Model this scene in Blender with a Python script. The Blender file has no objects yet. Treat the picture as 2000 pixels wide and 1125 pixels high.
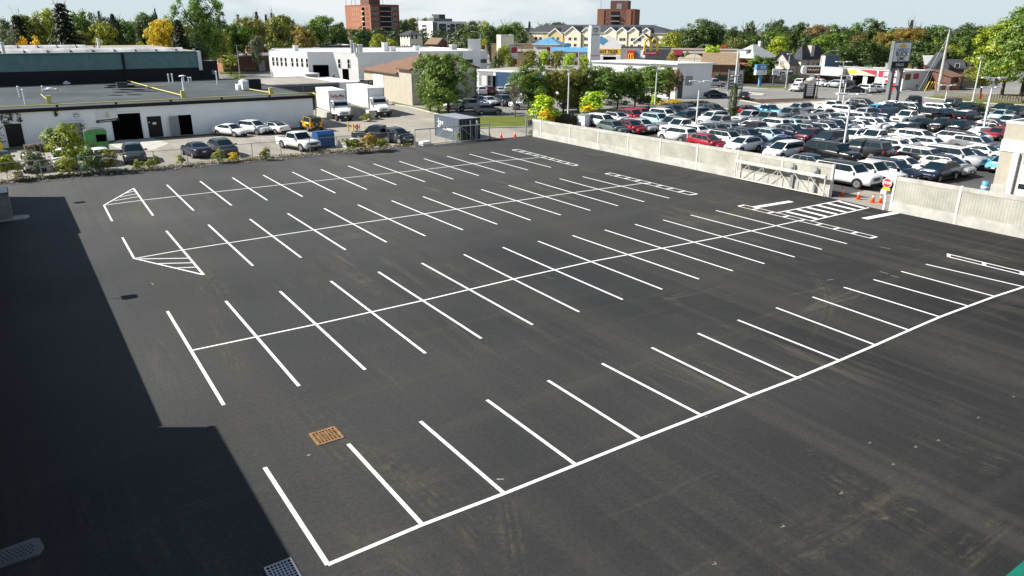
import bpy, math, random
from mathutils import Matrix, Vector
random.seed(7)
SC = bpy.context.scene
COL = SC.collection
# ---------------------------------------------------------------- camera model (measured from the parking grid)
# world: X runs along the parking rows (towards the concrete wall), Y runs along the stall lines (towards the fence)
FPX, PIT, ROL, CAMH, YAW = 1433.85, 0.3429, 0.0042, 12.9, 0.595
CP, SP, CR, SR = math.cos(PIT), math.sin(PIT), math.cos(ROL), math.sin(ROL)
CY, SY = math.cos(YAW), math.sin(YAW)
def ray(px, py):
    u, v = (px-1000)/FPX, (py-562.5)/FPX
    x = CR*u+SR*v; y = -SR*u+CR*v
    return x, CP-SP*y, -SP-CP*y
def c2w(x, y): return (x*CY+y*SY, -x*SY+y*CY)
def W(px, py, z=0.0):
    dx, dy, dz = ray(px, py); t = (z-CAMH)/dz
    return c2w(dx*t, dy*t)
def WY(px, Y, py=50.0):
    dx, dy, dz = ray(px, py); t = Y/dy
    return c2w(dx*t, Y)
def ZY(py, Y, px=1000):
    dx, dy, dz = ray(px, py); return CAMH+dz*Y/dy
def depth(p): return p[0]*SY+p[1]*CY
def HT(px, pb, pt):
    p = W(px, pb); return ZY(pt, depth(p), px)
def along(p, d, px, py=80.0):
    dx, dy, dz = ray(px, py); e = c2w(dx, dy)
    det = d[0]*(-e[1])+e[0]*d[1]
    return (-p[0]*(-e[1])+e[0]*(-p[1]))/det
CAMDIR = -YAW           # rotation of an object that faces the camera squarely

# ---------------------------------------------------------------- materials
MATS = {}
def rgb(c): return (c[0], c[1], c[2], 1.0)
def mat(name, c, rough=.7, var=.12, scale=1.5, metal=0.0, spec=.4, bump=0.0, emis=0, c2=None, objcol=False, coat=0.0, stretch=None):
    if name in MATS: return MATS[name]
    m = bpy.data.materials.new(name); m.use_nodes = True
    nt = m.node_tree; b = nt.nodes['Principled BSDF']
    b.inputs['Roughness'].default_value = rough; b.inputs['Metallic'].default_value = metal
    b.inputs['Specular IOR Level'].default_value = spec
    if coat: b.inputs['Coat Weight'].default_value = coat; b.inputs['Coat Roughness'].default_value = .05
    tc = nt.nodes.new('ShaderNodeTexCoord'); nz = nt.nodes.new('ShaderNodeTexNoise')
    nz.inputs['Scale'].default_value = scale; nz.inputs['Detail'].default_value = 5; nz.inputs['Roughness'].default_value = .65
    if stretch:
        mp = nt.nodes.new('ShaderNodeMapping'); mp.inputs['Scale'].default_value = stretch
        nt.links.new(tc.outputs['Object'], mp.inputs[0]); nt.links.new(mp.outputs[0], nz.inputs['Vector'])
    else: nt.links.new(tc.outputs['Object'], nz.inputs['Vector'])
    mx = nt.nodes.new('ShaderNodeMix'); mx.data_type = 'RGBA'
    d = c2 if c2 else tuple(max(0, x*(1-var*1.6)) for x in c)
    e = c if c2 else tuple(min(1, x*(1+var*.6)) for x in c)
    rp = nt.nodes.new('ShaderNodeMapRange'); rp.inputs[1].default_value = .3; rp.inputs[2].default_value = .7
    nt.links.new(nz.outputs['Fac'], rp.inputs[0]); nt.links.new(rp.outputs[0], mx.inputs[0])
    mx.inputs[6].default_value = rgb(d); mx.inputs[7].default_value = rgb(e)
    out = mx.outputs[2]
    if objcol:
        oi = nt.nodes.new('ShaderNodeObjectInfo'); m2 = nt.nodes.new('ShaderNodeMix'); m2.data_type = 'RGBA'; m2.blend_type = 'MULTIPLY'
        m2.inputs[0].default_value = 1
        nt.links.new(oi.outputs['Color'], m2.inputs[6]); nt.links.new(out, m2.inputs[7]); out = m2.outputs[2]
    nt.links.new(out, b.inputs['Base Color'])
    if bump:
        bp = nt.nodes.new('ShaderNodeBump'); bp.inputs['Strength'].default_value = bump
        n2 = nt.nodes.new('ShaderNodeTexNoise'); n2.inputs['Scale'].default_value = scale*14
        nt.links.new(tc.outputs['Object'], n2.inputs['Vector']); nt.links.new(n2.outputs['Fac'], bp.inputs['Height']); nt.links.new(bp.outputs[0], b.inputs['Normal'])
    if emis: b.inputs['Emission Color'].default_value = rgb(c); b.inputs['Emission Strength'].default_value = emis
    MATS[name] = m
    return m
def banded(name, c, period, axis=0, depthf=.45, rough=.6, width=.12, var=.1, scale=.8):
    """a surface with thin grooves every `period` metres along one object axis (siding, ribs, corrugation)"""
    if name in MATS: return MATS[name]
    m = mat(name, c, rough, var, scale); nt = m.node_tree; b = nt.nodes['Principled BSDF']
    src = b.inputs['Base Color'].links[0].from_socket
    tc = nt.nodes.new('ShaderNodeTexCoord'); sp = nt.nodes.new('ShaderNodeSeparateXYZ'); nt.links.new(tc.outputs['Object'], sp.inputs[0])
    if axis == 3:
        ad = nt.nodes.new('ShaderNodeMath'); ad.operation = 'ADD'; nt.links.new(sp.outputs[0], ad.inputs[0]); nt.links.new(sp.outputs[1], ad.inputs[1]); so = ad.outputs[0]
    else: so = sp.outputs[axis]
    dv = nt.nodes.new('ShaderNodeMath'); dv.operation = 'DIVIDE'; dv.inputs[1].default_value = period; nt.links.new(so, dv.inputs[0])
    fr = nt.nodes.new('ShaderNodeMath'); fr.operation = 'FRACT'; nt.links.new(dv.outputs[0], fr.inputs[0])
    lt = nt.nodes.new('ShaderNodeMath'); lt.operation = 'LESS_THAN'; lt.inputs[1].default_value = width; nt.links.new(fr.outputs[0], lt.inputs[0])
    ml = nt.nodes.new('ShaderNodeMath'); ml.operation = 'MULTIPLY'; ml.inputs[1].default_value = depthf; nt.links.new(lt.outputs[0], ml.inputs[0])
    mx = nt.nodes.new('ShaderNodeMix'); mx.data_type = 'RGBA'; nt.links.new(ml.outputs[0], mx.inputs[0]); nt.links.new(src, mx.inputs[6])
    mx.inputs[7].default_value = rgb(tuple(x*.35 for x in c)); nt.links.new(mx.outputs[2], b.inputs['Base Color'])
    return m
def brick(name, c, mortar=.8):
    m = mat(name, c, .85, .2, 1.2, bump=.1)
    return m

M = {}
def mk(n, *a, **k): M[n] = mat(n, *a, **k); return M[n]
mk('paint', (1, 1, 1), .28, .02, 2, spec=.5, objcol=True, coat=.6)
mk('carglass', (.008, .02, .026), .05, .1, 3, spec=.42)
mk('pane', (.02, .028, .032), .07, .3, .6, spec=.6)
mk('tyre', (.012, .012, .013), .8, .2, 4)
mk('rim', (.45, .46, .48), .3, .1, 4, metal=.8)
mk('black_trim', (.012, .012, .013), .45, .2, 3)
mk('headlight', (.75, .78, .8), .1, .05, 5, spec=.7)
mk('taillight', (.35, .012, .015), .2, .1, 5, spec=.6)
mk('plate', (.7, .72, .75), .5, .05, 8)
mk('white', (.8, .8, .78), .6, .06, .5)
mk('white_wall', (.8, .8, .78), .75, .05, .35)
mk('white_metal', (.75, .76, .77), .45, .06, 1)
mk('offwhite', (.6, .58, .53), .75, .08, .6)
mk('cream', (.62, .55, .42), .8, .08, .6)
mk('cream_pale', (.76, .7, .54), .8, .06, .6)
mk('yellow_wall', (.62, .5, .28), .8, .08, .6)
mk('beige', (.47, .42, .35), .85, .1, .5)
mk('pinkbeige', (.58, .48, .43), .85, .08, .6)
mk('stucco', (.44, .405, .33), .9, .08, 1.2, bump=.1)
mk('grey', (.3, .31, .32), .7, .1, 1)
mk('midgrey', (.17, .18, .19), .7, .12, 1)
mk('darkgrey', (.06, .065, .07), .7, .15, 1)
mk('black', (.008, .008, .009), .7, .2, 1)
mk('void', (.003, .003, .0035), .95, .3, .6, spec=0)  # flat near-black standing in for the shade inside openings and pits
mk('galv', (.42, .44, .45), .45, .12, 2, metal=.5)
mk('pole_white', (.72, .73, .74), .4, .05, 2)
mk('concrete', (.42, .41, .37), .9, .18, .8, bump=.15)
mk('concrete_pale', (.5, .49, .44), .9, .2, .7, bump=.1)
mk('slate', (.055, .06, .068), .85, .25, 1.5, bump=.2)
mk('shingle_brown', (.2, .115, .075), .9, .2, 1.6, bump=.2)
mk('shingle_tan', (.27, .19, .12), .9, .2, 1.6, bump=.2)
mk('shingle_grey', (.4, .42, .41), .9, .15, 1.6, bump=.2)
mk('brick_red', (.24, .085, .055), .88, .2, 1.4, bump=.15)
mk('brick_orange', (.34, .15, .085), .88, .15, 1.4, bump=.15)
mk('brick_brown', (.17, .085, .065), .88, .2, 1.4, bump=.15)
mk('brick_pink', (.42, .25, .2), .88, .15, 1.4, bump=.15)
mk('red', (.55, .03, .025), .5, .08, 2)
mk('crimson', (.42, .035, .07), .55, .08, 2)
mk('yellow', (.78, .52, .03), .45, .08, 2)
mk('gold', (.75, .45, .02), .35, .08, 2)
mk('sky_blue', (.1, .3, .52), .5, .12, 1)
mk('sign_blue', (.02, .22, .5), .45, .08, 2)
mk('navy_panel', (.035, .085, .16), .5, .1, .8)
mk('green_bin', (.09, .32, .09), .55, .2, 1.5)
mk('green_trim', (.006, .15, .1), .5, .1, 2)
mk('green_clad', (.13, .23, .225), .6, .15, .9)
mk('blue_bin', (.02, .09, .26), .5, .15, 1.5)
mk('cone_orange', (.85, .11, .02), .55, .06, 4)
mk('rust', (.2, .085, .035), .85, .35, 6)
mk('rust_tan', (.3, .17, .075), .85, .4, 7)
mk('hydrant', (.5, .16, .15), .6, .15, 5)
mk('wood_grey', (.2, .175, .14), .9, .25, 3)
mk('wood_brown', (.12, .06, .035), .85, .25, 3)
mk('bark', (.06, .045, .035), .95, .3, 5)
mk('bark_pale', (.2, .17, .14), .95, .3, 5)
mk('gas_yellow', (.62, .55, .16), .5, .1, 3)
mk('text_black', (.012, .012, .014), .6, .05, 3)
mk('text_red', (.45, .02, .03), .6, .05, 3)
mk('text_blue', (.02, .07, .3), .6, .05, 3)
mk('text_grey', (.13, .14, .16), .6, .05, 3)
mk('text_white', (.82, .82, .8), .6, .03, 3)
M['siding'] = banded('siding', (.9, .92, .92), .3, 3, .22, .55, .14, .05, .3)
M['panel_ribs'] = banded('panel_ribs', (.44, .43, .37), .21, 1, .38, .85, .18, .2, .5)
M['container_blue'] = banded('container_blue', (.1, .13, .165), .28, 1, .55, .5, .4, .12, 1)
M['container_dark'] = banded('container_dark', (.018, .022, .035), .3, 0, .5, .5, .4, .12, 1)
M['grey_siding'] = banded('grey_siding', (.3, .3, .29), .12, 3, .35, .6, .3, .15, 1)
M['fascia_panel'] = banded('fascia_panel', (.5, .52, .53), .4, 0, .2, .55, .1, .06, 1)
M['picket'] = banded('picket', (.2, .18, .15), .5, 0, .7, .9, .3, .2, 2)
M['block_wall'] = banded('block_wall', (.62, .63, .63), .4, 2, .12, .85, .08, .06, .8)

# ---------------------------------------------------------------- mesh builder
SPLIT = {'post', 'barb_arm', 'lift_pocket', 'notice_plate', 'leg', 'antenna', 'guy_wire', 'support_block', 'column', 'brace', 'bracket', 'rivet'}   # countable pieces built together, linked one by one
class MB:
    def __init__(s): s.v = []; s.f = []; s.m = []; s.mats = []; s.smooth = []; s.pc = []; s.k = 0; s.tk = None
    def mi(s, m):
        m = M[m] if isinstance(m, str) else m
        if m not in s.mats: s.mats.append(m)
        return s.mats.index(m)
    def face(s, pts, m, sm=False):
        n = len(s.v); s.v += [tuple(p) for p in pts]; s.f.append(tuple(range(n, n+len(pts)))); s.m.append(s.mi(m)); s.smooth.append(sm); s.k += 1; s.pc.append(s.k)
    def idx(s, vs, fs, m, sm=False):
        n = len(s.v); s.v += [tuple(p) for p in vs]; k = s.mi(m); s.k += 1 if s.tk is None else 0
        for f in fs: s.f.append(tuple(i+n for i in f)); s.m.append(k); s.smooth.append(sm); s.pc.append(s.k if s.tk is None else s.tk)
    def box(s, x0, x1, y0, y1, z0, z1, m, T=None):
        vs = [(x, y, z) for z in (z0, z1) for (x, y) in ((x0, y0), (x1, y0), (x1, y1), (x0, y1))]
        if T: vs = [tuple(T @ Vector(v)) for v in vs]
        s.idx(vs, [(3, 2, 1, 0), (4, 5, 6, 7), (0, 1, 5, 4), (1, 2, 6, 5), (2, 3, 7, 6), (3, 0, 4, 7)], m)
    def prism(s, pts, z0, z1, m, mtop=None):
        n = len(pts); a = sum(pts[i][0]*pts[(i+1) % n][1]-pts[(i+1) % n][0]*pts[i][1] for i in range(n))
        if a < 0: pts = pts[::-1]
        vs = [(p[0], p[1], z0) for p in pts]+[(p[0], p[1], z1) for p in pts]
        s.idx(vs, [(i, (i+1) % n, (i+1) % n+n, i+n) for i in range(n)]+[tuple(range(n-1, -1, -1))], m)
        s.face([(p[0], p[1], z1) for p in pts], mtop or m)
    def tube(s, p, q, r, m, r2=None, n=8, cap=True):
        p, q = Vector(p), Vector(q); d = (q-p)
        if d.length < 1e-6: return
        d.normalize(); a = d.orthogonal().normalized(); b = d.cross(a); r2 = r if r2 is None else r2
        vs = []
        for (c, rr) in ((p, r), (q, r2)):
            for i in range(n):
                t = 2*math.pi*i/n; vs.append(tuple(c+a*(math.cos(t)*rr)+b*(math.sin(t)*rr)))
        s.k += 1; s.tk = s.k
        s.idx(vs, [(i, (i+1) % n, (i+1) % n+n, i+n) for i in range(n)], m, True)
        if cap: s.idx(vs, [tuple(range(n-1, -1, -1)), tuple(range(n, 2*n))], m)
        s.tk = None
    def path(s, pts, r, m, n=7):
        for a, b in zip(pts[:-1], pts[1:]): s.tube(a, b, r, m, n=n)
    def lathe(s, prof, m, n=14, c=(0, 0), sm=True):
        vs = [(c[0]+r*math.cos(2*math.pi*i/n), c[1]+r*math.sin(2*math.pi*i/n), z) for r, z in prof for i in range(n)]
        fs = [(k*n+i, k*n+(i+1) % n, (k+1)*n+(i+1) % n, (k+1)*n+i) for k in range(len(prof)-1) for i in range(n)]
        fs += [tuple(range(n-1, -1, -1)), tuple(range((len(prof)-1)*n, len(prof)*n))]
        s.idx(vs, fs, m, sm)
    def mesh(s, name):
        me = bpy.data.meshes.new(name); me.from_pydata(s.v, [], s.f)
        for m in s.mats: me.materials.append(m)
        me.polygons.foreach_set('material_index', s.m); me.polygons.foreach_set('use_smooth', s.smooth); me.update()
        return me
    def build(s, name, parent=None, loc=None, rz=0.0):
        if name in SPLIT:
            sub = {}
            for i, p in enumerate(s.pc): sub.setdefault(p, []).append(i)
            if len(sub) > 1:
                for fs in list(sub.values()):
                    b = MB()
                    for i in fs:
                        b.idx([s.v[j] for j in s.f[i]], [tuple(range(len(s.f[i])))], s.mats[s.m[i]], s.smooth[i])
                    o = link(name, b.mesh(name), parent, loc, rz)
                return o
        return link(name, s.mesh(name), parent, loc, rz)
def link(name, me, parent=None, loc=None, rz=0.0):
    o = bpy.data.objects.new(name, me); COL.objects.link(o)
    if parent: o.parent = parent
    if loc is not None: o.location = loc if len(loc) == 3 else (loc[0], loc[1], 0)
    if rz: o.rotation_euler = (0, 0, rz)
    return o
USED = {}
def tag(o, label, cat, group=None):
    n = len(label.split())
    if not 4 <= n <= 16: print('LABEL WORDS', n, label)
    if label in USED and not group: print('DUP LABEL', label)
    USED[label] = 1
    o['label'] = label; o['category'] = cat
    if group: o['group'] = group
    return o
def thing(name, label, cat, loc=(0, 0, 0), rz=0.0, group=None):
    return tag(link(name, None, None, loc, rz), label, cat, group)
def struct(o): o['kind'] = 'structure'; return o
def stuff(o, label=None, cat=None):
    o['kind'] = 'stuff'
    if label: o['label'] = label; o['category'] = cat
    return o
def dup(root, loc, rz=0.0, label=None, group=None, scale=None, color=None):
    r = root.copy(); COL.objects.link(r); r.location = loc if len(loc) == 3 else (loc[0], loc[1], 0); r.rotation_euler = (0, 0, rz)
    if label: r['label'] = label; USED[label] = 1
    if group: r['group'] = group
    if scale: r.scale = scale
    for ch in KIDS.get(root.name, []):
        c = ch.copy(); COL.objects.link(c); c.parent = r
        if color: c.color = color
        for g in KIDS.get(ch.name, []):
            d = g.copy(); COL.objects.link(d); d.parent = c
            if color: d.color = color
    return r
KIDS = {}
def note_kids(root):
    for ch in root.children:
        KIDS.setdefault(root.name, []).append(ch)
        for g in ch.children: KIDS.setdefault(ch.name, []).append(g)
def text(name, s, size, m, parent, loc, rot=(math.pi/2, 0, 0), ext=.012, bold=0.0, align='CENTER', sx=1.0, shear=0.0):
    cu = bpy.data.curves.new(name, 'FONT'); cu.body = s; cu.size = size; cu.extrude = ext; cu.offset = bold
    cu.align_x = align; cu.align_y = 'CENTER'; cu.shear = shear; cu.materials.append(M[m])
    tmp = bpy.data.objects.new(name, cu); COL.objects.link(tmp); dg = bpy.context.evaluated_depsgraph_get()
    me = bpy.data.meshes.new_from_object(tmp.evaluated_get(dg)); bpy.data.objects.remove(tmp); me.name = name
    o = bpy.data.objects.new(name, me); COL.objects.link(o); o.parent = parent; o.location = loc; o.rotation_euler = rot; o.scale = (sx, 1, 1)
    return o
# ---------------------------------------------------------------- ground surfaces
def nodes_of(name, rough=.9):
    m = bpy.data.materials.new(name); m.use_nodes = True; nt = m.node_tree; b = nt.nodes['Principled BSDF']
    b.inputs['Roughness'].default_value = rough; b.inputs['Specular IOR Level'].default_value = .06
    tc = nt.nodes.new('ShaderNodeTexCoord')
    return m, nt, b, tc.outputs['Object']
def nnoise(nt, co, scale, stretch=(1, 1, 1), detail=4, rough=.6, rot=0.0, lo=.35, hi=.65, dist=0.0):
    mp = nt.nodes.new('ShaderNodeMapping'); mp.inputs['Scale'].default_value = stretch; mp.inputs['Rotation'].default_value = (0, 0, rot)
    nt.links.new(co, mp.inputs[0]); n = nt.nodes.new('ShaderNodeTexNoise'); n.inputs['Scale'].default_value = scale
    n.inputs['Detail'].default_value = detail; n.inputs['Roughness'].default_value = rough; n.inputs['Distortion'].default_value = dist
    nt.links.new(mp.outputs[0], n.inputs['Vector'])
    r = nt.nodes.new('ShaderNodeMapRange'); r.inputs[1].default_value = lo; r.inputs[2].default_value = hi; nt.links.new(n.outputs['Fac'], r.inputs[0])
    return r.outputs[0]
def nmul(nt, a, v):
    k = nt.nodes.new('ShaderNodeMath'); k.operation = 'MULTIPLY'; nt.links.new(a, k.inputs[0])
    if isinstance(v, (int, float)): k.inputs[1].default_value = v
    else: nt.links.new(v, k.inputs[1])
    return k.outputs[0]
def nmix(nt, fac, a, b, blend='MIX'):
    x = nt.nodes.new('ShaderNodeMix'); x.data_type = 'RGBA'; x.blend_type = blend
    for s, i in ((fac, 0), (a, 6), (b, 7)):
        if isinstance(s, (int, float)): x.inputs[i].default_value = s
        elif isinstance(s, tuple): x.inputs[i].default_value = rgb(s)
        else: nt.links.new(s, x.inputs[i])
    return x.outputs[2]
def new_asphalt():
    m, nt, b, co = nodes_of('new_asphalt', .82)
    base = nmix(nt, nnoise(nt, co, .05, detail=3), (.0262, .0262, .0268), (.0405, .0400, .0390))
    # base colour lightens towards the far left and darkens towards the near right
    sx = nt.nodes.new('ShaderNodeSeparateXYZ'); nt.links.new(co, sx.inputs[0]); lot_pos = nt.nodes.new('ShaderNodeMath'); lot_pos.operation = 'MULTIPLY_ADD'; lot_pos.inputs[1].default_value = -.55; nt.links.new(sx.outputs[0], lot_pos.inputs[0]); nt.links.new(sx.outputs[1], lot_pos.inputs[2])
    tone_ramp = nt.nodes.new('ShaderNodeMapRange'); tone_ramp.inputs[1].default_value = -14; tone_ramp.inputs[2].default_value = 75; nt.links.new(lot_pos.outputs[0], tone_ramp.inputs[0])
    base = nmix(nt, tone_ramp.outputs[0], nmix(nt, 1.0, base, (.5, .505, .53), 'MULTIPLY'), nmix(nt, 1.0, base, (2.3, 2.4, 2.38), 'MULTIPLY'))
    # paver lanes and rolled-in dust along the stall direction, seams across
    lane = nnoise(nt, co, .28, (1, .025, 1), 4, .75, lo=.47, hi=.6)
    base = nmix(nt, nmul(nt, lane, .45), base, (.052, .0495, .045))
    seam = nnoise(nt, co, .4, (.03, 1, 1), 3, .7, rot=0, lo=.55, hi=.72)
    base = nmix(nt, nmul(nt, seam, .35), base, (.06, .056, .049))
    dust = nmul(nt, nnoise(nt, co, .09, detail=3, lo=.5, hi=.68), nnoise(nt, co, 1.1, (1, .12, 1), 6, .75, rot=.35, lo=.5, hi=.72, dist=.6))
    base = nmix(nt, nmul(nt, dust, .75), base, (.12, .105, .078))
    dust2 = nmul(nt, nnoise(nt, co, .07, detail=2, lo=.52, hi=.66), nnoise(nt, co, .9, (.1, 1, 1), 6, .78, rot=-.25, lo=.55, hi=.74, dist=.8))
    base = nmix(nt, nmul(nt, dust2, .7), base, (.115, .1, .076))
    dark = nnoise(nt, co, .35, (1, .05, 1), 4, .7, rot=.02, lo=.6, hi=.74)
    base = nmix(nt, nmul(nt, dark, .5), base, (.02, .021, .024))
    g1 = nnoise(nt, co, 7, detail=6, rough=.85, lo=.36, hi=.64)
    base = nmix(nt, nmul(nt, g1, .5), nmix(nt, 1.0, base, (.8, .8, .8), 'MULTIPLY'), nmix(nt, 1.0, base, (1.5, 1.5, 1.5), 'MULTIPLY'))
    sp = nnoise(nt, co, 26, detail=3, rough=.8, lo=.34, hi=.66)
    base = nmix(nt, nmul(nt, sp, .45), base, nmix(nt, 1.0, base, (2.0, 2.0, 2.0), 'MULTIPLY'))
    chip = nnoise(nt, co, 16, detail=1, lo=.72, hi=.8)
    base = nmix(nt, nmul(nt, chip, .35), base, (.2, .19, .17))
    nt.links.new(base, b.inputs['Base Color'])
    bp = nt.nodes.new('ShaderNodeBump'); bp.inputs['Strength'].default_value = .25; bp.inputs['Distance'].default_value = .02
    nt.links.new(sp, bp.inputs['Height']); nt.links.new(bp.outputs[0], b.inputs['Normal'])
    return m
def worn(name, c1, c2, stain, sc=.12, streak=(1, .15, 1), rot=0.0, crack=0.0):
    m, nt, b, co = nodes_of(name, .92)
    base = nmix(nt, nnoise(nt, co, sc, detail=5), c1, c2)
    st = nnoise(nt, co, sc*5, streak, 5, .7, rot=rot, lo=.48, hi=.75, dist=.4)
    base = nmix(nt, nmul(nt, st, .6), base, stain)
    sp = nnoise(nt, co, 9, detail=3, lo=.3, hi=.7)
    base = nmix(nt, nmul(nt, sp, .25), base, nmix(nt, 1.0, base, (.6, .6, .6), 'MULTIPLY'))
    if crack:
        v = nt.nodes.new('ShaderNodeTexVoronoi'); v.feature = 'DISTANCE_TO_EDGE'; v.inputs['Scale'].default_value = .22; nt.links.new(co, v.inputs['Vector'])
        r = nt.nodes.new('ShaderNodeMapRange'); r.inputs[1].default_value = .006; r.inputs[2].default_value = .0; nt.links.new(v.outputs['Distance'], r.inputs[0])
        base = nmix(nt, nmul(nt, r.outputs[0], crack), base, tuple(x*.35 for x in c1))
    nt.links.new(base, b.inputs['Base Color'])
    return m
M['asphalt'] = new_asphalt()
M['yard'] = worn('yard', (.29, .27, .232), (.38, .355, .31), (.2, .18, .15), .1, crack=.5)
M['road'] = worn('road', (.215, .21, .197), (.275, .27, .252), (.15, .146, .138), .05, (.1, 1, 1), crack=.3)
M['lot_old'] = worn('lot_old', (.075, .075, .075), (.11, .11, .108), (.05, .05, .05), .1)
M['grass'] = worn('grass', (.09, .13, .025), (.15, .17, .04), (.19, .16, .055), .35, (1, 1, 1))
M['far_ground'] = worn('far_ground', (.1, .12, .05), (.16, .155, .11), (.2, .19, .17), .02, (1, 1, 1))
M['mulch'] = worn('mulch', (.07, .05, .038), (.12, .085, .06), (.17, .12, .09), .5, (1, 1, 1))
M['membrane'] = worn('membrane', (.075, .088, .095), (.115, .13, .138), (.055, .065, .072), .12, (.35, 1, 1))
M['gravel_roof'] = worn('gravel_roof', (.3, .28, .24), (.4, .37, .32), (.22, .2, .17), .15, (1, .4, 1))
M['white_roof'] = worn('white_roof', (.6, .61, .6), (.72, .73, .72), (.45, .45, .44), .2, (1, .4, 1))
M['road_paint'] = worn('road_paint', (.8, .8, .8), (.83, .83, .82), (.5, .49, .47), 1.6, (1, 1, 1))
M['chalk'] = mat('chalk', (.33, .31, .23), .8, .3, 6)

def sheet(name, pts, z, m, z0=None, kind='structure'):
    b = MB()
    if z0 is None: b.face([(p[0], p[1], z) for p in (pts if sum(pts[i][0]*pts[(i+1) % len(pts)][1]-pts[(i+1) % len(pts)][0]*pts[i][1] for i in range(len(pts))) > 0 else pts[::-1])], m)
    else: b.prism(pts, z0, z, m)
    o = b.build(name); o['kind'] = kind; return o
sheet('ground', [(-1500, -400), (1800, -400), (1800, 1800), (-1500, 1800)], -.024, 'far_ground')
sheet('road', [(54.4, -60), (260, -60), (260, 420), (-40, 420), (-40, 160), (34, 160), (34, 99), (54.4, 99)], -.016, 'road')
sheet('yard', [(-75, 75.25), (54.3, 75.25), (56.5, 99), (70, 118), (70, 165), (34, 165), (34, 97), (-75, 97)], -.008, 'yard')
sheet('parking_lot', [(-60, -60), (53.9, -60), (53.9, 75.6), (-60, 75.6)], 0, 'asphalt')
dl = [W(1056, 246), W(1180, 236), W(1375, 219), W(1425, 232), W(1560, 216), W(1760, 209), W(2060, 236)]
sheet('dealer_lot', [(54.1, -40), (54.1, 75)]+dl+[(130, -40)], -.006, 'lot_old')
# grass strips, planting beds and kerbs
def pl(*a): return [W(*p) for p in a]
sheet('lawn', pl((764, 198), (812, 209), (860, 217), (935, 228), (1010, 227), (1075, 226), (1058, 247), (985, 248), (936, 250), (905, 238), (870, 226), (800, 208), (768, 203)), .03, 'grass', -.02)
sheet('lawn', pl((1075, 226), (1195, 214), (1268, 208), (1330, 203), (1372, 204), (1378, 219), (1290, 223), (1180, 236), (1058, 250)), .03, 'grass', -.02)
sheet('lawn', pl((1378, 219), (1425, 222), (1470, 216), (1530, 214), (1560, 212), (1610, 206), (1625, 218), (1530, 226), (1425, 236)), .025, 'grass', -.02)
sheet('lawn', pl((428, 137), (500, 137), (503, 141), (430, 144)), .03, 'grass', -.02)
sheet('lawn', pl((442, 147), (470, 145), (482, 150), (478, 154), (462, 153)), .03, 'grass', -.02)
sheet('lawn', pl((1808, 191), (1825, 187), (1880, 188), (1960, 184), (2100, 184), (2100, 214), (2000, 205), (1900, 199)), .04, 'grass', -.02)
sheet('lawn', pl((1466, 169), (1500, 167.5), (1540, 168), (1538, 173.5), (1490, 172)), .04, 'grass', -.02)
sheet('lawn', pl((1370, 162), (1440, 157), (1460, 158), (1420, 163), (1375, 165)), .04, 'grass', -.02)
sheet('driveway', pl((1420, 165), (1445, 160), (1540, 158), (1540, 167), (1500, 167), (1466, 168), (1440, 168)), -.004, 'lot_old')
sheet('planting_bed', pl((1448, 196), (1490, 194), (1570, 192), (1612, 192.5), (1608, 195.5), (1560, 199), (1486, 203)), .05, 'mulch', -.02)
sheet('planting_bed', pl((1468, 219), (1520, 216), (1560, 213), (1605, 209), (1618, 214), (1560, 220), (1480, 224)), .05, 'mulch', -.02)
sheet('pavement', pl((1490, 203.5), (1612, 196), (1700, 199), (1760, 207), (1560, 214), (1440, 221), (1380, 216)), -.008, 'concrete_pale')
def kerb(name, pts, w=.28, h=.12, m='concrete_pale'):
    b = MB()
    for (x0, y0), (x1, y1) in zip(pts[:-1], pts[1:]):
        L = math.hypot(x1-x0, y1-y0)
        if L < .01: continue
        nx, ny = -(y1-y0)/L*w/2, (x1-x0)/L*w/2
        b.prism([(x0+nx, y0+ny), (x0-nx, y0-ny), (x1-nx, y1-ny), (x1+nx, y1+ny)], -.02, h, m)
    return struct(b.build(name))
kerb('kerb', pl((766, 204), (800, 209), (870, 227), (905, 239), (936, 251), (985, 249), (1050, 248)))
kerb('kerb', pl((1447, 196), (1487, 203.5), (1560, 199.5), (1610, 196)))
kerb('kerb', pl((1806, 191), (1900, 200), (2000, 206), (2100, 215)))
kerb('kerb', pl((1372, 205), (1379, 219)))
kerb('kerb', pl((1630, 182), (1700, 185), (1735, 183), (1790, 176), (1830, 176)), .5)
kerb('kerb', pl((1400, 174), (1440, 171), (1480, 173), (1540, 175), (1570, 178)), .5)
kerb('kerb', pl((1421, 180), (1440, 178), (1492, 184), (1490, 186), (1440, 182), (1421, 182)), .4)
# concrete apron in front of the garage door and threshold at the gate
sheet('apron', pl((214, 283), (232, 273), (300, 270), (330, 280), (300, 292), (238, 292)), -.004, 'concrete_pale')
sheet('verge', [(-62, 75.62), (38.5, 75.62), (38.5, 77.2), (20, 76.9), (0, 77.4), (-20, 76.8), (-62, 77.3)], -.003, 'mulch')
sheet('gate_threshold', pl((1620, 386), (1690, 372), (1742, 380), (1738, 413), (1697, 404), (1642, 391)), .002, 'yard')

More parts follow.
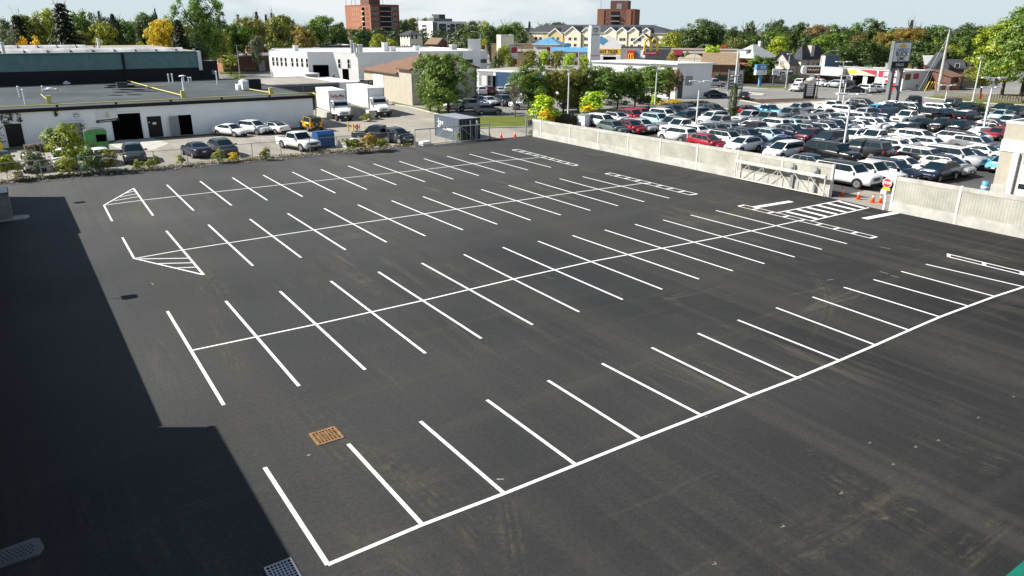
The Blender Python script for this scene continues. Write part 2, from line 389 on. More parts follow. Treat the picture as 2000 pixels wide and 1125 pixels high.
# ---------------------------------------------------------------- painted markings
R = [([(640,1103),(825,1025),(985,964),(1125,908),(1252,857),(1370,811),(1466,773),(1558,738),(1640,704),(1710,674),(1776,645),(1836,619),(1892,598),(1943,579)],
      [(517,913),(680,867),(821,823),(951,781),(1070,743),(1176,710),(1273,679),(1363,651),(1441,625),(1516,601),(1587,580),(1648,561),(1706,546),(1760,530)]),
     ([(437,791),(584,754),(713,722),(831,690),(940,661),(1040,634),(1131,609),(1216,585),(1293,565),(1365,545),(1431,529),(1493,515),(1552,502),(1605,487),(1654,476)],
      [(327,608),(441,588),(547,569),(646,549),(739,531),(824,514),(906,497),(982,483),(1051,471),(1118,460),(1181,449),(1240,438),(1295,429.5),(1349,420),(1398,411)]),
     ([(398,537),(494,519),(588,503),(675,488),(755,473),(831,461),(904,449),(971,438),(1036,430),(1095,420),(1153,411),(1207,402),(1258,394),(1307,387)],
      [(325,451),(407,439),(488,428),(562,417),(633,407),(699,400),(765,392),(826,384),(884,376),(940,370),(993,362),(1045,355),(1093,349),(1138,345)]),
     ([(299,421),(378,411),(452,401),(522,391),(591,384),(655,377),(716,370),(774,361),(830,355),(885,350),(935,343),(986,338),(1031,332),(1076,327)],
      [(261,368),(326,361),(391,354),(454,347),(514,342),(571,336),(627,331),(680,324),(730,320),(780,315),(828,310),(873,305),(917,301),(959,297)])]
mk_ = MB(); ZM = [.004]
def stripe(p, q, w=.13, m='road_paint', z=None, mb=None):
    (x0, y0), (x1, y1) = p, q; L = math.hypot(x1-x0, y1-y0); nx, ny = -(y1-y0)/L*w/2, (x1-x0)/L*w/2
    z = ZM[0] if z is None else z
    (mb or mk_).face([(x0+nx, y0+ny, z), (x0-nx, y0-ny, z), (x1-nx, y1-ny, z), (x1+nx, y1+ny, z)], m)
def sp(a, b, w=.13, z=None): stripe(W(*a), W(*b), w, z=z)
for bot, top in R:
    for a, b in zip(bot, top): sp(a, b)
sp((1808, 516), (2001, 560.5))
def poly(pts, w=.12, z=.007):
    for a, b in zip(pts[:-1], pts[1:]): sp(a, b, w, z)
w0 = [W(*p) for p in R[0][0]]+[W(2000, 560.5)]
for k in range(len(w0)-1): stripe(w0[k], w0[k+1], .13, z=.007)
e = w0[-1]; stripe(e, (e[0]+7, e[1]-.1), .13, z=.007)
poly([(377, 684), (613, 634.5), (822, 588), (1003.5, 545), (1159.5, 510), (1293, 485), (1411.5, 462.5), (1515.5, 441), (1559, 431.6)])
poly([(262, 505), (355.5, 488.5), (531, 461.5), (700, 436), (900, 407.5), (1009.5, 392), (1114.5, 377), (1260, 357.5)])
poly([(203, 401), (279, 391), (420, 375), (622, 353), (822, 332), (967, 315), (1051.5, 308)])
for a, b in (((203, 401), (219, 432)), ((203, 401), (261, 368)), ((222, 392.5), (270.5, 384)), ((234, 385), (267, 378.5)), ((246, 377.5), (263.5, 373)),
             ((239, 464), (262, 505)), ((262, 505), (398, 537)), ((268, 506), (367.5, 504.5)), ((309, 515), (375, 513.5)), ((343.5, 523.5), (382.5, 522))): sp(a, b, .12, .01)
def ladder(a, b, c, d, n):
    A, B, C, D = W(*a), W(*b), W(*c), W(*d)
    stripe(A, C, .1, z=.01); stripe(B, D, .1, z=.01)
    for k in range(n+1):
        t = k/n; stripe((A[0]+(C[0]-A[0])*t, A[1]+(C[1]-A[1])*t), (B[0]+(D[0]-B[0])*t, B[1]+(D[1]-B[1])*t), .2, z=.013)
ladder((1000, 293), (1013, 292), (1121, 324), (1129, 322.5), 8)
ladder((1182, 339.5), (1194, 338), (1347, 381), (1362, 379), 8)
ladder((1442, 403), (1454, 400.4), (1700, 465.5), (1712, 462.5), 8)
A, B = W(1853, 502), W(1864, 499.2)
for k in range(6):
    stripe((A[0], A[1]-2*k), (A[0], A[1]-2*k-2), .13, z=.01); stripe((B[0], A[1]-2*k+.4), (B[0], A[1]-2*k-1.6), .13, z=.01)
    stripe((A[0], A[1]-2*k), (B[0], A[1]-2*k+.3), .2, z=.013)
sp((1515.5, 416), (1641.5, 391.4), .14); sp((1583, 431.6), (1697, 405.5), .14)
for a, b in zip(((455, 312), (525, 297), (588, 284), (652, 270), (720, 257), (792, 244)), ((650, 358), (715, 344), (780, 328), (840, 315), (905, 300), (955, 287))):
    sp((1400+a[0]*.3, 320+a[1]*.3), (1400+b[0]*.3, 320+b[1]*.3), .38, .009)
sp((1472, 405.5), (1545.5, 393.5), .5, .016); sp((1688, 427.4), (1751, 415.4), .5, .009)
struct(mk_.build('parking_markings'))
# layout ticks and dropped chalk left by the line painters
ck = MB()
for px, py in ((1645, 963), (1531, 1028), (1398, 1101), (1746, 907), (1834, 860), (1981, 775), (1912, 816), (1790, 873), (1700, 865), (1380, 814), (1565, 742)):
    x, y = W(px, py)
    stripe((x-.11, y+.02), (x+.01, y-.01), .018, 'chalk', .004, ck); stripe((x, y-.03), (x+.03, y+.07), .018, 'chalk', .007, ck)
for a, b in (((970, 936), (984, 936)), ((1718, 530), (1735, 535)), ((1740, 538), (1755, 542)), ((1615, 547), (1627, 546)), ((1718, 482), (1740, 486)), ((600, 890), (606, 888)), ((296, 553), (300, 556))):
    p, q = W(*a), W(*b); stripe(p, q, .05, 'chalk', .004, ck)
struct(ck.build('layout_markings'))

# dust, tyre scuffs and mud smears lying on the new asphalt
def smear_mat():
    m, nt, b, co = nodes_of('dust', .95); b.inputs['Base Color'].default_value = (.19, .165, .115, 1)
    at = nt.nodes.new('ShaderNodeAttribute'); at.attribute_name = 'fade'
    s1 = nnoise(nt, co, 2.2, detail=6, rough=.75, lo=.42, hi=.68, dist=.4); uvn = nt.nodes.new('ShaderNodeAttribute'); uvn.attribute_name = 'lane'
    mp = nt.nodes.new('ShaderNodeTexNoise'); mp.inputs['Scale'].default_value = 1.0; mp.inputs['Detail'].default_value = 4; nt.links.new(uvn.outputs['Vector'], mp.inputs['Vector'])
    r = nt.nodes.new('ShaderNodeMapRange'); r.inputs[1].default_value = .4; r.inputs[2].default_value = .64; nt.links.new(mp.outputs['Fac'], r.inputs[0])
    k = nmul(nt, nmul(nt, at.outputs['Fac'], r.outputs[0]), s1); ob = nt.nodes.new('ShaderNodeObjectInfo'); sx = nt.nodes.new('ShaderNodeSeparateColor'); nt.links.new(ob.outputs['Color'], sx.inputs[0])
    nt.links.new(nmul(nt, k, sx.outputs[0]), b.inputs['Alpha']); return m
M['dust'] = smear_mat(); NS = [0]
def smear(pts, w, a=.7, dark=False):
    """a ribbon of dust along a ground path, fading at its ends and sides"""
    P = [W(*p) for p in pts]; Q = []
    for i in range(len(P)-1):
        for k in range(6): t = k/6; Q.append((P[i][0]*(1-t)+P[i+1][0]*t, P[i][1]*(1-t)+P[i+1][1]*t))
    Q.append(P[-1])
    for _ in range(3): Q = [Q[0]]+[((Q[i-1][0]+2*Q[i][0]+Q[i+1][0])/4, (Q[i-1][1]+2*Q[i][1]+Q[i+1][1])/4) for i in range(1, len(Q)-1)]+[Q[-1]]
    v, f, fd, ln, L = [], [], [], [], 0.0; n = len(Q); z = .0015+.00004*NS[0]; NS[0] += 1; C = 7
    for i, (x, y) in enumerate(Q):
        a0, b0 = Q[max(0, i-1)], Q[min(n-1, i+1)]; d = math.hypot(b0[0]-a0[0], b0[1]-a0[1]) or 1; nx, ny = -(b0[1]-a0[1])/d, (b0[0]-a0[0])/d
        if i: L += math.hypot(x-Q[i-1][0], y-Q[i-1][1])
        for c in range(C):
            t = c/(C-1)*2-1; v.append((x+nx*w*t/2, y+ny*w*t/2, z)); e = min(1, 3.2*i/n, 3.2*(n-1-i)/n); fd.append(max(0, (1-t*t)*e)); ln.append((L*.22, t*w*3.0, NS[0]*5.0))
    for i in range(n-1):
        for c in range(C-1): f.append((i*C+c, i*C+c+1, (i+1)*C+c+1, (i+1)*C+c))
    me = bpy.data.meshes.new('dust_smear'); me.from_pydata(v, [], f); me.materials.append(M['dust'])
    A_ = me.attributes.new('fade', 'FLOAT', 'POINT'); A_.data.foreach_set('value', fd); B_ = me.attributes.new('lane', 'FLOAT_VECTOR', 'POINT'); B_.data.foreach_set('vector', [q for t in ln for q in t])
    o = link('dust_smear', me); o.color = (a*(.62 if pts[0][1] > 600 else .9), 0, 0, 1); o['kind'] = 'structure'
for a in ((((1250, 418), (1330, 426), (1420, 422), (1480, 405), (1530, 392)), 1.6, 1.0), (((1300, 424), (1380, 431), (1450, 425), (1520, 408)), 2.2, .9), (((1270, 412), (1340, 416), (1400, 412)), .8, .7), (((1010, 290), (1130, 325), (1200, 345)), 1.8, .6), (((1120, 325), (1190, 342)), 2.4, .8), (((1350, 383), (1450, 405)), 2.2, .8), (((1200, 337), (1450, 395), (1700, 462)), 3, .5), (((1690, 462), (1850, 503), (1990, 540)), 2.2, .75),
          (((1720, 445), (1850, 480), (2010, 520)), 2.5, .5), (((700, 305), (860, 292), (985, 282)), 3.5, .8), (((800, 300), (900, 295), (1000, 298)), 3, .7), (((250, 385), (280, 420), (330, 460)), 2.5, .8), (((330, 440), (400, 540), (470, 640)), 2.2, .7), (((400, 560), (455, 700), (460, 760)), 1.3, .5), (((560, 740), (640, 850), (760, 960)), 1.8, .6), (((600, 780), (740, 900), (960, 1110)), 1.4, .6), (((690, 830), (900, 1000), (1010, 1125)), 1.6, .7), (((980, 940), (1000, 1040), (1010, 1125)), .9, 1.0),
          (((630, 1010), (750, 1080), (830, 1130)), .8, .8), (((1420, 1130), (1560, 1050), (1740, 960), (1900, 880)), 2.2, .5), (((1500, 1125), (1640, 1060), (1700, 1010)), .5, .8), (((1690, 1012), (1720, 1012), (1745, 1003)), .3, 1.3), (((1760, 985), (1800, 1000)), .35, 1.2), (((1560, 890), (1640, 940), (1760, 1010), (1900, 1090)), 1.5, .6), (((1850, 860), (2000, 900)), 1.5, .7), (((1900, 905), (1960, 925)), .9, 1.0), (((1840, 1125), (1920, 1060), (2000, 1000)), 1.2, .9),
          (((1600, 520), (1620, 600), (1580, 680)), 1.0, .45), (((1480, 480), (1600, 540), (1640, 640)), 1.0, .4), (((1270, 575), (1320, 585), (1340, 600)), .5, .5), (((1000, 625), (1020, 628), (1035, 622)), .25, 1.2), (((1215, 570), (1210, 582)), .4, .8), (((650, 520), (760, 540), (900, 560)), 1.2, .35), (((1560, 885), (1600, 880)), .5, .9), (((1620, 875), (1660, 870)), .5, .9), (((900, 380), (1060, 430), (1180, 470)), 2.4, .4), (((1100, 340), (1250, 400), (1500, 470)), 3.0, .35), (((1820, 640), (1880, 700), (2000, 760)), 2.2, .35)): smear(*a)
# ---------------------------------------------------------------- the building beside the lot (its shadow falls over the asphalt)
t = thing('warehouse', 'low dark warehouse at the left that throws its long shadow on the lot', 'warehouse', (-2.4, 0, 0))
b = MB(); b.box(-26, 0, -50, 28, 0, 6.2, 'brick_brown'); b.box(-25.9, -.01, 28, 57.6, 0, 4.7, 'brick_brown'); b.box(-25.8, -.02, 57.6, 70.6, 0, 4.88, 'brick_brown'); b.build('wall', t)
b = MB(); b.box(-26.1, .06, -50.1, 28.06, 6.2, 6.35, 'darkgrey'); b.box(-26, .05, 28.06, 57.6, 4.7, 4.85, 'darkgrey'); b.box(-26, .04, 57.6, 70.66, 4.88, 5.05, 'darkgrey'); b.build('roof', t)
for v in (42.8, 67.8):
    f = thing('floodlight', 'small floodlight on a bracket above the warehouse roof edge', 'floodlight', (-2.3, v, 5.0), group='floodlights on the warehouse eave')
    b = MB(); b.tube((0, 0, -.15), (.35, 0, .2), .03, 'galv'); b.build('bracket', f)
    b = MB(); b.box(.3, .85, -.3, .3, .12, .3, 'darkgrey'); b.build('lamp_head', f)
t = thing('storage_shed', 'weathered grey corrugated locker by the shadowed wall with a concrete pad', 'shed', (-1.9, 60.75, 0))
M['old_corrugated'] = banded('old_corrugated', (.3, .29, .3), .1, 0, .45, .7, .4, .25, 1)
b = MB(); b.box(-.45, 1.0, 0, 2.2, .1, 1.86, 'old_corrugated'); b.build('wall', t)
b = MB(); b.box(-.5, 1.05, -.06, 2.26, 1.86, 1.93, 'darkgrey'); b.box(-.42, 1.0, .02, 2.18, 1.93, 1.97, 'galv'); b.build('roof', t)
b = MB(); b.prism([(.2, -.15), (1.6, -.1), (1.95, .35), (1.9, .9), (1.05, .95), (.2, .2)], 0, .1, 'concrete'); b.build('pad', t)
def grate(name, label, u0, u1, v0, v1, n, m, bar=.03, z=.012, border=.09, g=None):
    t = thing(name, label, 'drain cover', (u0, v0, 0), 0, g); w, h = u1-u0, v1-v0
    b = MB(); b.face([(0, 0, .005), (w, 0, .005), (w, h, .005), (0, h, .005)], 'void'); b.build('pit', t)
    b = MB()
    for (a0, a1, c0, c1) in ((0, w, 0, border), (0, w, h-border, h), (0, border, border, h-border), (w-border, w, border, h-border)): b.box(a0, a1, c0, c1, 0, z+.012, m)
    b.build('frame', t)
    b = MB()
    for k in range(1, n+1):
        x = border+(w-2*border)*k/(n+1); y = border+(h-2*border)*k/(n+1)
        b.box(x-bar, x+bar, border, h-border, .006, z+.006, m); b.box(border, w-border, y-bar, y+bar, .006, z+.008, m)
    b.build('bars', t)
grate('drain_grate', 'rusty square drain grate set in the sunlit asphalt', 6.42, 7.34, 20.72, 21.6, 6, 'rust_tan', .022, border=.09, g='drain grates in the asphalt')
grate('drain_grate', 'grey square drain grate at the edge of the shadow', 3.27, 3.97, 15.1, 15.95, 6, 'galv', .018, border=.05, g='drain grates in the asphalt')
t = thing('catch_basin', 'pale concrete slab with a perforated plate in the dark shadow', 'catch basin', (-2.38, 19.6, 0))
b = MB(); b.prism([(0, 0), (1.0, .05), (1.12, .3), (1.05, .75), (.9, .85), (0, .75)], 0, .05, 'midgrey'); b.build('slab', t)  # grey toned down to carry the shade over this slab
b = MB(); b.box(.05, .85, .1, .66, .05, .065, 'midgrey')
for i in range(8):
    for j in range(5):
        x, y = .1+.1*i+(.05 if j % 2 else 0), .16+.1*j; b.face([(x, y, .069), (x+.04, y, .069), (x+.04, y+.04, .069), (x, y+.04, .069)], 'void')
b.build('plate', t)
t = thing('canopy', 'green metal canopy edge poking into the bottom right corner', 'canopy', (12.75, 3.72, 0))
b = MB(); b.box(0, 9, -.25, 0, 3.85, 4.0, 'green_trim'); b.box(0, .25, -4, -.25, 3.85, 4.0, 'green_trim'); b.build('fascia', t)
b = MB(); b.box(.25, 9, -4, -.25, 3.86, 3.95, 'midgrey'); b.build('roof', t)
b = MB()
for x in (.3, 8.8): b.tube((x, -3.5, 0), (x, -3.5, 3.86), .06, 'galv')
b.build('post', t)

# ---------------------------------------------------------------- concrete panel wall along the dealership
def panel_wall(name, label, v0, v1, posts, h0, h1, U=53.72):
    t = thing(name, label, 'wall', (U, v0, 0)); L = v1-v0
    hh = lambda v: h0+(h1-h0)*(v-v0)/L
    for a, c in zip(posts[:-1], posts[1:]):
        ya, yc = a-v0, c-v0; ha, hc = hh(a), hh(c)
        b = MB(); b.idx([(0, ya+.09, .75), (0, yc-.09, .75), (0, yc-.09, hc-.3), (0, ya+.09, ha-.3), (.12, ya+.09, .75), (.12, yc-.09, .75), (.12, yc-.09, hc-.3), (.12, ya+.09, ha-.3)],
                        [(3, 2, 1, 0), (4, 5, 6, 7), (0, 1, 5, 4), (2, 3, 7, 6), (1, 2, 6, 5), (3, 0, 4, 7)], 'panel_ribs')
        b.build('panel', t)
        b = MB(); b.box(-.03, .15, ya+.09, yc-.09, 0, .6, 'concrete_pale'); b.box(-.015, .135, ya+.09, yc-.09, .6, .75, 'concrete_pale'); b.build('base_slab', t)
        b = MB(); b.idx([(-.02, ya+.09, ha-.3), (.14, ya+.09, ha-.3), (.14, yc-.09, hc-.3), (-.02, yc-.09, hc-.3), (-.02, ya+.09, ha), (.14, ya+.09, ha), (.14, yc-.09, hc), (-.02, yc-.09, hc)],
                        [(3, 2, 1, 0), (4, 5, 6, 7), (0, 1, 5, 4), (1, 2, 6, 5), (2, 3, 7, 6), (3, 0, 4, 7)], 'concrete_pale'); b.build('top_rail', t)
    for v in posts:
        b = MB(); b.box(-.04, .2, v-v0-.088, v-v0+.088, 0, hh(v)+.04, 'offwhite'); b.build('post', t)
    return t
panel_wall('concrete_wall', 'long cream concrete panel wall between the lot and the parked dealer cars', 33.9, 74.9, [33.9, 38.6, 43.3, 48.1, 53.0, 57.7, 62.5, 67.6, 73.2, 74.9], 2.6, 2.1)
panel_wall('concrete_wall', 'cream concrete panel wall right of the gate opening with the stop sign', -12, 28.6, [-12, -6.5, -1, 4.5, 9, 14, 19, 23.95, 28.6], 2.9, 2.6, 53.4)
# sliding truss gate parked against the wall
def truss_gate(name, label, loc, rz, L, h, m, n, top=.16, extra=0, drop=0.0):
    t = thing(name, label, 'gate', loc, rz)
    b = MB(); b.box(0, L, -top/2, top/2, h-top, h, m); b.box(0, L, -.05, .05, .12, .2, m); b.box(0, .08, -.04, .04, .2, h-top, m); b.box(L-.08, L, -.04, .04, .2, h-top, m); b.build('frame', t)
    for k in range(1, n):
        x = L*k/n; b = MB(); b.tube((x, 0, .2), (x, 0, h-top), .03, m); b.build('upright', t)
    b = MB()
    for k in range(n):
        x0, x1 = L*k/n, L*(k+1)/n
        if (k < n/2): b.tube((x0, .0, .2), (x1, .0, h-top), .028, m)
        else: b.tube((x0, .0, h-top), (x1, .0, .2), .028, m)
    b.build('brace', t)
    if extra:
        b = MB()
        for k in range(extra):
            x = L*(k+.5)/extra; b.tube((x, .06, h-.02), (x, .06, h+.45), .018, m, n=5)
        b.build('barb_arm', t)
    return t
truss_gate('sliding_gate', 'white steel truss sliding gate parked in front of the concrete wall', (53.25, 43.1, 0), -math.pi/2, 9.0, 1.75, 'offwhite', 6, .2, 9)
for v in (35.2, 37.4):
    t = thing('gate_post', 'galvanised roller post holding the white sliding gate', 'post', (53.5, v, 0), group='roller posts behind the white gate')
    b = MB(); b.box(-.08, .08, -.08, .08, 0, 2.25, 'galv'); b.build('post', t)
    b = MB(); b.box(-.28, -.08, -.05, .05, 1.5, 1.95, 'galv'); b.build('roller', t)
# stop sign on the gate post
sx, sy = W(1736, 411)
t = thing('stop_sign', 'red octagonal stop sign on the white post right of the gate', 'stop sign', (sx-.25, sy+.35, 0), -math.pi/2)
b = MB(); b.box(-.07, .07, .05, .18, 0, 2.35, 'white_metal'); b.build('post', t)
b = MB(); oc = [(.37*math.cos(math.pi/8+k*math.pi/4), .37*math.sin(math.pi/8+k*math.pi/4)) for k in range(8)]
b.idx([(x, -.02, 2.05+z) for x, z in oc]+[(x, .02, 2.05+z) for x, z in oc], [tuple(range(8)), tuple(range(15, 7, -1))]+[(i, i+8, (i+1) % 8+8, (i+1) % 8) for i in range(8)], 'text_white')
oc = [(x*.9, z*.9) for x, z in oc]; b.face([(x, -.024, 2.05+z) for x, z in oc], 'red'); b.build('sign_face', t)
text('lettering', 'STOP', .27, 'text_white', t, (0, -.03, 2.05), bold=.008, ext=.003)
b = MB(); b.box(-.3, .3, -.02, .01, 1.5, 1.68, 'yellow'); b.box(-.38, .05, -.015, .015, 1.2, 1.5, 'white'); b.build('notice_plate', t)
# ---------------------------------------------------------------- traffic cones
def cone(label, px, py, h=.72):
    x, y = W(px, py); t = thing('traffic_cone', label, 'traffic cone', (x, y, 0), random.random(), 'orange cones across the gateways')
    b = MB(); b.box(-.2, .2, -.2, .2, 0, .045, 'cone_orange'); b.lathe([(.15, .045), (.11, h*.45), (.095, h*.55)], 'cone_orange'); b.lathe([(.07, h*.78), (.03, h)], 'cone_orange'); b.build('cone_body', t)
    b = MB(); b.lathe([(.096, h*.55), (.071, h*.78)], 'text_white'); b.build('reflective_band', t)
for l, px, py in (('orange cone in the gate opening, nearest the sliding gate\'s end post', 1644, 383), ('orange cone in the gate opening, second from the sliding gate', 1676, 389.5),
                  ('orange cone in the gate opening, second from the stop sign', 1704, 395.5), ('orange cone in the gate opening, closest to the stop sign', 1719, 396.5),
                  ('red orange cone at the tip of the galvanised truss gate', 957, 272), ('red orange cone in the middle of the far yard entrance', 979, 270), ('red orange cone nearest the framed grey notice post', 1006, 268)): cone(l, px, py)
# ---------------------------------------------------------------- chain-link fence
fp = [(-8, 358.5), (83, 349), (160, 343), (229, 337), (303, 331), (367, 325), (430, 319), (494, 314), (552, 310), (609, 305), (663, 300.5), (718, 296), (763, 291)]
fx = [W(*p)[0] for p in fp]; V0 = 75.75; FH = 1.75
t = thing('chain_link_fence', 'galvanised chain link fence along the far side of the lot', 'fence', (0, V0, 0))
M['wire'] = mat('wire', (.2, .21, .21), .5, .1, 3, metal=.3)
for x in fx+[-60, -51]:
    b = MB(); b.tube((x, 0, 0), (x, 0, FH+.04), .035, 'galv'); b.build('post', t)
b = MB(); b.tube((-62, 0, FH), (fx[-1], 0, FH), .025, 'galv'); b.build('top_rail', t)
b = MB(); x = -62.0
while x < fx[-1]:
    for s in (1, -1):
        x0, x1 = (x, x+FH) if s > 0 else (x+FH, x)
        b.face([(x0-.006, -.03, .03), (x0+.006, -.03, .03), (x1+.006, -.03, FH), (x1-.006, -.03, FH)], 'wire')
    x += .22
b.build('wire_mesh', t)
gx0, gx1 = W(812, 287)[0], W(956, 273)[0]
truss_gate('truss_gate', 'galvanised truss gate with diagonal braces in front of the dark container', (gx0, 75.3, 0), 0.0, gx1-gx0, 1.95, 'galv', 5, .12)
for i, (px, l) in enumerate(((882, 'slim galvanised post crossing the truss gate beside the container corner'), (892, 'thick galvanised post crossing the truss gate at the vine'), (929, 'galvanised post crossing the truss gate near its tip'), (947, 'short grey post with a box at the end of the truss gate'))):
    x = W(px, 278)[0]; t = thing('gate_post', l, 'post', (x, 75.62, 0)); b = MB(); b.tube((0, 0, 0), (0, 0, 2.3), .055 if i != 0 else .04, 'galv'); b.build('post', t)
    b = MB(); b.lathe([(.06, 2.3), (.05, 2.36), (.01, 2.4)], 'galv', 8); b.build('cap', t)
    if i == 3: b = MB(); b.box(-.1, .14, -.1, .1, 1.9, 2.3, 'galv'); b.build('control_box', t)
x0, x1 = W(1031, 267)[0], W(1051, 265.5)[0]
t = thing('notice_gate', 'grey framed gate stub with a notice board beside the concrete wall', 'gate', (x0, 75.4, 0))
b = MB(); w_ = x1-x0; b.tube((0, 0, 0), (0, 0, 2.5), .08, 'galv'); b.tube((w_, 0, 0), (w_, 0, 2.6), .07, 'galv'); b.box(0, w_, -.03, .03, .06, .14, 'galv'); b.box(0, w_, -.03, .03, 1.2, 1.26, 'galv'); b.build('frame', t)
b = MB(); b.box(.25, w_-.12, -.06, -.03, 1.3, 1.95, 'midgrey'); b.build('notice_board', t)
b = MB()
for k in range(3): b.box(.35, w_-.25, -.065, -.06, 1.42+.17*k, 1.48+.17*k, 'grey')
b.build('notice_lines', t)

# ---------------------------------------------------------------- things standing in the yard
def at(px, py): x, y = W(px, py); return (x, y, 0)
x, y = W(898, 276.5)
t = thing('shipping_container', 'dark blue shipping container with painted white lettering behind the truss gate', 'container', (x, y, 0))
LW, LD, LH = W(932, 272)[0]-x+.1, 6.06, 2.6
b = MB(); b.box(0, .03, 0, LD, .15, LH-.08, 'container_blue'); b.box(LW-.03, LW, 0, LD, .15, LH-.08, 'container_blue'); b.box(.03, LW-.03, LD-.03, LD, .15, LH-.08, 'container_blue'); b.box(0.03, LW-.03, .03, .08, .15, LH-.08, 'container_dark'); b.build('wall', t)
b = MB(); M['container_top'] = banded('container_top', (.3, .33, .36), .5, 1, .35, .5, .3, .12, 1); b.box(.02, LW-.02, .02, LD-.02, LH-.1, LH-.02, 'container_top'); b.build('roof', t)
b = MB()
for xx in (-.02, LW-.1):
    for yy in (-.02, LD-.1): b.box(xx, xx+.12, yy, yy+.12, 0, LH, 'container_dark')
for yy in (-.01, LD-.06): b.box(.1, LW-.1, yy, yy+.07, 0, .15, 'container_dark'); b.box(.1, LW-.1, yy, yy+.07, LH-.1, LH, 'container_dark')
for xx in (-.01, LW-.06): b.box(xx, xx+.07, .1, LD-.1, 0, .15, 'container_blue'); b.box(xx, xx+.07, .1, LD-.1, LH-.1, LH, 'container_blue')
b.build('frame', t)
for k in range(2):
    b = MB(); b.box(.12+k*(LW/2-.08), LW/2-.02+k*(LW/2-.1), -.02, .03, .18, LH-.12, 'container_dark')
    for q in range(2): xx = .35+k*(LW/2-.08)+q*.5; b.tube((xx, -.05, .2), (xx, -.05, LH-.15), .02, 'galv', n=6)
    b.build('door', t)
RL = (math.pi/2, 0, -math.pi/2)
text('lettering', 'THE', .5, 'text_white', t, (-.03, 4.35, 1.75), RL, .004, .012, sx=1.1)
text('lettering', 'FOUNDRY', .42, 'text_white', t, (-.03, 2.75, 1.12), RL, .004, .012, sx=1.25)
b = MB()
for (y0, y1, z0, z1) in ((5.0, 5.1, .95, 2.25), (4.75, 5.35, 1.2, 1.32), (4.9, 5.3, 1.75, 1.87), (4.6, 4.7, 1.3, 1.9), (4.45, 5.0, 1.5, 1.58)): b.box(-.035, -.03, y0, y1, z0, z1, 'text_white')
b.build('emblem', t)
x, y = W(638, 289)
t = thing('dumpster', 'blue steel dumpster beside the white pickup', 'dumpster', (x-.9, y, 0), .1)
b = MB(); pr = [(0, .15), (2.0, .15), (2.0, 1.35), (1.6, 1.75), (.35, 1.75), (0, 1.5)]
b.idx([(0.0, p[0]*.8, p[1]) for p in pr]+[(2.0, p[0]*.8, p[1]) for p in pr], [tuple(range(6)), tuple(range(11, 5, -1))]+[((i+1) % 6, i, i+6, (i+1) % 6+6) for i in range(6)], 'blue_bin')
for k in range(4): b.box(.2+.5*k, .26+.5*k, -.05, 0, .2, 1.3, 'blue_bin')
b.build('bin_body', t)
b = MB(); b.box(.05, 1.95, .3, 1.25, 1.751, 1.79, 'blue_bin'); b.build('lid', t)
b = MB(); b.box(-.12, 0, .2, 1.2, .7, .9, 'blue_bin'); b.box(2.0, 2.12, .2, 1.2, .7, .9, 'blue_bin'); b.build('lift_pocket', t)
x, y = W(194, 298)
t = thing('recycling_bin', 'bright green recycling bin with a square black hatch', 'bin', (x-1.1, y, 0), -.05)
b = MB(); b.box(0, 2.1, 0, 1.9, .1, 2.1, 'green_bin'); b.box(-.04, 2.14, -.03, 0, 1.0, 1.08, 'green_bin'); b.box(.95, 2.05, -.025, 0, .3, .95, 'green_bin'); b.build('bin_body', t)
b = MB(); b.box(1.05, 2.0, -.04, -.03, 1.15, 1.9, 'void'); b.build('hatch', t)
b = MB(); b.box(.3, .95, -.06, -.03, .72, .86, 'rust'); b.build('handle', t)
b = MB(); n = 8
for k in range(n):
    a0, a1 = math.pi*k/n, math.pi*(k+1)/n
    p0, p1 = (1.05-1.1*math.cos(a0), 2.1+.38*math.sin(a0)), (1.05-1.1*math.cos(a1), 2.1+.38*math.sin(a1))
    b.idx([(p0[0], -.03, p0[1]), (p1[0], -.03, p1[1]), (p1[0], 1.93, p1[1]), (p0[0], 1.93, p0[1])], [(0, 1, 2, 3)], 'darkgrey')
b.face([(1.05-1.1*math.cos(math.pi*k/n), -.03, 2.1+.38*math.sin(math.pi*k/n)) for k in range(n, -1, -1)], 'green_bin'); b.build('lid', t)
def pallet(label, px, py, n, rz=.05):
    t = thing('pallet_stack', label, 'pallets', at(px, py), rz, 'pallets by the white wall')
    for k in range(n):
        b = MB(); z = .15*k+.01
        for i in range(5): b.box(-.6, .6, -.5+.22*i, -.38+.22*i, z+.11, z+.13, 'wood_grey'); 
        for i in range(3): b.box(-.6+.52*i, -.44+.52*i, -.5, .5, z, z+.11, 'wood_grey')
        b.build('pallet', t)
pallet('low pile of weathered pallets nearest the black door', 62, 296, 5); pallet('middle pile of weathered pallets against the white wall', 80, 296, 6, 0); pallet('tall pile of weathered pallets next to the bush', 103, 293, 9, -.04)
t = thing('salt_bin', 'yellow bin cut by the left edge of the yard', 'bin', at(-2, 298), .1); b = MB(); b.box(-.9, .45, 0, .9, 0, 1.1, 'yellow'); b.build('bin_body', t); b = MB(); b.box(-.95, .5, -.05, .95, 1.1, 1.2, 'darkgrey'); b.build('lid', t)
def bollard(label, px, py, pt, m='yellow', r=.09):
    p = at(px, py); h = HT(px, py, pt); t = thing('bollard', label, 'bollard', p, group='yellow bollards round the hydrant'); b = MB(); b.tube((0, 0, 0), (0, 0, h), r, m, n=10); b.build('post', t)
    b = MB(); b.lathe([(r, h), (r*.8, h+.05), (.01, h+.08)], m, 10); b.build('cap', t)
bollard('tall yellow bollard farthest left of the hydrant', 680.5, 256, 238); bollard('yellow bollard just left of the hydrant', 690.5, 259, 242); bollard('yellow bollard just right of the hydrant', 702.5, 256.5, 243); bollard('small yellow bollard right of the hydrant by the black pickup', 713, 254, 247, r=.06)
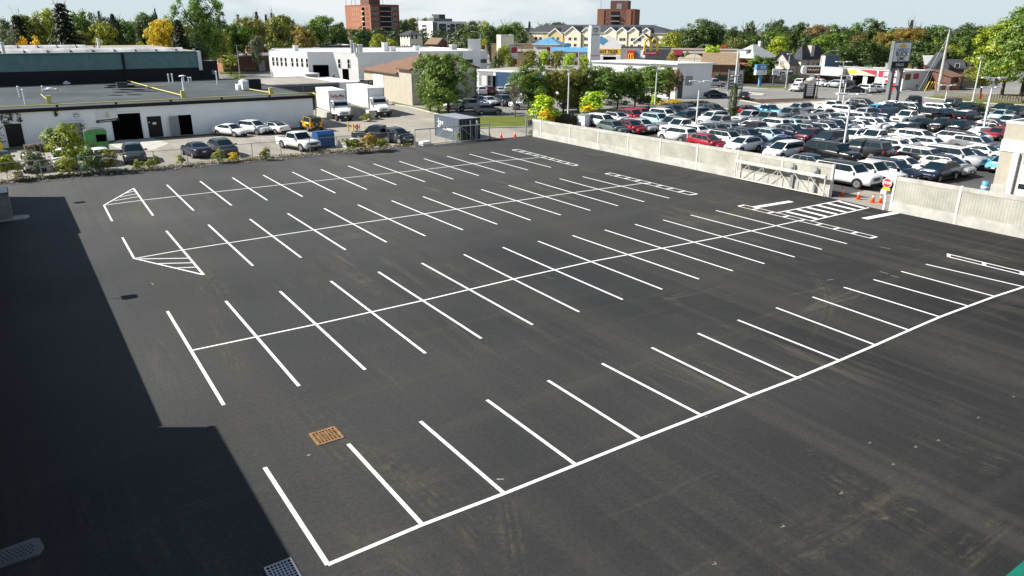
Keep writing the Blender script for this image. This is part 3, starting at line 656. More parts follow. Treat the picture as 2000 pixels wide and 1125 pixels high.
t = thing('fire_hydrant', 'faded red fire hydrant between yellow bollards', 'hydrant', at(697.5, 257.5)); b = MB(); b.lathe([(.2, 0), (.2, .06), (.15, .08), (.15, .75), (.2, .78), (.2, .84), (.15, .95), (.05, 1.02)], 'hydrant', 12); b.build('barrel', t)
b = MB(); b.tube((-.32, 0, .6), (.32, 0, .6), .08, 'hydrant'); b.tube((0, -.3, .55), (0, 0, .55), .1, 'hydrant'); b.build('outlet_cap', t)
def block(label, p0, p1, w, h, m='concrete'):
    (x0, y0), (x1, y1) = W(*p0), W(*p1); L = math.hypot(x1-x0, y1-y0); t = thing('concrete_barrier', label, 'barrier', (x0, y0, 0), math.atan2(y1-y0, x1-x0)); b = MB()
    b.idx([(0, -w/2, 0), (L, -w/2, 0), (L, w/2, 0), (0, w/2, 0), (0, -w*.42, h), (L, -w*.42, h), (L, w*.42, h), (0, w*.42, h)], [(3, 2, 1, 0), (4, 5, 6, 7), (0, 1, 5, 4), (1, 2, 6, 5), (2, 3, 7, 6), (3, 0, 4, 7)], m); b.build('block', t)
block('pale concrete block ramp wall left of the nearer box truck', (622, 224), (644, 233), .9, 1.0); block('long concrete block wall between the two box trucks', (688, 221), (727, 234), 1.0, 1.3, 'concrete_pale')
block('small pale concrete block at the fence under the bushes', (27, 346), (45, 344), .6, .5); block('white concrete slab block between blue dumpster and black pickup', (668, 288), (698, 283), 1.5, .75, 'white')
block('broken white concrete lump at the foot of the truss gate', (822, 284), (838, 281.5), .8, .4, 'white')
for (l, px, py) in (('blue plastic drum behind the right wall', 1921.5, 372),):
    t = thing('drum', l, 'drum', at(px, py+3)); b = MB(); b.lathe([(.28, 0), (.3, .3), (.28, .32), (.3, .62), (.28, .64), (.28, .9)], 'sky_blue', 14); b.build('barrel', t); b = MB(); b.lathe([(.285, .32), (.3, .34), (.3, .5), (.285, .52)], 'text_white', 14); b.build('label_band', t)
# ---------------------------------------------------------------- buildings
def quadbox(b, pts0, pts1, m):
    b.idx(list(pts0)+list(pts1), [(3, 2, 1, 0), (4, 5, 6, 7), (0, 1, 5, 4), (1, 2, 6, 5), (2, 3, 7, 6), (3, 0, 4, 7)], m)
WIN = {}
def win_mesh(w, h, fm, pm, t=.07, mull=0):
    k = ('w', round(w, 2), round(h, 2), fm, pm, t, mull)
    if k not in WIN:
        b = MB(); b.box(-.02, t, -.05, .02, 0, h, fm); b.box(w-t, w+.02, -.05, .02, 0, h, fm); b.box(t, w-t, -.048, .02, 0, t, fm); b.box(t, w-t, -.048, .02, h-t, h, fm)
        for i in range(mull): x = w*(i+1)/(mull+1); b.box(x-t/3, x+t/3, -.046, .02, t, h-t, fm)
        if mull < 0: b.box(t, w-t, -.046, .02, h/2-t/2, h/2+t/2, fm)
        p = MB(); p.box(t, w-t, -.02, .01, t, h-t, pm)
        WIN[k] = (b.mesh('window_frame'), p.mesh('pane'))
    return WIN[k]
SLAB = {}
def slab_mesh(w, h, m, t):
    k = (round(w, 2), round(h, 2), m, t)
    if k not in SLAB: b = MB(); b.box(0, w, -t, .03, 0, h, m); SLAB[k] = b.mesh('panel')
    return SLAB[k]
class Bld:
    def __init__(s, name, label, cat, org, th, w, d, h, wall, roof='flat', rm='midgrey', par=.25, over=.35, rh=2.2, group=None, lip=None, axis='x'):
        s.w, s.d, s.h = w, d, h; s.o = thing(name, label, cat, (org[0], org[1], 0), th, group)
        b = MB()
        if wall: b.box(0, w, 0, d, 0, h, wall)
        if roof == 'gable':
            if axis == 'x': b.face([(0, 0, h), (0, d/2, h+rh), (0, d, h)], wall); b.face([(w, 0, h), (w, d, h), (w, d/2, h+rh)], wall)
            else: b.face([(0, 0, h), (w, 0, h), (w/2, 0, h+rh)], wall); b.face([(0, d, h), (w/2, d, h+rh), (w, d, h)], wall)
        b.build('wall', s.o)
        b = MB(); o = over
        if roof == 'flat':
            lm = lip or wall
            b.box(.2, w-.2, .2, d-.2, h, h+.02, rm)
            for q in ((-.03, w+.03, -.03, .2), (-.03, w+.03, d-.2, d+.03), (-.03, .2, .2, d-.2), (w-.2, w+.03, .2, d-.2)): b.box(*q, h-.02, h+par, lm)
        elif roof == 'gable':
            k = rh/(d/2) if axis == 'x' else rh/(w/2); e = .14
            if axis == 'x':
                for y0, y1, z0, z1 in ((-o, d/2, h-o*k, h+rh), (d/2, d+o, h+rh, h-o*k)):
                    quadbox(b, [(-o, y0, z0), (w+o, y0, z0), (w+o, y1, z1), (-o, y1, z1)], [(-o, y0, z0+e), (w+o, y0, z0+e), (w+o, y1, z1+e), (-o, y1, z1+e)], rm)
            else:
                for x0, x1, z0, z1 in ((-o, w/2, h-o*k, h+rh), (w/2, w+o, h+rh, h-o*k)):
                    quadbox(b, [(x0, -o, z0), (x1, -o, z1), (x1, d+o, z1), (x0, d+o, z0)], [(x0, -o, z0+e), (x1, -o, z1+e), (x1, d+o, z1+e), (x0, d+o, z0+e)], rm)
        elif roof == 'hip':
            r = min(w, d)/2
            if w >= d: p, q = (r, d/2, h+rh), (w-r, d/2, h+rh)
            else: p, q = (w/2, r, h+rh), (w/2, d-r, h+rh)
            A, B, Cc, D = (-o, -o, h), (w+o, -o, h), (w+o, d+o, h), (-o, d+o, h)
            if w >= d: b.face([A, B, q, p], rm); b.face([Cc, D, p, q], rm); b.face([B, Cc, q], rm); b.face([D, A, p], rm)
            else: b.face([A, B, p], rm); b.face([B, Cc, q, p], rm); b.face([Cc, D, q], rm); b.face([D, A, p, q], rm)
            b.box(-o, w+o, -o, d+o, h-.14, h-.004, lip or rm)
        s.roof = b.build('roof', s.o)
    def place(s, f, a, z):
        if f == 'f': return (a, 0, z), 0.0
        if f == 'l': return (0, s.d-a, z), -math.pi/2
        return (s.w, a, z), math.pi/2
    def win(s, f, a, z, w, h, fm='white', pm='pane', mull=0, t=.07):
        fr, pn = win_mesh(w, h, fm, pm, t, mull); loc, r = s.place(f, a, z)
        o = link('window', fr, s.o, loc, r); link('pane', pn, o); return o
    def slab(s, name, f, a, z, w, h, m, t=.04):
        loc, r = s.place(f, a, z); return link(name, slab_mesh(w, h, m, t), s.o, loc, r)
    def text(s, st, f, a, z, size, m, bold=.0, t=.05, sx=1.0, align='CENTER'):
        loc, r = s.place(f, a, z); off = {'f': (0, -t, 0), 'l': (-t, 0, 0), 'r': (t, 0, 0)}[f]
        return text('lettering', st, size, m, s.o, tuple(loc[i]+off[i] for i in range(3)), (math.pi/2, 0, r), .006, bold, align, sx)
    def part(s, name, fn):
        b = MB(); fn(b); return b.build(name, s.o)
def pxw(p, d, px): return along(p, d, px)

# --- long white metal building with the black roof edge
t = Bld('metal_building', 'long low white metal sided building with black roof edge and garage door', 'building', (-95, 98.7), 0, 129.4, 39, 3.95, 'siding', None)
o = t.o
b = MB(); b.box(-.1, 129.5, -.12, 39, 3.95, 4.02, 'membrane'); b.build('roof', o)
b = MB(); b.box(-.2, 129.6, -.3, -.121, 3.72, 4.1, 'black'); b.box(129.5, 129.7, -.3, 39, 3.72, 4.1, 'black'); b.box(-.2, 129.5, -.121, .2, 4.02, 4.1, 'black'); b.build('fascia', o)
ax = lambda px, py: W(px, py)[0]+95
a0, a1 = ax(222, 272), ax(278, 268)
t.slab('garage_door', 'f', a0, 0, a1-a0, 3.0, 'void', .02)
t.part('door_frame', lambda b: (b.box(a0-.12, a0, -.07, .02, 0, 3.1, 'white_metal'), b.box(a1, a1+.12, -.07, .02, 0, 3.1, 'white_metal'), b.box(a0-.12, a1+.12, -.07, .02, 3.1, 3.3, 'white_metal')))
d0 = ax(291, 268); dd = t.slab('door', 'f', d0, .05, 1.55, 2.45, 'black', .05); b = MB(); b.box(.55, .95, -.06, -.05, 1.5, 1.75, 'text_white'); b.box(.12, .25, -.06, -.05, 1.7, 1.82, 'text_white'); b.build('notice_plate', dd)
d1 = ax(353, 265); t.slab('doorway', 'f', d1, .05, 1.5, 2.4, 'void', .03)
b = MB(); b.box(0, .05, -1.2, 0, .05, 2.4, 'grey'); b.box(-.01, .0, -1.0, -.2, 1.3, 2.2, 'midgrey'); dr = b.build('door', o, (d1, -.03, 0), -1.15)
d2 = ax(18, 287); t.slab('door', 'f', d2, .05, 1.55, 2.5, 'black', .05)
d3 = ax(132, 279); t.slab('door', 'f', d3, .05, 1.7, 2.2, 'grey', .06)
t.part('door_canopy', lambda b: b.box(d3-.3, d3+2.0, -.7, 0, 2.35, 2.5, 'white_metal'))
for px in (16, 158): a = ax(px, 283); t.part('wall_lamp', lambda b: (b.box(a, a+.5, -.3, 0, 2.95, 3.25, 'midgrey'), b.box(a+.05, a+.45, -.32, -.3, 3.0, 3.2, 'headlight')))
s0 = ax(199, 274)-.2
t.slab('sign_board', 'f', s0, 2.3, 2.2, 1.3, 'white_metal', .06)
t.part('sign_emblem', lambda b: (b.face([(s0+.85, -.065, 2.95), (s0+1.35, -.065, 2.95), (s0+1.1, -.065, 3.45)], 'cream'), b.box(s0+.85, s0+1.35, -.066, -.06, 2.68, 2.9, 'cream')))
t.part('sign_strip', lambda b: quadbox(b, [(s0-.1, -.1, 2.1), (s0+2.3, -.1, 2.25), (s0+2.3, -.08, 2.25), (s0-.1, -.08, 2.1)], [(s0-.1, -.1, 2.4), (s0+2.3, -.1, 2.55), (s0+2.3, -.08, 2.55), (s0-.1, -.08, 2.4)], 'text_black'))
t.part('sign_script', lambda b: quadbox(b, [(s0+.2, -.11, 2.22), (s0+2.0, -.11, 2.34), (s0+2.0, -.1, 2.34), (s0+.2, -.1, 2.22)], [(s0+.2, -.11, 2.3), (s0+2.0, -.11, 2.42), (s0+2.0, -.1, 2.42), (s0+.2, -.1, 2.3)], 'offwhite'))
# roof gear
def roof_at(px, py, z=4.03): return W(px, py, z)
gy = MB(); zz = 4.3
L0 = roof_at(0, 202, zz); pth = [(-60, 99.6, zz)]+[(roof_at(px, py, zz)[0], 99.6, zz) for px, py in ((100, 199), (300, 188), (480, 181), (595, 176))]
e = pth[-1]; pth += [(34.75, 99.3, zz), (34.75, 98.3, zz-.1), (34.5, 98.3, 0)]
gy.path(pth, .07, 'gas_yellow'); 
t2 = thing('gas_pipe', 'yellow gas pipe running along the edge of the black roof', 'pipe'); gy.build('pipe_run', t2)
b = MB()
for x in range(-55, 34, 6): b.box(x-.12, x+.12, 99.5, 99.7, 4.025, 4.24, 'black')
b.build('support_block', t2)
def roof_pipe(label, pts, r=.08, z=4.25):
    t = thing('gas_pipe', label, 'pipe'); b = MB(); b.path([(*roof_at(px, py, z), z) for px, py in pts], r, 'gas_yellow'); b.build('pipe_run', t)
    b = MB(); x, y = roof_at(*pts[-1], z); b.box(x-.25, x+.25, y-.1, y+.3, 4.025, 4.9, 'gas_yellow'); b.build('valve_box', t)
roof_pipe('short yellow pipe slanting across the roof at its left part', [(80, 184), (96, 198)], .06)
roof_pipe('long yellow pipe slanting across the middle of the black roof', [(242, 155.5), (300, 172), (358, 187)])
roof_pipe('yellow pipe from the black cooling unit to the roof edge', [(487, 174), (530, 181)], .07)
x, y = roof_at(318, 170, 4.25); t2 = thing('gas_pipe', 'short yellow pipe stub lying across the long slanted roof pipe', 'pipe'); b = MB(); b.tube((x-2.2, y-.3, 4.4), (x+.6, y+.4, 4.4), .09, 'gas_yellow'); b.build('pipe_run', t2)
def vent(label, px, py, h, r=.12, capr=.2, m='pole_white', kind='pipe'):
    x, y = roof_at(px, py); t = thing('roof_vent', label, 'roof vent', (x, y, 4.03), group='white vents on the black roof'); b = MB()
    if kind == 'pipe': b.tube((0, 0, 0), (0, 0, h), r, m)
    else: b.box(-r*3, r*3, -r*2.2, r*2.2, 0, h*.6, m); b.lathe([(r*2, h*.6), (r*1.6, h), (r*.4, h*1.1)], m, 10)
    b.build('stack', t)
    if kind == 'pipe': b = MB(); b.lathe([(capr, h), (capr, h+.08), (capr*.3, h+.16)], m, 10); b.build('cap', t)
for i, (px, py, h, l) in enumerate(((39, 191, 1.3, 'leaning thin white vent on the left of the roof'), (50, 204, 1.6, 'thin white vent pipe by the left roof edge'), (84, 178, .6, 'tiny white vent beside the small skylight'), (92, 161, .5, 'short white vent near the black wall, first from left'),
        (158, 159, 1.1, 'thin tall white vent near the black wall'), (196, 157, .6, 'small white vent right of the thin tall vent'), (330.5, 161, 1.2, 'left one of the paired white vents near the black wall'), (338, 162, 1.3, 'right one of the paired white vents near the black wall'),
        (369, 161, .7, 'left of two tiny white vents by the roof pipe'), (373.5, 161, .7, 'right of two tiny white vents by the roof pipe'), (362, 190, 2.6, 'tall white T topped vent at the roof edge'), (425, 165, 1.9, 'white vent pipe on a pale patch near the roof corner'))):
    vent(l, px, py, h, .1 if i != 10 else .16, .16 if i != 10 else .45)
vent('white mushroom vent with a pale streak on the roof', 130, 164, .45, .16, kind='m'); vent('low white skylight box on the roof left part', 98, 177, .4, .26, kind='m'); vent('white cone vent left of the black cooling unit', 475, 175, 1.3, .3, kind='m')
x, y = roof_at(499, 176); t2 = thing('cooling_unit', 'black rooftop cooling unit with a pale side near the roof corner', 'air unit', (x-.8, y, 4.03)); b = MB(); b.box(0, 1.7, 0, 1.4, .1, 1.5, 'black'); b.build('case', t2); b = MB(); b.box(-.9, -.02, .1, 1.2, .1, 1.3, 'pole_white'); b.build('coil', t2)
x, y = roof_at(239, 171); t2 = thing('roof_hatch', 'small black box hatch in the dark puddle on the roof', 'hatch', (x, y, 4.03)); b = MB(); b.box(-.7, .7, -.5, .5, 0, .7, 'darkgrey'); b.build('hatch_box', t2); b = MB(); b.box(-.75, .75, -.55, .55, .7, .76, 'black'); b.build('lid', t2)
pd = MB(); M['puddle'] = mat('puddle', (.006, .008, .01), .9, .2, 1, spec=0.0)
rr = random.Random(3)
for cx, cy, wx, wy in ((236, 167.5, 34, 2.6), (262, 170, 26, 1.6), (215, 171, 16, 1.2), (255, 175, 38, 1.3), (285, 178, 26, 1.0), (240, 180, 24, .9), (225, 186, 18, .8), (262, 185, 20, .9), (300, 173, 16, .9)):
    pts = []
    for k in range(18):
        a = 2*math.pi*k/18; r = rr.uniform(.65, 1.1); pts.append((cx+wx*r*math.cos(a), cy+wy*r*math.sin(a)))
    pd.face([(*roof_at(px, py, 4.03), 4.032) for px, py in pts], 'puddle')
o2 = pd.build('puddle'); o2['kind'] = 'structure'
# --- green shed behind with white ridged roof
gx = W(403, 155, 4.25)[0]
t = Bld('green_shed', 'long dark green clad factory hall with white ridged roof behind the black roof', 'factory hall', (-95, 138), 0, gx+95, 45, 6.05, 'black', None); o = t.o
b = MB(); b.box(-.02, gx+95.02, -.03, 44.9, 6.05, 8.5, 'green_clad'); b.build('cladding', o)
b = MB(); b.box(gx+95-.25, gx+95.3, -.3, 1.0, 5.6, 8.7, 'white_metal'); b.build('corner_trim', o)
b = MB(); b.box(-.2, gx+95.2, -.2, 45, 8.5, 8.64, 'green_trim'); b.build('gutter', o)
b = MB(); b.box(0, gx+95, .3, 45, 8.64, 8.7, 'gravel_roof'); b.build('roof', o)
t.part('downpipe', lambda b: b.box(W(254, 140, 6)[0]+95, W(254, 140, 6)[0]+95.35, -.25, -.03, 4.3, 8.5, 'black'))
M['ridge_cap'] = mat('ridge_cap', (.72, .73, .73), .6, .4, .55, c2=(.3, .3, .3), stretch=(1, .6, .6))  # dark mottle stands for the shadows of the ridge bumps
for k, (yy, xe, hh) in enumerate(((2.5, 94, .55), (30, 70, .5))):
    b = MB(); n = 6; pr = [(-1.1+2.2*i/n, 8.7+hh*math.sin(math.pi*i/n)) for i in range(n+1)]
    xs = -95; xr = gx+(-2 if k == 0 else -14)
    x = 0
    while x < xr+95-.1:
        x1 = min(x+2.9, xr+95); b.idx([(x, yy+p[0], p[1]) for p in pr]+[(x1, yy+p[0], p[1]) for p in pr], [(i, i+1, i+2+n, i+1+n) for i in range(n)]+[tuple(range(n+1)), tuple(range(2*n+1, n, -1))], 'ridge_cap'); x += 3.1
        b.box(x-.2, x, yy-1.0, yy+1.0, 8.7, 8.7+hh*.6, 'darkgrey')
    b.build('ridge_vent', o)
for px, py, h, l in ((8, 105, 1.5, 'stubby white flue on the far left of the ridged roof'), (194, 95, 1.6, 'stubby white flue in the middle of the ridged roof')):
    x, y = W(px, py, 8.7); t2 = thing('roof_vent', l, 'roof vent', (x, y, 8.7), group='flues on the ridged roof'); b = MB(); b.tube((0, 0, 0), (0, 0, h), .22, 'pole_white'); b.build('stack', t2); b = MB(); b.lathe([(.3, h), (.25, h+.15)], 'pole_white', 8); b.build('cap', t2)
x, y = W(424, 153, 4.1); t2 = Bld('roof_shed', 'black box shaped plant room at the end of the green hall', 'plant room', (x-3.2, 138.1), 0, 3.4, 4, 7.0, 'black', par=.05); t2.slab('notice', 'f', 2.4, 4.8, .5, .7, 'grey', .03)
# --- dark walled low building between
t = Bld('low_building', 'low dark walled building with a gravel roof between the trucks and black roof', 'building', (34.75, 121), 0, 12.2, 17, 3.9, 'midgrey', rm='gravel_roof', par=.12, lip='white_metal')
for k in range(4): t.slab('wall_panel', 'f', .1+3.0*k, .2, 2.85, 3.4, 'darkgrey', .04)
t = Bld('white_annex', 'white wall stub with black graffiti strokes beside the dark panel', 'annex', (47.2, 121.5), 0, 3.4, 14, 3.8, 'white_wall', rm='white_roof', par=.1)
t.part('graffiti', lambda b: [quadbox(b, [(x, -.03, z), (x+.3, -.03, z), (x+.3, -.01, z), (x, -.01, z)], [(x+dx, -.03, z+.9), (x+dx+.3, -.03, z+.9), (x+dx+.3, -.01, z+.9), (x+dx, -.01, z+.9)], 'text_black') for x, z, dx in ((.2, .8, .5), (.7, .8, -.5), (1.3, .7, 0), (1.5, .7, .6), (2.2, .7, 0))])
p = W(676, 205); t = thing('mural_panel', 'tall dark panel with stacked pale lettering behind the second box truck', 'panel', (50.9, 121.3, 0)); b = MB(); b.box(0, 2.3, 0, .15, 0, 4.1, 'darkgrey'); b.build('board', t)
b = MB()
for i, z in enumerate((3.5, 2.9, 2.3, 1.7, 1.1)):
    for j in range(3): b.box(.25+.65*j, .7+.65*j, -.02, 0, z, z+.4, 'beige'); b.box(.35+.65*j, .5+.65*j, -.025, -.02, z+.1, z+.28, 'darkgrey')
b.build('painted_letters', t)
# --- big white building
h = 6.9; P = [W(524, 100.4, h), W(599.5, 103, h), W(650, 103, h), W(698, 104, h), (104.0, 165.4), (106, 200), (62, 205)]
t = thing('white_building', 'large white flat roofed building with slim windows and dark loading door', 'building', (0, 0, 0)); b = MB(); b.prism(P, 0, h, 'white_wall', 'white_roof'); b.build('wall', t)
b = MB()
for (x0, y0), (x1, y1) in zip(P, P[1:]+P[:1]):
    L = math.hypot(x1-x0, y1-y0); nx, ny = -(y1-y0)/L, (x1-x0)/L; q = [(x0, y0), (x0-nx*.03, y0-ny*.03), (x1-nx*.03, y1-ny*.03), (x1, y1), (x1+nx*.3, y1+ny*.3), (x0+nx*.3, y0+ny*.3)]
    b.prism(q, h+.001, h+.2, 'white_wall')
b.build('roof_edge', t)
def on_seg(par, p, q, px, z, w, hh, m, name, tt=.04, fr=None, mull=-1):
    L = math.hypot(q[0]-p[0], q[1]-p[1]); d = ((q[0]-p[0])/L, (q[1]-p[1])/L); a = along(p, d, px); r = math.atan2(d[1], d[0])
    if fr:
        f, pn = win_mesh(w, hh, fr, m, .08, mull); o = link(name, f, par, (p[0]+d[0]*a, p[1]+d[1]*a, z), r); link('pane', pn, o)
    else: o = link(name, slab_mesh(w, hh, m, tt), par, (p[0]+d[0]*a, p[1]+d[1]*a, z), r)
    return o
for px in (527.5, 535.2, 543.6, 552, 564.7, 574.3, 583.9, 593.7): on_seg(t, P[0], P[1], px, 3.6, .9, 2.1, 'pane', 'window', fr='white')
for px in (656.8, 675.2): on_seg(t, P[2], P[3], px, 3.5, .8, 2.1, 'pane', 'window', fr='white')
on_seg(t, P[1], P[2], 607, 0, 3.55, 4.2, 'void', 'loading_door'); on_seg(t, P[1], P[2], 645.3, 0, .55, 2.0, 'midgrey', 'door'); on_seg(t, P[2], P[3], 664.5, 0, 1.7, 3.4, 'void', 'doorway')
on_seg(t, P[3], P[4], 907, 4.0, 6.5, 1.0, 'pane', 'window', fr='grey', mull=3)
for i, (px, py, s, hh, l) in enumerate(((578, 100, .5, 1.2, 'white mushroom vent on the left of the white roof'), (693, 103, .25, 2.0, 'tall grey duct on the white roof'), (703, 103, .5, 1.7, 'boxy white air handler beside the grey ducts'), (688, 104, .25, 2.6, 'thin grey flue on the white roof corner'),
        (752, 100, .55, 1.9, 'white tower shaped vent on the white roof'), (765, 100, .8, 1.0, 'low white roof unit right of the tower vent'), (813, 98.5, .6, 1.0, 'small white roof cap near the beige house'), (885, 97, .8, 1.1, 'grey roof unit in front of the hedge trees'))):
    x, y = W(px, py, h); tt = thing('roof_unit', l, 'roof unit', (x, y, h+.02), group='units on the white roof'); b = MB(); b.box(-s, s, -s, s, 0, hh, 'pole_white' if 'grey' not in l else 'galv'); b.build('case', tt); b = MB(); b.box(-s-.08, s+.08, -s-.08, s+.08, hh, hh+.12, 'white_metal'); b.build('cap', tt)
t = Bld('white_tower', 'plain white block standing up behind the white roof', 'tower', W(914, 100, h), CAMDIR, 3.1, 3, 9.7, 'white_wall', par=.05)
t = Bld('loading_canopy', 'white lean-to canopy against the white building front', 'canopy', (54.5, 172.5), -1.2, 6.5, 4, 2.6, 'white_wall', rm='white_roof', par=.08); t.slab('shutter', 'r', .4, .2, 3.2, 2.2, 'grey', .04)
# --- beige shed with brown roof
cx, cy = 58.0, 116.3; wS = along((cx, cy), (1, 0), 929)
t = thing('beige_shed', 'beige block workshop with brown gable roof and tall white side door', 'workshop', (cx, cy, 0)); o = t; rz, e1, e2 = 8.0, 5.9, 5.0
b = MB(); b.box(0, wS, 0, 20, 0, 5.0, 'stucco'); b.box(.003, wS-.003, .003, 5, 5.0, e1, 'stucco'); b.face([(.003, .003, e1), (wS-.003, .003, e1), (wS/2, .003, rz)], 'stucco'); b.build('wall', o)
b = MB(); b.face([(.01, -.02, 5.1), (wS-.01, -.02, 5.1), (wS-.01, -.02, e1), (wS/2, -.02, rz), (.01, -.02, e1)], 'cream_pale'); b.build('gable_panel', o)
b = MB()
quadbox(b, [(-.5, -.5, e1-.1), (wS/2, -.5, rz), (wS/2, 5, rz), (-.5, 5, e1-.1)], [(-.5, -.5, e1+.06), (wS/2, -.5, rz+.16), (wS/2, 5, rz+.16), (-.5, 5, e1+.06)], 'shingle_brown')
b.face([(wS/2, -.5, rz+.16), (wS+.5, -.5, e1), (wS+.5, 20.5, e2+.06), (wS/2, 7, rz+.16)], 'shingle_brown')
b.face([(-.5, 5, e2+.06), (wS/2, 5, rz+.15), (wS/2, 7, rz+.15), (-.5, 20.5, e2+.06)], 'shingle_brown'); b.face([(-.5, 20.5, e2+.06), (wS/2, 7, rz+.15), (wS+.5, 20.5, e2+.06)], 'shingle_brown'); b.box(-.5, -.4, 5, 20.5, e2-.12, e2+.05, 'shingle_brown'); b.build('roof', o)
b = MB(); b.box(-.55, -.42, -.5, 5, e1-.12, e1+.02, 'wood_brown'); quadbox(b, [(-.5, -.56, e1-.2), (wS/2, -.56, rz-.08), (wS/2, -.5, rz-.08), (-.5, -.5, e1-.2)], [(-.5, -.56, e1+.1), (wS/2, -.56, rz+.2), (wS/2, -.5, rz+.2), (-.5, -.5, e1+.1)], 'wood_brown')
quadbox(b, [(wS/2, -.56, rz-.08), (wS+.5, -.56, e1-.25), (wS+.5, -.5, e1-.25), (wS/2, -.5, rz-.08)], [(wS/2, -.56, rz+.2), (wS+.5, -.56, e1+.05), (wS+.5, -.5, e1+.05), (wS/2, -.5, rz+.2)], 'wood_brown'); b.box(wS-.15, wS, -.12, -.02, 0, e1, 'wood_brown'); b.build('fascia', o)
b = MB(); b.box(-.06, .02, 11.3, 15.6, 0, 4.5, 'white'); b.build('door', o)
x, y = wS/2-1.5, 6; b = MB(); b.lathe([(.25, rz-.8), (.25, rz+.1), (.35, rz+.15), (.1, rz+.5)], 'galv', 10, (x, y)); b.build('roof_turbine', o)
# --- low white and blue dealership behind the trees
A, B, Cc = W(932, 171), W(1155, 183), W(1318, 193); D = W(1386, 191)
t = thing('blue_dealership', 'low white and blue panelled showroom behind the front trees', 'showroom', (0, 0, 0)); d = ((B[0]-A[0]), (B[1]-A[1])); L = math.hypot(*d); d = (d[0]/L, d[1]/L); n = (-d[1], d[0])
if n[0] < 0: n = (-n[0], -n[1])
b = MB(); b.prism([A, B, (B[0]+n[0]*14, B[1]+n[1]*14), (A[0]+n[0]*14, A[1]+n[1]*14)], 0, 3.8, 'white_wall', 'gravel_roof'); b.build('wall', t)
b = MB(); b.prism([(A[0]-n[0]*.12, A[1]-n[1]*.12), (B[0]-n[0]*.12, B[1]-n[1]*.12), (B[0]+n[0]*.1, B[1]+n[1]*.1), (A[0]+n[0]*.1, A[1]+n[1]*.1)], 3.55, 3.95, 'white_metal'); b.build('fascia', t)
for px, w, m, z, hh, nm in ((935, 3.6, 'grey', 0, 3.4, 'wall_panel'), (940, 1.3, 'white', 0, 2.6, 'door'), (952, 2.6, 'void', 0, 2.7, 'doorway'), (968, 8.5, 'navy_panel', 0, 3.4, 'wall_panel'), (1004, 9.5, 'pane', .4, 2.2, 'window'), (1045, 10, 'navy_panel', .1, 3.2, 'wall_panel'), (1090, 11, 'pane', .4, 2.4, 'window')): on_seg(t, A, B, px, z, w, hh, m, nm, .05)
t = thing('white_showroom', 'tall white showroom block with blue stripe end door and small window', 'showroom', (0, 0, 0)); n2 = (D[0]-Cc[0], D[1]-Cc[1])
b = MB(); b.prism([B, Cc, D, (D[0]+B[0]-Cc[0]+4, D[1]+B[1]-Cc[1]+2)], 0, 6.2, 'white_wall', 'white_roof'); b.build('wall', t)
b = MB(); q = 1.03; b.prism([(B[0]-.3, B[1]+.1), (Cc[0]-.3, Cc[1]-.3), (D[0]+.6, D[1]-.5), (D[0]+B[0]-Cc[0]+4, D[1]+B[1]-Cc[1]+2)], 6.2, 6.45, 'white_metal'); b.build('cornice', t)
on_seg(t, Cc, D, 1331, .1, 1.0, 3.2, 'darkgrey', 'door', .06); on_seg(t, Cc, D, 1345, 2.4, 1.5, 1.7, 'grey', 'window', fr='grey', mull=1); on_seg(t, Cc, D, 1326, 4.1, .6, .35, 'text_grey', 'notice_plate', .04)
LB = math.hypot(Cc[0]-B[0], Cc[1]-B[1]); on_seg(t, B, Cc, 1190, .3, LB*.45, 3.0, 'pane', 'window', .05); on_seg(t, B, Cc, 1309, .3, LB*.04, 3.0, 'pane', 'window', .05); on_seg(t, B, Cc, 1311, 3.6, LB*.03, .8, 'text_blue', 'stripe_band', .05)
# --- grey cream dealer service building on the right edge
x, y = W(1935, 378)
t = Bld('service_building', 'cream rendered service garage with white band and roll up door', 'garage', (x, y), -math.pi/2, 40, 25, 5.75, 'stucco', par=.18, lip='white')
t.part('band', lambda b: b.box(-.05, 40, -.06, .02, 3.55, 4.45, 'white')); t.part('pier', lambda b: b.box(1.1, 1.5, -.25, .02, 0, 3.55, 'white_metal'))
o = t.slab('garage_door', 'f', 1.75, 0, 5.2, 3.35, 'white', .05)
for z in (.75, 2.75):
    for k in range(4):
        b = MB(); b.box(.12+1.27*k, 1.27+1.27*k, -.065, -.05, z, z+.42, 'pane'); b.build('pane', o)
t.slab('garage_door', 'f', 9, 0, 5.2, 3.35, 'white', .05)
t.part('wall_base', lambda b: b.box(-.08, 1.0, -.1, .02, 0, .8, 'concrete_pale'))
# ---------------------------------------------------------------- buildings farther away
def two(name, label, cat, pxL, pxC, pxR, Y, ytop, wall, base=None, **k):
    c = W(*base) if base else WY(pxC, Y); Y = depth(c)
    w = along(c, (1, 0), pxR); d = along(c, (0, 1), pxL); h = ZY(ytop, Y, pxC)
    b = Bld(name, label, cat, c, 0.0, w, d, h, wall, **k); b.c = c; b.Y = Y
    b.fx = lambda px: along(c, (1, 0), px); b.lx = lambda px: d-along(c, (0, 1), px)
    return b
def front(name, label, cat, pxL, pxR, Y, ytop, wall, depth_=12, th=CAMDIR-.3, **k):
    c = WY(pxL, Y); dr = (math.cos(th), math.sin(th)); w = along(c, dr, pxR); h = ZY(ytop, Y, (pxL+pxR)/2)
    b = Bld(name, label, cat, c, th, w, depth_, h, wall, **k); b.Y = Y; b.fx = lambda px: along(c, dr, px); b.z = lambda py, px=None: ZY(py, Y, px or (pxL+pxR)/2)
    return b
b = two('brick_building', 'low brown brick building with a lit orange brick end beside the road', 'building', 401, 437, 560, 0, 110.5, 'brick_brown', base=(437, 140.5), par=.3, lip='white_metal', rm='gravel_roof')
b.slab('lit_tone_wall', 'l', 0, 0, b.d, b.h-.05, 'brick_orange', .02)  # sunlit end painted as a lighter orange brick slab
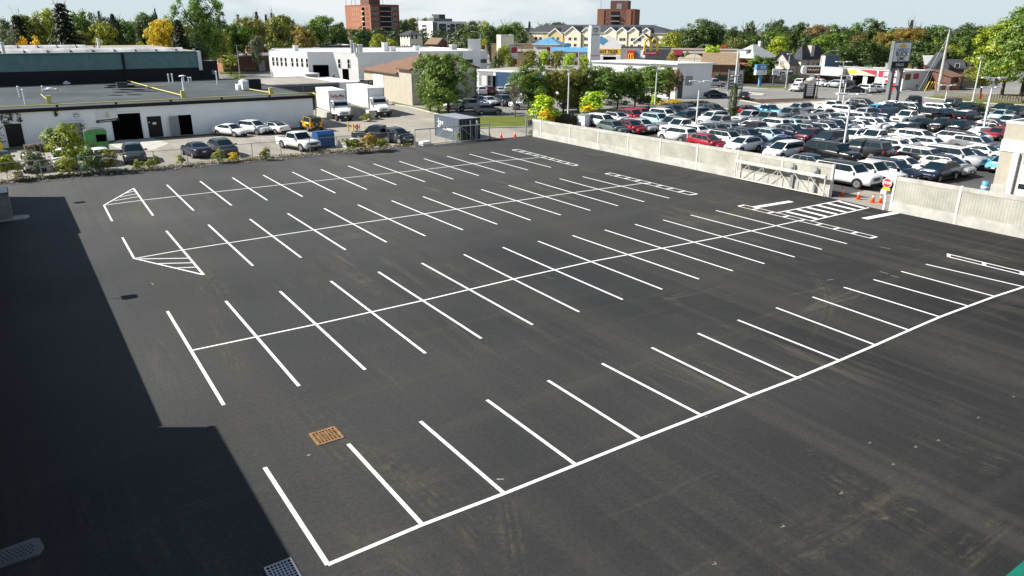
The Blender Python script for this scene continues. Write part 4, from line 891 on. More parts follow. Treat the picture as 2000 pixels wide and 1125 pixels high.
for px in (405, 415.5, 420): b.slab('window', 'l', b.lx(px), 2.0, .7, 1.0, 'white', .05)
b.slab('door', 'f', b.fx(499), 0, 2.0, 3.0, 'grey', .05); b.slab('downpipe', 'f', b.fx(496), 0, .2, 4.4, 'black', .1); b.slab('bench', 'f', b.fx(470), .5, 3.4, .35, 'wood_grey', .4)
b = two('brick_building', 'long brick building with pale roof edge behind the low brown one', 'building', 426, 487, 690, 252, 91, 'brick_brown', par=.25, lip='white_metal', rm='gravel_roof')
b.slab('lit_tone_wall', 'l', 0, 0, b.d, b.h-.05, 'brick_pink', .02)  # paler brick colour imitates sunlight on this end
for px in (463, 497): x = b.fx(px) if px > 487 else 1; t = thing('roof_unit', 'pale roof unit on the %s of the long brick building' % ('left end' if px == 463 else 'middle'), 'roof unit', (b.c[0]+x, b.c[1]+4, b.h)); m_ = MB(); m_.box(-1, 1, -1, 1, 0, 1.1, 'offwhite'); m_.build('case', t); m_ = MB(); m_.box(-1.1, 1.1, -1.1, 1.1, 1.1, 1.2, 'grey'); m_.build('lid', t)
b = front('house', 'white house with a balcony above the orange brick end', 'house', 399, 424, 262, 97, 'white_wall', 9, roof='gable', rm='shingle_grey', rh=1.9)
for px in (407, 412, 417): b.win('f', b.fx(px), 5.0, .8, 1.4, 'white', 'pane')
b.part('balcony', lambda m: (m.box(-.3, b.w+.3, -1.6, -.02, 3.9, 4.05, 'grey'), [m.box(x, x+.1, -1.6, -1.5, 4.05, 5.0, 'white') for x in [i*1.1 for i in range(5)]]))
# red brick apartment tower
b = two('apartment_tower', 'tall red brick apartment tower with antennas on its roof', 'apartment tower', 678, 725, 782, 440, 10.5, 'brick_red', par=.6, rm='darkgrey')
b.slab('lit_tone_wall', 'l', 0, 0, b.d, b.h, 'brick_orange', .03)  # sunlit side of the tower put into a lighter brick colour
ST = 2.75
for k in range(8):
    z = b.h-2.3-ST*k
    for px in (731, 738.5): b.win('f', b.fx(px)-.8, z, 1.5, 1.3, 'white', 'pane')
    for px in (769, 775.5): b.win('f', b.fx(px)-.8, z, 1.5, 1.3, 'white', 'pane')
    x0, x1 = b.fx(745), b.fx(766.5); b.slab('balcony', 'f', x0, z-.5, x1-x0, 2.1, 'black', .06)  # flat black panel paints the shade of the balcony recess
    b.slab('balcony_slab', 'f', x0, z-.75, x1-x0, .22, 'offwhite', 1.2)
    for px in (750, 758): b.win('f', b.fx(px), z-.2, 1.3, 1.5, 'white', 'grey')
    for px in (692, 696, 700, 704): b.win('l', b.lx(px)-.5, z, .9, 1.2, 'cream', 'grey')
    a0, a1 = b.lx(710.5), b.lx(715.5); b.slab('balcony', 'l', a0, z-.5, a1-a0, 1.9, 'void', .06); b.slab('balcony_slab', 'l', a0, z-.8, a1-a0, .4, 'offwhite', .6)  # near-black panel stands for the shaded balcony recess
    a0, a1 = b.lx(717.5), b.lx(724); b.slab('shade_tone_bay', 'l', a0, z-.5, a1-a0, 2.3, 'brick_red', .06)  # darker brick slab paints shade onto the light side
b.part('penthouse', lambda m: m.box(b.fx(727.5), b.fx(749), 2, 14, b.h, b.h+9.5, 'brick_brown'))
b.part('antenna', lambda m: [m.tube((x, y, b.h), (x, y, b.h+hh), .12, 'midgrey', n=5) for x, y, hh in ((.5, b.d-1, 6), (.5, b.d*.75, 5.5), (.5, b.d*.6, 6), (.6, b.d*.25, 6.5), (b.fx(753), 1, 8), (2, 1, 3))])
# second tower
b = front('apartment_tower', 'brown brick tower with a dark rooftop block behind the cream condos', 'apartment tower', 1166, 1237, 450, 19.5, 'brick_red', 20, par=.5, rm='darkgrey')
b.slab('lit_tone_wall', 'f', 0, 0, b.fx(1178), b.h, 'brick_orange', .3)  # lighter brick strip paints the sunlit left flank
b.slab('lit_tone_wall', 'f', b.fx(1221), 0, b.w-b.fx(1221)-2, b.h, 'brick_orange', .3)  # same lighter brick colour for the sunlit right flank
for k in range(6):
    z = b.h-2.6-2.78*k
    for px in (1182, 1212): b.win('f', b.fx(px), z, 1.7, 1.4, 'offwhite', 'pane', mull=1)
    x0, x1 = b.fx(1191), b.fx(1208); b.slab('balcony', 'f', x0, z-.5, x1-x0, 2.2, 'black', .06); b.slab('balcony_slab', 'f', x0, z-.8, x1-x0, .25, 'offwhite', 1.1)  # black panel is the recess shade as flat colour
b.part('penthouse', lambda m: m.box(b.fx(1188), b.fx(1222), 2, 12, b.h, b.h+5, 'brick_brown')); b.part('penthouse_panel', lambda m: m.box(b.fx(1200), b.fx(1210), 1.9, 2, b.h+.6, b.h+3.4, 'grey'))
b.part('antenna', lambda m: [m.tube((b.fx(px), 4, b.h+5), (b.fx(px), 4, b.h+5+hh), .12, 'midgrey', n=5) for px, hh in ((1190, 1.6), (1199, 1.4), (1206, 1.8), (1212, 1.4), (1220, 1.8))]+[m.tube((b.fx(1169), 3, b.h), (b.fx(1169), 3, b.h+9), .12, 'midgrey', n=5)])
# white and charcoal apartment block
b = two('apartment_block', 'white and charcoal apartment block with balconies left of the tree clump', 'apartment block', 819, 845, 912, 470, 43.5, 'white_wall', par=.6, lip='white', rm='darkgrey')
x0, x1 = 0, b.fx(855); b.slab('wall_panel', 'f', 0, 0, x1, b.h, 'midgrey', .05)
for (pa, pb) in ((858, 872), (880, 888), (891, 901)): b.slab('wall_panel', 'f', b.fx(pa), 0, b.fx(pb)-b.fx(pa), b.h-.8, 'darkgrey', .05)
for k in range(5):
    z = b.h-3-2.6*k
    for (pa, pb) in ((861, 871), (881, 887), (892, 900)): b.slab('balcony', 'f', b.fx(pa), z-.4, b.fx(pb)-b.fx(pa), .9, 'midgrey', 1.0); b.win('f', b.fx(pa)+1, z+.2, 2.2, 1.6, 'grey', 'pane')
    for px in (874, 904): b.win('f', b.fx(px), z, 2, 1.5, 'white', 'pane')
    a0, a1 = b.lx(825), b.lx(834); b.slab('balcony', 'l', a0, z-.3, a1-a0, 1.9, 'darkgrey', .06); b.slab('balcony_slab', 'l', a0, z-.5, a1-a0, .7, 'white', .8)
b.part('penthouse', lambda m: (m.box(b.fx(853), b.fx(889), 3, 12, b.h, b.h+2.2, 'midgrey'), m.box(b.fx(865), b.fx(877), 4, 11, b.h+2.2, b.h+4.6, 'darkgrey')))
b = two('house', 'pale yellow two storey house with a grey hip roof near the white block', 'house', 782, 799, 825, 300, 68.5, 'cream_pale', roof='hip', rm='slate', rh=1.7, over=.7)
for z in (1.2, 4.8):
    for px in (803, 811): b.win('f', b.fx(px), b.h-6.3+z, 1, 1.7, 'white', 'pane')
    for px in (785, 790, 796): b.win('l', b.lx(px)-.4, b.h-6.3+z, .9, 1.7, 'white', 'pane')
b = front('house', 'small house with a tan gable roof below the white block', 'house', 830, 853, 260, 86, 'brick_brown', 9, roof='gable', rm='shingle_tan', rh=1.8)
b.win('f', 1, 3.5, 1, 1.2)
b = front('shop', 'low grey shop with dark base below the yellow house', 'shop', 771, 820, 270, 92, 'midgrey', 9, rm='darkgrey', par=.2); b.slab('shop_window', 'f', b.fx(806), 3.5, 3, 2, 'pane', .05); b.slab('sign_board', 'f', b.fx(806), 5.0, 2.2, .6, 'green_trim', .08)
b = front('filling_station', 'red and white filling station beyond the brick building', 'filling station', 612, 652, 300, 84, 'offwhite', 9, par=.1); b.slab('canopy', 'f', b.fx(630), b.h-1.2, b.fx(651)-b.fx(630), 1.2, 'crimson', 2.0); b.slab('wall_panel', 'f', b.fx(614), 2, 3, 3, 'pane', .05)
b = front('house', 'grey roofed long house left of the yellow autumn tree', 'house', 512, 585, 300, 80, 'grey', 10, roof='gable', rm='slate', rh=2.2); b.win('f', 4, 3.6, 1.3, 1.3); b.win('f', 9, 3.6, 1.3, 1.3)
b = front('church', 'pale grey church spire and gable among the trees', 'church', 536, 552, 320, 66, 'grey', 6, roof='hip', rm='slate', rh=3.5, over=.3); b.win('f', 1, 7, 1, 1.6)
b = front('house', 'white gabled house peeking over the ridged roof', 'house', 238, 265, 290, 82, 'white_wall', 9, roof='gable', rm='shingle_grey', rh=2.4)
for px in (245, 251, 256): b.win('f', b.fx(px), b.h-2.0, .9, 1.5, 'white', 'pane')
b = front('house', 'house with a steep pale gable beside the big spruce', 'house', 84, 104, 250, 84, 'cream_pale', 9, roof='gable', rm='shingle_grey', rh=3, axis='y'); b.win('f', 1.2, b.h-1.4, 1, 1.2)
# cream condominium
c0, c1, Yc = 1014, 1304, 375
b = front('condominium', 'long cream condominium with slate roof and many white gables', 'condominium', c0, c1, Yc, 63, 'cream_pale', 22, th=CAMDIR-.5, roof='hip', rm='slate', rh=3.4, over=.6, lip='white')
for k, (pa, pb, m_, ph, dp) in enumerate(((1014, 1036, 'cream_pale', 56, 1.5), (1072, 1100, 'yellow_wall', 56, .8), (1108, 1139, 'cream_pale', 52.5, 3), (1141, 1158, 'cream_pale', 54, 2.2), (1184, 1206, 'cream_pale', 54, 1.5), (1208, 1226, 'cream_pale', 54, 1.5), (1230, 1249, 'cream_pale', 54, 1.5), (1246, 1283, 'cream_pale', 66, 6), (1258, 1272, 'cream_pale', 55, 2))):
    x0, x1 = b.fx(pa), b.fx(pb); zr = ZY(ph, Yc, pa); ze = zr-(x1-x0)/2*.72
    def gab(m, x0=x0, x1=x1, zr=zr, ze=ze, dp=dp, m_=m_):
        m.box(x0, x1, -dp, -.01, 0, ze, m_); m.face([(x0, -dp, ze), (x1, -dp, ze), ((x0+x1)/2, -dp, zr)], m_)
        e = .35
        for xa, xb, za, zb in ((x0-e, (x0+x1)/2, ze-e*.72, zr), ((x0+x1)/2, x1+e, zr, ze-e*.72)):
            quadbox(m, [(xa, -dp-.4, za), (xb, -dp-.4, zb), (xb, 9, zb), (xa, 9, za)], [(xa, -dp-.4, za+.35), (xb, -dp-.4, zb+.35), (xb, 9, zb+.35), (xa, 9, za+.35)], 'slate')
            quadbox(m, [(xa, -dp-.5, za-.1), (xb, -dp-.5, zb-.1), (xb, -dp-.4, zb-.1), (xa, -dp-.4, za-.1)], [(xa, -dp-.5, za+.38), (xb, -dp-.5, zb+.38), (xb, -dp-.4, zb+.38), (xa, -dp-.4, za+.38)], 'white')
    g_ = b.part('gable_bay', gab)
    for z in (1.0, 3.9, 6.6):
        if z > ze+.2: continue
        for q in (.28, .62):
            f, p_ = win_mesh(1.6, 1.5, 'white', 'pane', .1, 1); o = link('window', f, g_, (x0+(x1-x0)*q-.4, -dp, z)); link('pane', p_, o)
for px in (1044, 1053, 1062, 1102, 1162, 1168, 1174, 1180, 1290, 1297):
    for z in (3.9, 6.6): b.win('f', b.fx(px), z, 1.5, 1.5, 'white', 'pane', mull=1)
b.slab('wall_panel', 'f', b.fx(1060), 0, b.fx(1108)-b.fx(1060), b.h-.1, 'yellow_wall', .03)
# commercial strip
b = front('block_building', 'plain cream block building left of the blue roof', 'building', 978, 1004, 235, 69, 'cream_pale', 10, th=0.0-.45, par=.1); b.slab('parapet_band', 'f', 0, b.h-.5, b.w, .4, 'offwhite', .05)
b = front('tan_building', 'long low tan building behind the banner trees', 'building', 958, 1075, 250, 86, 'shingle_tan', 8, par=.15); b.slab('white_band', 'f', 6, b.h-2.2, 12, .7, 'offwhite', .2)
b = front('blue_pavilion', 'small pavilion with a bright blue hip roof', 'pavilion', 1043, 1091, 228, 86, 'offwhite', 7.5, roof='hip', rm='sky_blue', rh=1.9, over=.5, lip='white'); b.slab('window', 'f', 1.2, b.h-1.4, 4, .5, 'grey', .05)
b = front('blue_roof_shop', 'long shop with a sky blue mansard roof', 'shop', 1078, 1160, 222, 100, 'offwhite', 10, par=.1)
b.part('mansard', lambda m: quadbox(m, [(-.3, -.9, b.h-.1), (b.w+.3, -.9, b.h-.1), (b.w+.3, 1, b.h-.1), (-.3, 1, b.h-.1)], [(0, -.1, b.h+1.1), (b.w, -.1, b.h+1.1), (b.w, 1, b.h+1.1), (0, 1, b.h+1.1)], 'sky_blue'))
b = front('sign_tower', 'dark blue roof sign box behind the blue mansard', 'sign', 1094, 1110, 240, 85, 'sign_blue', 2, par=.1); b.slab('dark_panel', 'f', -.6, b.h-2, 1.6, 2, 'wood_brown', .3)
b = front('discount_store', 'white gabled store with a yellow sign band and dark entrance', 'store', 1150, 1236, 232, 93, 'white_wall', 5, par=.3, rm='white_roof')
zt = b.h
b.part('gable', lambda m: (m.face([(b.fx(1158), -.5, zt), (b.fx(1219), -.5, zt), (b.fx(1206), -.5, ZY(79, 232, 1200)), (b.fx(1189), -.5, ZY(68, 232, 1190)), (b.fx(1171), -.5, ZY(79, 232, 1170))], 'white_wall'), m.box(b.fx(1158), b.fx(1219), -.5, -.01, 0, zt, 'white_wall')))
b.slab('sign_band', 'f', b.fx(1156), ZY(105.5, 232, 1200), b.fx(1228)-b.fx(1156), 1.6, 'yellow', .6)
b.text('GIANT TIGER', 'f', b.fx(1186), ZY(100.8, 232, 1190), 1.45, 'text_black', .03, .63, .78)
b.part('logo_diamond', lambda m: [m.face([(x, -.62, z-1), (x+1.6, -.62, z+.3), (x-.3, -.62, z+1.4), (x-1.8, -.62, z)], 'sky_blue') for x, z in ((b.fx(1177), ZY(79.5, 232, 1177)),)])
b.slab('doorway', 'f', b.fx(1178), 0, b.fx(1206)-b.fx(1178), ZY(110, 232, 1190), 'void', .55)
for px in (1174, 1206, 1211): b.slab('column', 'f', b.fx(px), 0, 1.0, ZY(108, 232, 1190), 'white', .9)
b = front('restaurant', 'grey clad fast food restaurant with a red logo box and white canopy', 'restaurant', 1215, 1308, 212, 93, 'grey_siding', 5, par=.25, lip='darkgrey', rm='midgrey')
b.slab('dark_bay', 'f', b.fx(1262), 0, b.fx(1308)-b.fx(1262), b.h-.3, 'darkgrey', .1)
b.part('logo_box', lambda m: m.box(b.fx(1228), b.fx(1242.5), -1.2, -.05, ZY(118, 212, 1235), ZY(98.5, 212, 1235), 'red'))
b.slab('canopy', 'f', b.fx(1225), ZY(123, 212, 1235), b.fx(1252)-b.fx(1225), .6, 'white', 2.5)
b.slab('white_band', 'f', b.fx(1252), b.h-2.6, b.fx(1262)-b.fx(1252), 2.0, 'white', .1); b.slab('logo_chevron', 'f', b.fx(1245), b.h-1.8, 1.2, 1.2, 'sky_blue', .1)
b.slab('red_pier', 'f', b.fx(1226), 0, .8, 3, 'red', 1.3)
for px in (1218, 1231, 1238, 1246, 1255, 1293, 1299): b.win('f', b.fx(px), .5, 1.0, 1.9, 'white' if px < 1290 else 'midgrey', 'pane')
b.win('f', b.fx(1256), 2.6, 1.2, 1.2, 'white', 'pane', mull=1)
def arches(m, w, h, m_, r, y=0, x0=0, z0=0):
    for s in (-1, 1):
        pts = []
        for k in range(17):
            t = math.pi*k/16; pts.append((x0+s*w/4+math.cos(t)*w/4*.93, y, z0+h*max(0, math.sin(t))**.62))
        m.path(pts, r, m_, 8)
b.part('logo_mark', lambda m: arches(m, 1.35, 1.5, 'yellow', .13, -1.25, b.fx(1235.3), ZY(115, 212, 1235)))
c = WY(1274, 196); t = thing('arches_sign', 'tall yellow double arches over a small red lettered board', 'sign', (c[0], c[1], 0), CAMDIR)
zb = ZY(107.5, 196, 1274); zt = ZY(75.5, 196, 1274); b_ = MB(); b_.tube((0, .1, 0), (0, .1, zb), .16, 'midgrey'); b_.build('post', t)
b_ = MB(); b_.box(-1.85, 1.85, -.2, .2, zb, zb+.95, 'red'); b_.build('sign_board', t); b_ = MB(); arches(b_, 3.4, zt-zb-.9, 'yellow', .24, 0, 0, zb+.9); b_.build('arches', t)
text('lettering', "McDonald's", .62, 'text_white', t, (0, -.23, zb+.48), bold=.012)
c = WY(1205.5, 190); t = thing('pylon_sign', 'narrow red upright sign with faint white script', 'sign', (c[0], c[1], 0), CAMDIR); b_ = MB(); b_.box(-.75, .75, -.15, .15, 0, ZY(117, 190, 1205), 'red'); b_.build('sign_board', t); b_ = MB(); b_.box(-.95, -.76, -.2, .2, 0, ZY(116.5, 190, 1205), 'darkgrey'); b_.build('post', t)
text('lettering', "McDonald's", .52, 'text_white', t, (0, -.17, 2.0), (math.pi/2, -math.pi/2, 0), .003, .01)
c = WY(1192, 188); t = thing('drive_sign', 'small yellow upright sign beside the red pylon', 'sign', (c[0], c[1], 0), CAMDIR); b_ = MB(); b_.box(-.45, .45, -.15, .15, .9, 2.6, 'yellow'); b_.build('sign_board', t); b_ = MB(); b_.box(-.1, .1, -.1, .1, 0, .9, 'midgrey'); b_.build('post', t)
b = front('strip_mall', 'long brown strip building with a pale fascia in front of dark trees', 'building', 1306, 1442, 240, 97, 'brick_brown', 10, par=.2, lip='beige', rm='gravel_roof'); b.slab('fascia', 'f', 0, b.h-1.0, b.w, .6, 'offwhite', .4); b.slab('shop_window', 'f', 2, .8, b.w-4, 2, 'pane', .05); b.slab('logo_box', 'f', b.fx(1318), b.h-1.6, 2.5, 1.4, 'crimson', .5)
b = front('mission_front', 'cream rounded false front above the white showroom roof', 'building', 1329, 1386, 195, 114, 'cream_pale', 8, par=.05)
b.part('curved_parapet', lambda m: m.face([(b.fx(1340)+(b.fx(1374)-b.fx(1340))*(.5-.5*math.cos(math.pi*k/12)), -.05, b.h+ (ZY(105, 195, 1357)-b.h)*math.sin(math.pi*k/12)) for k in range(12, -1, -1)], 'cream_pale'))
b = front('low_house', 'low building with a long tan shingle roof left of the ivy house', 'building', 1380, 1442, 185, 124, 'brick_brown', 10, roof='gable', rm='shingle_tan', rh=2.2, over=.6); b.slab('window', 'f', 3, .8, 3, 1.2, 'pane', .05)
c = W(1466, 160)
b = two('ivy_house', 'ivy covered brick house with a pale grey hip roof and dormer', 'house', 1436, 1466, 1512, 0, 112.5, 'brick_orange', base=(1466, 160), roof='hip', rm='shingle_grey', rh=3.0, over=1.2, lip='white')
b.part('dormer', lambda m: (m.box(-.3, 2.2, b.d*.35, b.d*.62, b.h+.4, b.h+1.7, 'white'), m.box(-.6, 2.6, b.d*.3, b.d*.67, b.h+1.7, b.h+1.85, 'shingle_grey')))
b.part('chimney', lambda m: m.box(b.w*.72, b.w*.72+.8, b.d*.4, b.d*.4+.8, b.h+.5, b.h+3.8, 'concrete_pale')); b.win('l', b.d*.55, 1.2, 1.2, 2.0); b.part('porch', lambda m: (m.box(-3, -.02, b.d*.5, b.d, 2.8, 3.0, 'shingle_grey'), m.box(-2.9, -2.6, b.d*.6, b.d*.65, 0, 2.8, 'white')))
b = two('house', 'cream gabled house with white window frames by the black and white sign', 'house', 1512, 1538, 1562, 0, 124, 'pinkbeige', base=(1538, 162), roof='gable', rm='slate', rh=2.6, over=.5)
b.slab('lit_tone_wall', 'l', 0, 0, b.d, b.h, 'cream_pale', .02)  # cream slab paints sunlight on the gable side
for px, m_ in ((1515.5, 'white'), (1523, 'grey'), (1532, 'grey')): b.win('l', b.lx(px)-.7, 3.6, 1.5, 1.6, 'white', m_)
for px in (1521, 1532): b.win('l', b.lx(px)-.7, .9, 1.5, 1.5, 'white', 'white')
b = two('house', 'pinkish house with a dark hip roof and tall pink chimney', 'house', 1556, 1574, 1612, 188, 115.5, 'pinkbeige', roof='hip', rm='slate', rh=3.2, over=.6)
b.part('chimney', lambda m: m.box(b.fx(1585), b.fx(1585)+1.3, -.3, 1, 2, b.h+3.1, 'pinkbeige'))
for px in (1583, 1591, 1601): b.win('f', b.fx(px), b.h-3, .9, 2.0, 'midgrey', 'pane')
b.slab('lit_tone_wall', 'l', 0, 0, b.d, b.h, 'cream_pale', .02)  # lighter cream colour stands for the sunlit side
b = two('blue_block', 'tall plain blue grey block beside the pink house', 'building', 1608, 1621, 1645, 184, 109, 'text_grey', par=.1); b.slab('lit_tone_wall', 'l', 0, 0, b.d, b.h, 'cream_pale', .03); b.slab('wall_panel', 'f', 0, 0, b.w, b.h, M['sign_blue'] and 'navy_panel', .03)  # pale side slab gives the lit face by colour
MATS['navy_panel']
# oil change garage with canopy shop
A = W(1760, 177.5); LJ = along(A, (0, 1), 1664); LC = along(A, (0, 1), 1588); wE = along(A, (1, 0), 1826)
b = Bld('oil_change_garage', 'white oil change garage with red sign band and open bays', 'garage', (A[0], A[1]+LJ), -math.pi/2, LJ, wE, 3.95, 'white_wall', rm='gravel_roof', par=.12)
b.slab('side_wall', 'r', 0, 0, wE, 3.9, 'block_wall', .03)
fa = lambda px: LJ-along(A, (0, 1), px)
b.part('fascia', lambda m: m.box(0, fa(1722), -.3, .0, 2.75, 4.0, 'cream')); b.part('red_wedge', lambda m: m.face([(fa(1722), -.31, 4.0), (fa(1686), -.31, 4.0), (fa(1722), -.31, 2.9)], 'crimson'))
b.part('oval_logo', lambda m: m.idx([(fa(1676)+1.1*math.cos(2*math.pi*k/20), -.33, 3.4+.4*math.sin(2*math.pi*k/20)) for k in range(20)], [tuple(range(20))], 'yellow'))
b.slab('sign_band', 'f', fa(1727), 2.7, LJ-fa(1727), 1.25, 'crimson', .2); b.text('jiffy lube', 'f', (fa(1729)+LJ)/2+.2, 3.3, 1.15, 'text_white', .05, .23, 1.0)
for pa, pb in ((1676, 1697), (1706, 1721)): b.slab('bay_door', 'f', fa(pa), 0, fa(pb)-fa(pa), 2.65, 'void', .03)
b.slab('door', 'f', fa(1742), 0, fa(1749.5)-fa(1742), 2.1, 'crimson', .05); b.slab('vending_machine', 'f', fa(1751), 0, 1.6, 1.6, 'red', .6)
b.slab('poster', 'r', wE*.06, 2.2, 2.2, 1.3, 'rust', .05); b.slab('poster', 'r', wE*.38, 2.3, 2.2, 1.2, 'crimson', .05); b.slab('wall_disc', 'r', wE*.56, .5, .6, .6, 'darkgrey', .04)
t = thing('roof_unit', 'grey twin roof unit on the oil change garage', 'roof unit', (A[0]+4, A[1]+5, 4.0)); m_ = MB(); m_.box(-1.4, 1.4, -1, 1, 0, 1.4, 'grey'); m_.build('case', t); m_ = MB(); m_.box(-1.5, 1.5, -1.1, 1.1, 1.4, 1.5, 'galv'); m_.build('lid', t)
b = Bld('canopy_shop', 'shop with a deep pale ribbed canopy over its parked cars', 'shop', (A[0]+3.5, A[1]+LC), -math.pi/2, LC-LJ-.05, 10, 3.7, 'wood_brown', rm='gravel_roof', par=.1, lip='white_metal')
b.part('canopy', lambda m: m.box(0, LC-LJ-.05, -5.5, -.02, 2.35, 4.05, 'fascia_panel')); b.slab('shop_window', 'f', 3, .4, 7, 1.8, 'pane', .05)
b = Bld('wooden_shed', 'brown brick shed behind the leaning utility pole', 'shed', (W(1826, 176)[0]+2, W(1826, 176)[1]-2), 0, 5, 8, 2.8, 'brick_brown', roof='gable', rm='shingle_brown', rh=1.2); b.slab('door', 'f', 3, 0, 2, 2.4, 'wood_brown', .05)
b = front('house', 'grey house gable between the utility pole and brick house', 'house', 1842, 1863, 200, 128, 'text_grey', 9, roof='gable', axis='y', rm='slate', rh=3); b.slab('white_door', 'f', 1.2, 0, 1.2, 2.6, 'white', .05)
b = front('house', 'dark red brick house behind the right hand maples', 'house', 1864, 1895, 205, 133, 'brick_brown', 9, roof='gable', rm='slate', rh=2.0); b.win('f', 2, 2.6, 1.1, 1.4)  # wall brick darkened to stand for the shade of the trees
b = front('house', 'dark gabled house in deep tree shade right of the garage', 'house', 1822, 1842, 215, 126, 'brick_brown', 9, roof='gable', rm='shingle_grey', rh=2.2); b.win('f', 2, 4, 1, 1.2)
# monument sign, fences
c = W(1850, 176); t = thing('monument_sign', 'low brick entrance sign with white letters near the utility pole', 'sign', (c[0], c[1], 0), CAMDIR); m_ = MB(); m_.box(-2.6, 2.6, 0, .6, 0, 1.6, 'brick_orange'); m_.box(2.1, 2.6, -.1, .7, 1.6, 2.6, 'brick_pink'); m_.build('wall', t); m_ = MB()
for k in range(9): m_.box(-2.1+.46*k, -1.8+.46*k, -.04, 0, 1.0, 1.35, 'text_white')
m_.build('letters', t)
p0, p1 = W(1823, 189), W(2040, 204); Lf = math.hypot(p1[0]-p0[0], p1[1]-p0[1])
t = thing('picket_fence', 'low weathered wooden fence along the grass on the right', 'fence', (p0[0], p0[1], 0), math.atan2(p1[1]-p0[1], p1[0]-p0[0])); m_ = MB(); m_.box(0, Lf, -.03, .03, .25, .35, 'wood_grey'); m_.box(0, Lf, -.03, .03, .85, .95, 'wood_grey'); m_.build('rail', t); m_ = MB()
for k in range(int(Lf/.45)): m_.box(.45*k, .45*k+.3, -.06, -.03, .05, 1.15, 'wood_grey')
m_.build('pickets', t)
p0 = W(1873, 172); t = thing('board_fence', 'pale grey board fence beside the parked silver car', 'fence', (p0[0], p0[1], 0), CAMDIR); m_ = MB()
for k in range(20): m_.box(.3*k, .3*k+.27, 0, .04, 0, 1.9, 'wood_grey')
m_.build('boards', t); m_ = MB(); m_.box(0, 6, .04, .1, .4, .5, 'wood_grey'); m_.box(0, 6, .04, .1, 1.5, 1.6, 'wood_grey'); m_.build('rail', t)

# ---------------------------------------------------------------- poles and signs
def pole(name, label, cat, px, pb, pt, head='T', r=.12, m='pole_white', arm=1.3, group=None, rz=CAMDIR):
    p = W(px, pb); h = HT(px, pb, pt); t = thing(name, label, cat, (p[0], p[1], 0), rz, group)
    b = MB(); b.lathe([(r*2.2, 0), (r*2.2, .5), (r*1.1, .55)], 'concrete', 10); b.build('footing', t)
    b = MB(); b.tube((0, 0, .5), (0, 0, h-.12), r*1.1, m, r*.7, 10); b.build('pole', t)
    if head == 'T':
        b = MB(); b.tube((-arm*.4, 0, h-.08), (arm*.4, 0, h-.08), .05, m); b.build('arm', t)
        for s in (-1, 1): b = MB(); b.box(min(s*arm*.35, s*arm), max(s*arm*.35, s*arm), -.22, .22, h-.1, h+.04, m); b.build('lamp_head', t)
    elif head == 'A':
        b = MB(); pts = [(0, 0, h-.1)]+[(arm*k/5, 0, h-.1+arm*.45*math.sin(math.pi/2*k/5)) for k in range(1, 6)]; b.path(pts, .05, m); b.build('arm', t)
        b = MB(); x, z = pts[-1][0], pts[-1][2]; s = 1 if arm > 0 else -1; b.box(min(x, x+s*.9), max(x, x+s*.9), -.16, .16, z-.08, z+.06, m); b.build('lamp_head', t)
    elif head == 'F': b = MB(); b.box(-.5, .5, -.3, .3, h-.12, h+.05, m); b.build('lamp_head', t)
    return t
G1 = 'white lamp posts in the dealer lot'
for l, px, pb, pt, arm in (('white twin lamp post rising in front of the dealership trees', 1109, 232, 128, 1.2), ('white lamp post beside the lime coloured shrub at the hedge', 1278, 217, 128, 1.2), ('white twin headed lamp post among the grey pickups near the hedge', 1358, 262, 158, 1.3),
        ('rearmost white twin lamp post behind the white pickup', 1636, 203, 120, 1.4), ('white lamp post just in front of the white pickup', 1643, 224, 147, 1.4), ('nearest white lamp post, beside the long black SUV', 1644, 311, 183, 1.5),
        ('shorter of two crossing lamp posts near the right garage', 1921, 244, 170, 1.4), ('taller lamp post on a white base near the right garage', 1917, 268, 151, 1.5), ('white twin lamp post by the low wooden fence', 1845, 202, 166, 1.3)):
    t = pole('lamp_post', l, 'lamp post', px, pb, pt, 'T', .11, 'pole_white', arm, G1)
    if 'white base' in l:
        b = MB(); b.box(-.7, .7, -.5, .5, 0, 1.25, 'white'); b.build('base_block', t)
pole('street_light', 'tall plain street light by the maples and orange marker', 'street light', 1899, 201, 113, 'F', .13, 'offwhite', .6)
pole('street_light', 'curved arm street light near the ribbed canopy shop', 'street light', 1594, 193, 107, 'A', .12, 'galv', 1.9)
pole('street_light', 'street light with a bent arm left of the golden trees behind the showroom', 'street light', 1352, 170, 95, 'A', .1, 'galv', 2.2)
pole('street_light', 'slim pole in front of the cream gabled house', 'street light', 1534, 175, 105, 'F', .08, 'offwhite', .3)
pole('street_light', 'thin pole beside the restaurant dark bay', 'street light', 1290, 135, 97, 'A', .1, 'galv', -1.4)
pole('street_light', 'street light standing on the grass island by the young tree', 'street light', 469, 152, 88, 'T', .12, 'galv', .5)
pole('street_light', 'street light rising in front of the white building loading door', 'street light', 611, 163, 97, 'A', .12, 'pole_white', 1.3)
for l, px, Y, pt, arm in (('distant curved street light right of the yellow tree', 657, 300, 68, -2.5), ('distant street light near the white tower block', 938, 250, 66, -2.4), ('distant street light by the hedge trees', 854, 280, 80, 2.4), ('distant curved light in front of the round hedge', 899, 270, 83, -2.5), ('distant thin pole behind the white roof', 873, 265, 72, .5)):
    p = WY(px, Y); t = thing('street_light', l, 'street light', (p[0], p[1], 0), CAMDIR); h = ZY(pt, Y, px); b = MB(); b.tube((0, 0, 0), (0, 0, h), .14, 'galv'); b.build('pole', t)
    b = MB(); b.path([(0, 0, h), (arm*.5, 0, h+.6), (arm, 0, h+.7)], .09, 'galv'); b.build('arm', t); b = MB(); b.box(min(arm, arm*1.35), max(arm, arm*1.35), -.2, .2, h+.6, h+.8, 'pole_white'); b.build('lamp_head', t)
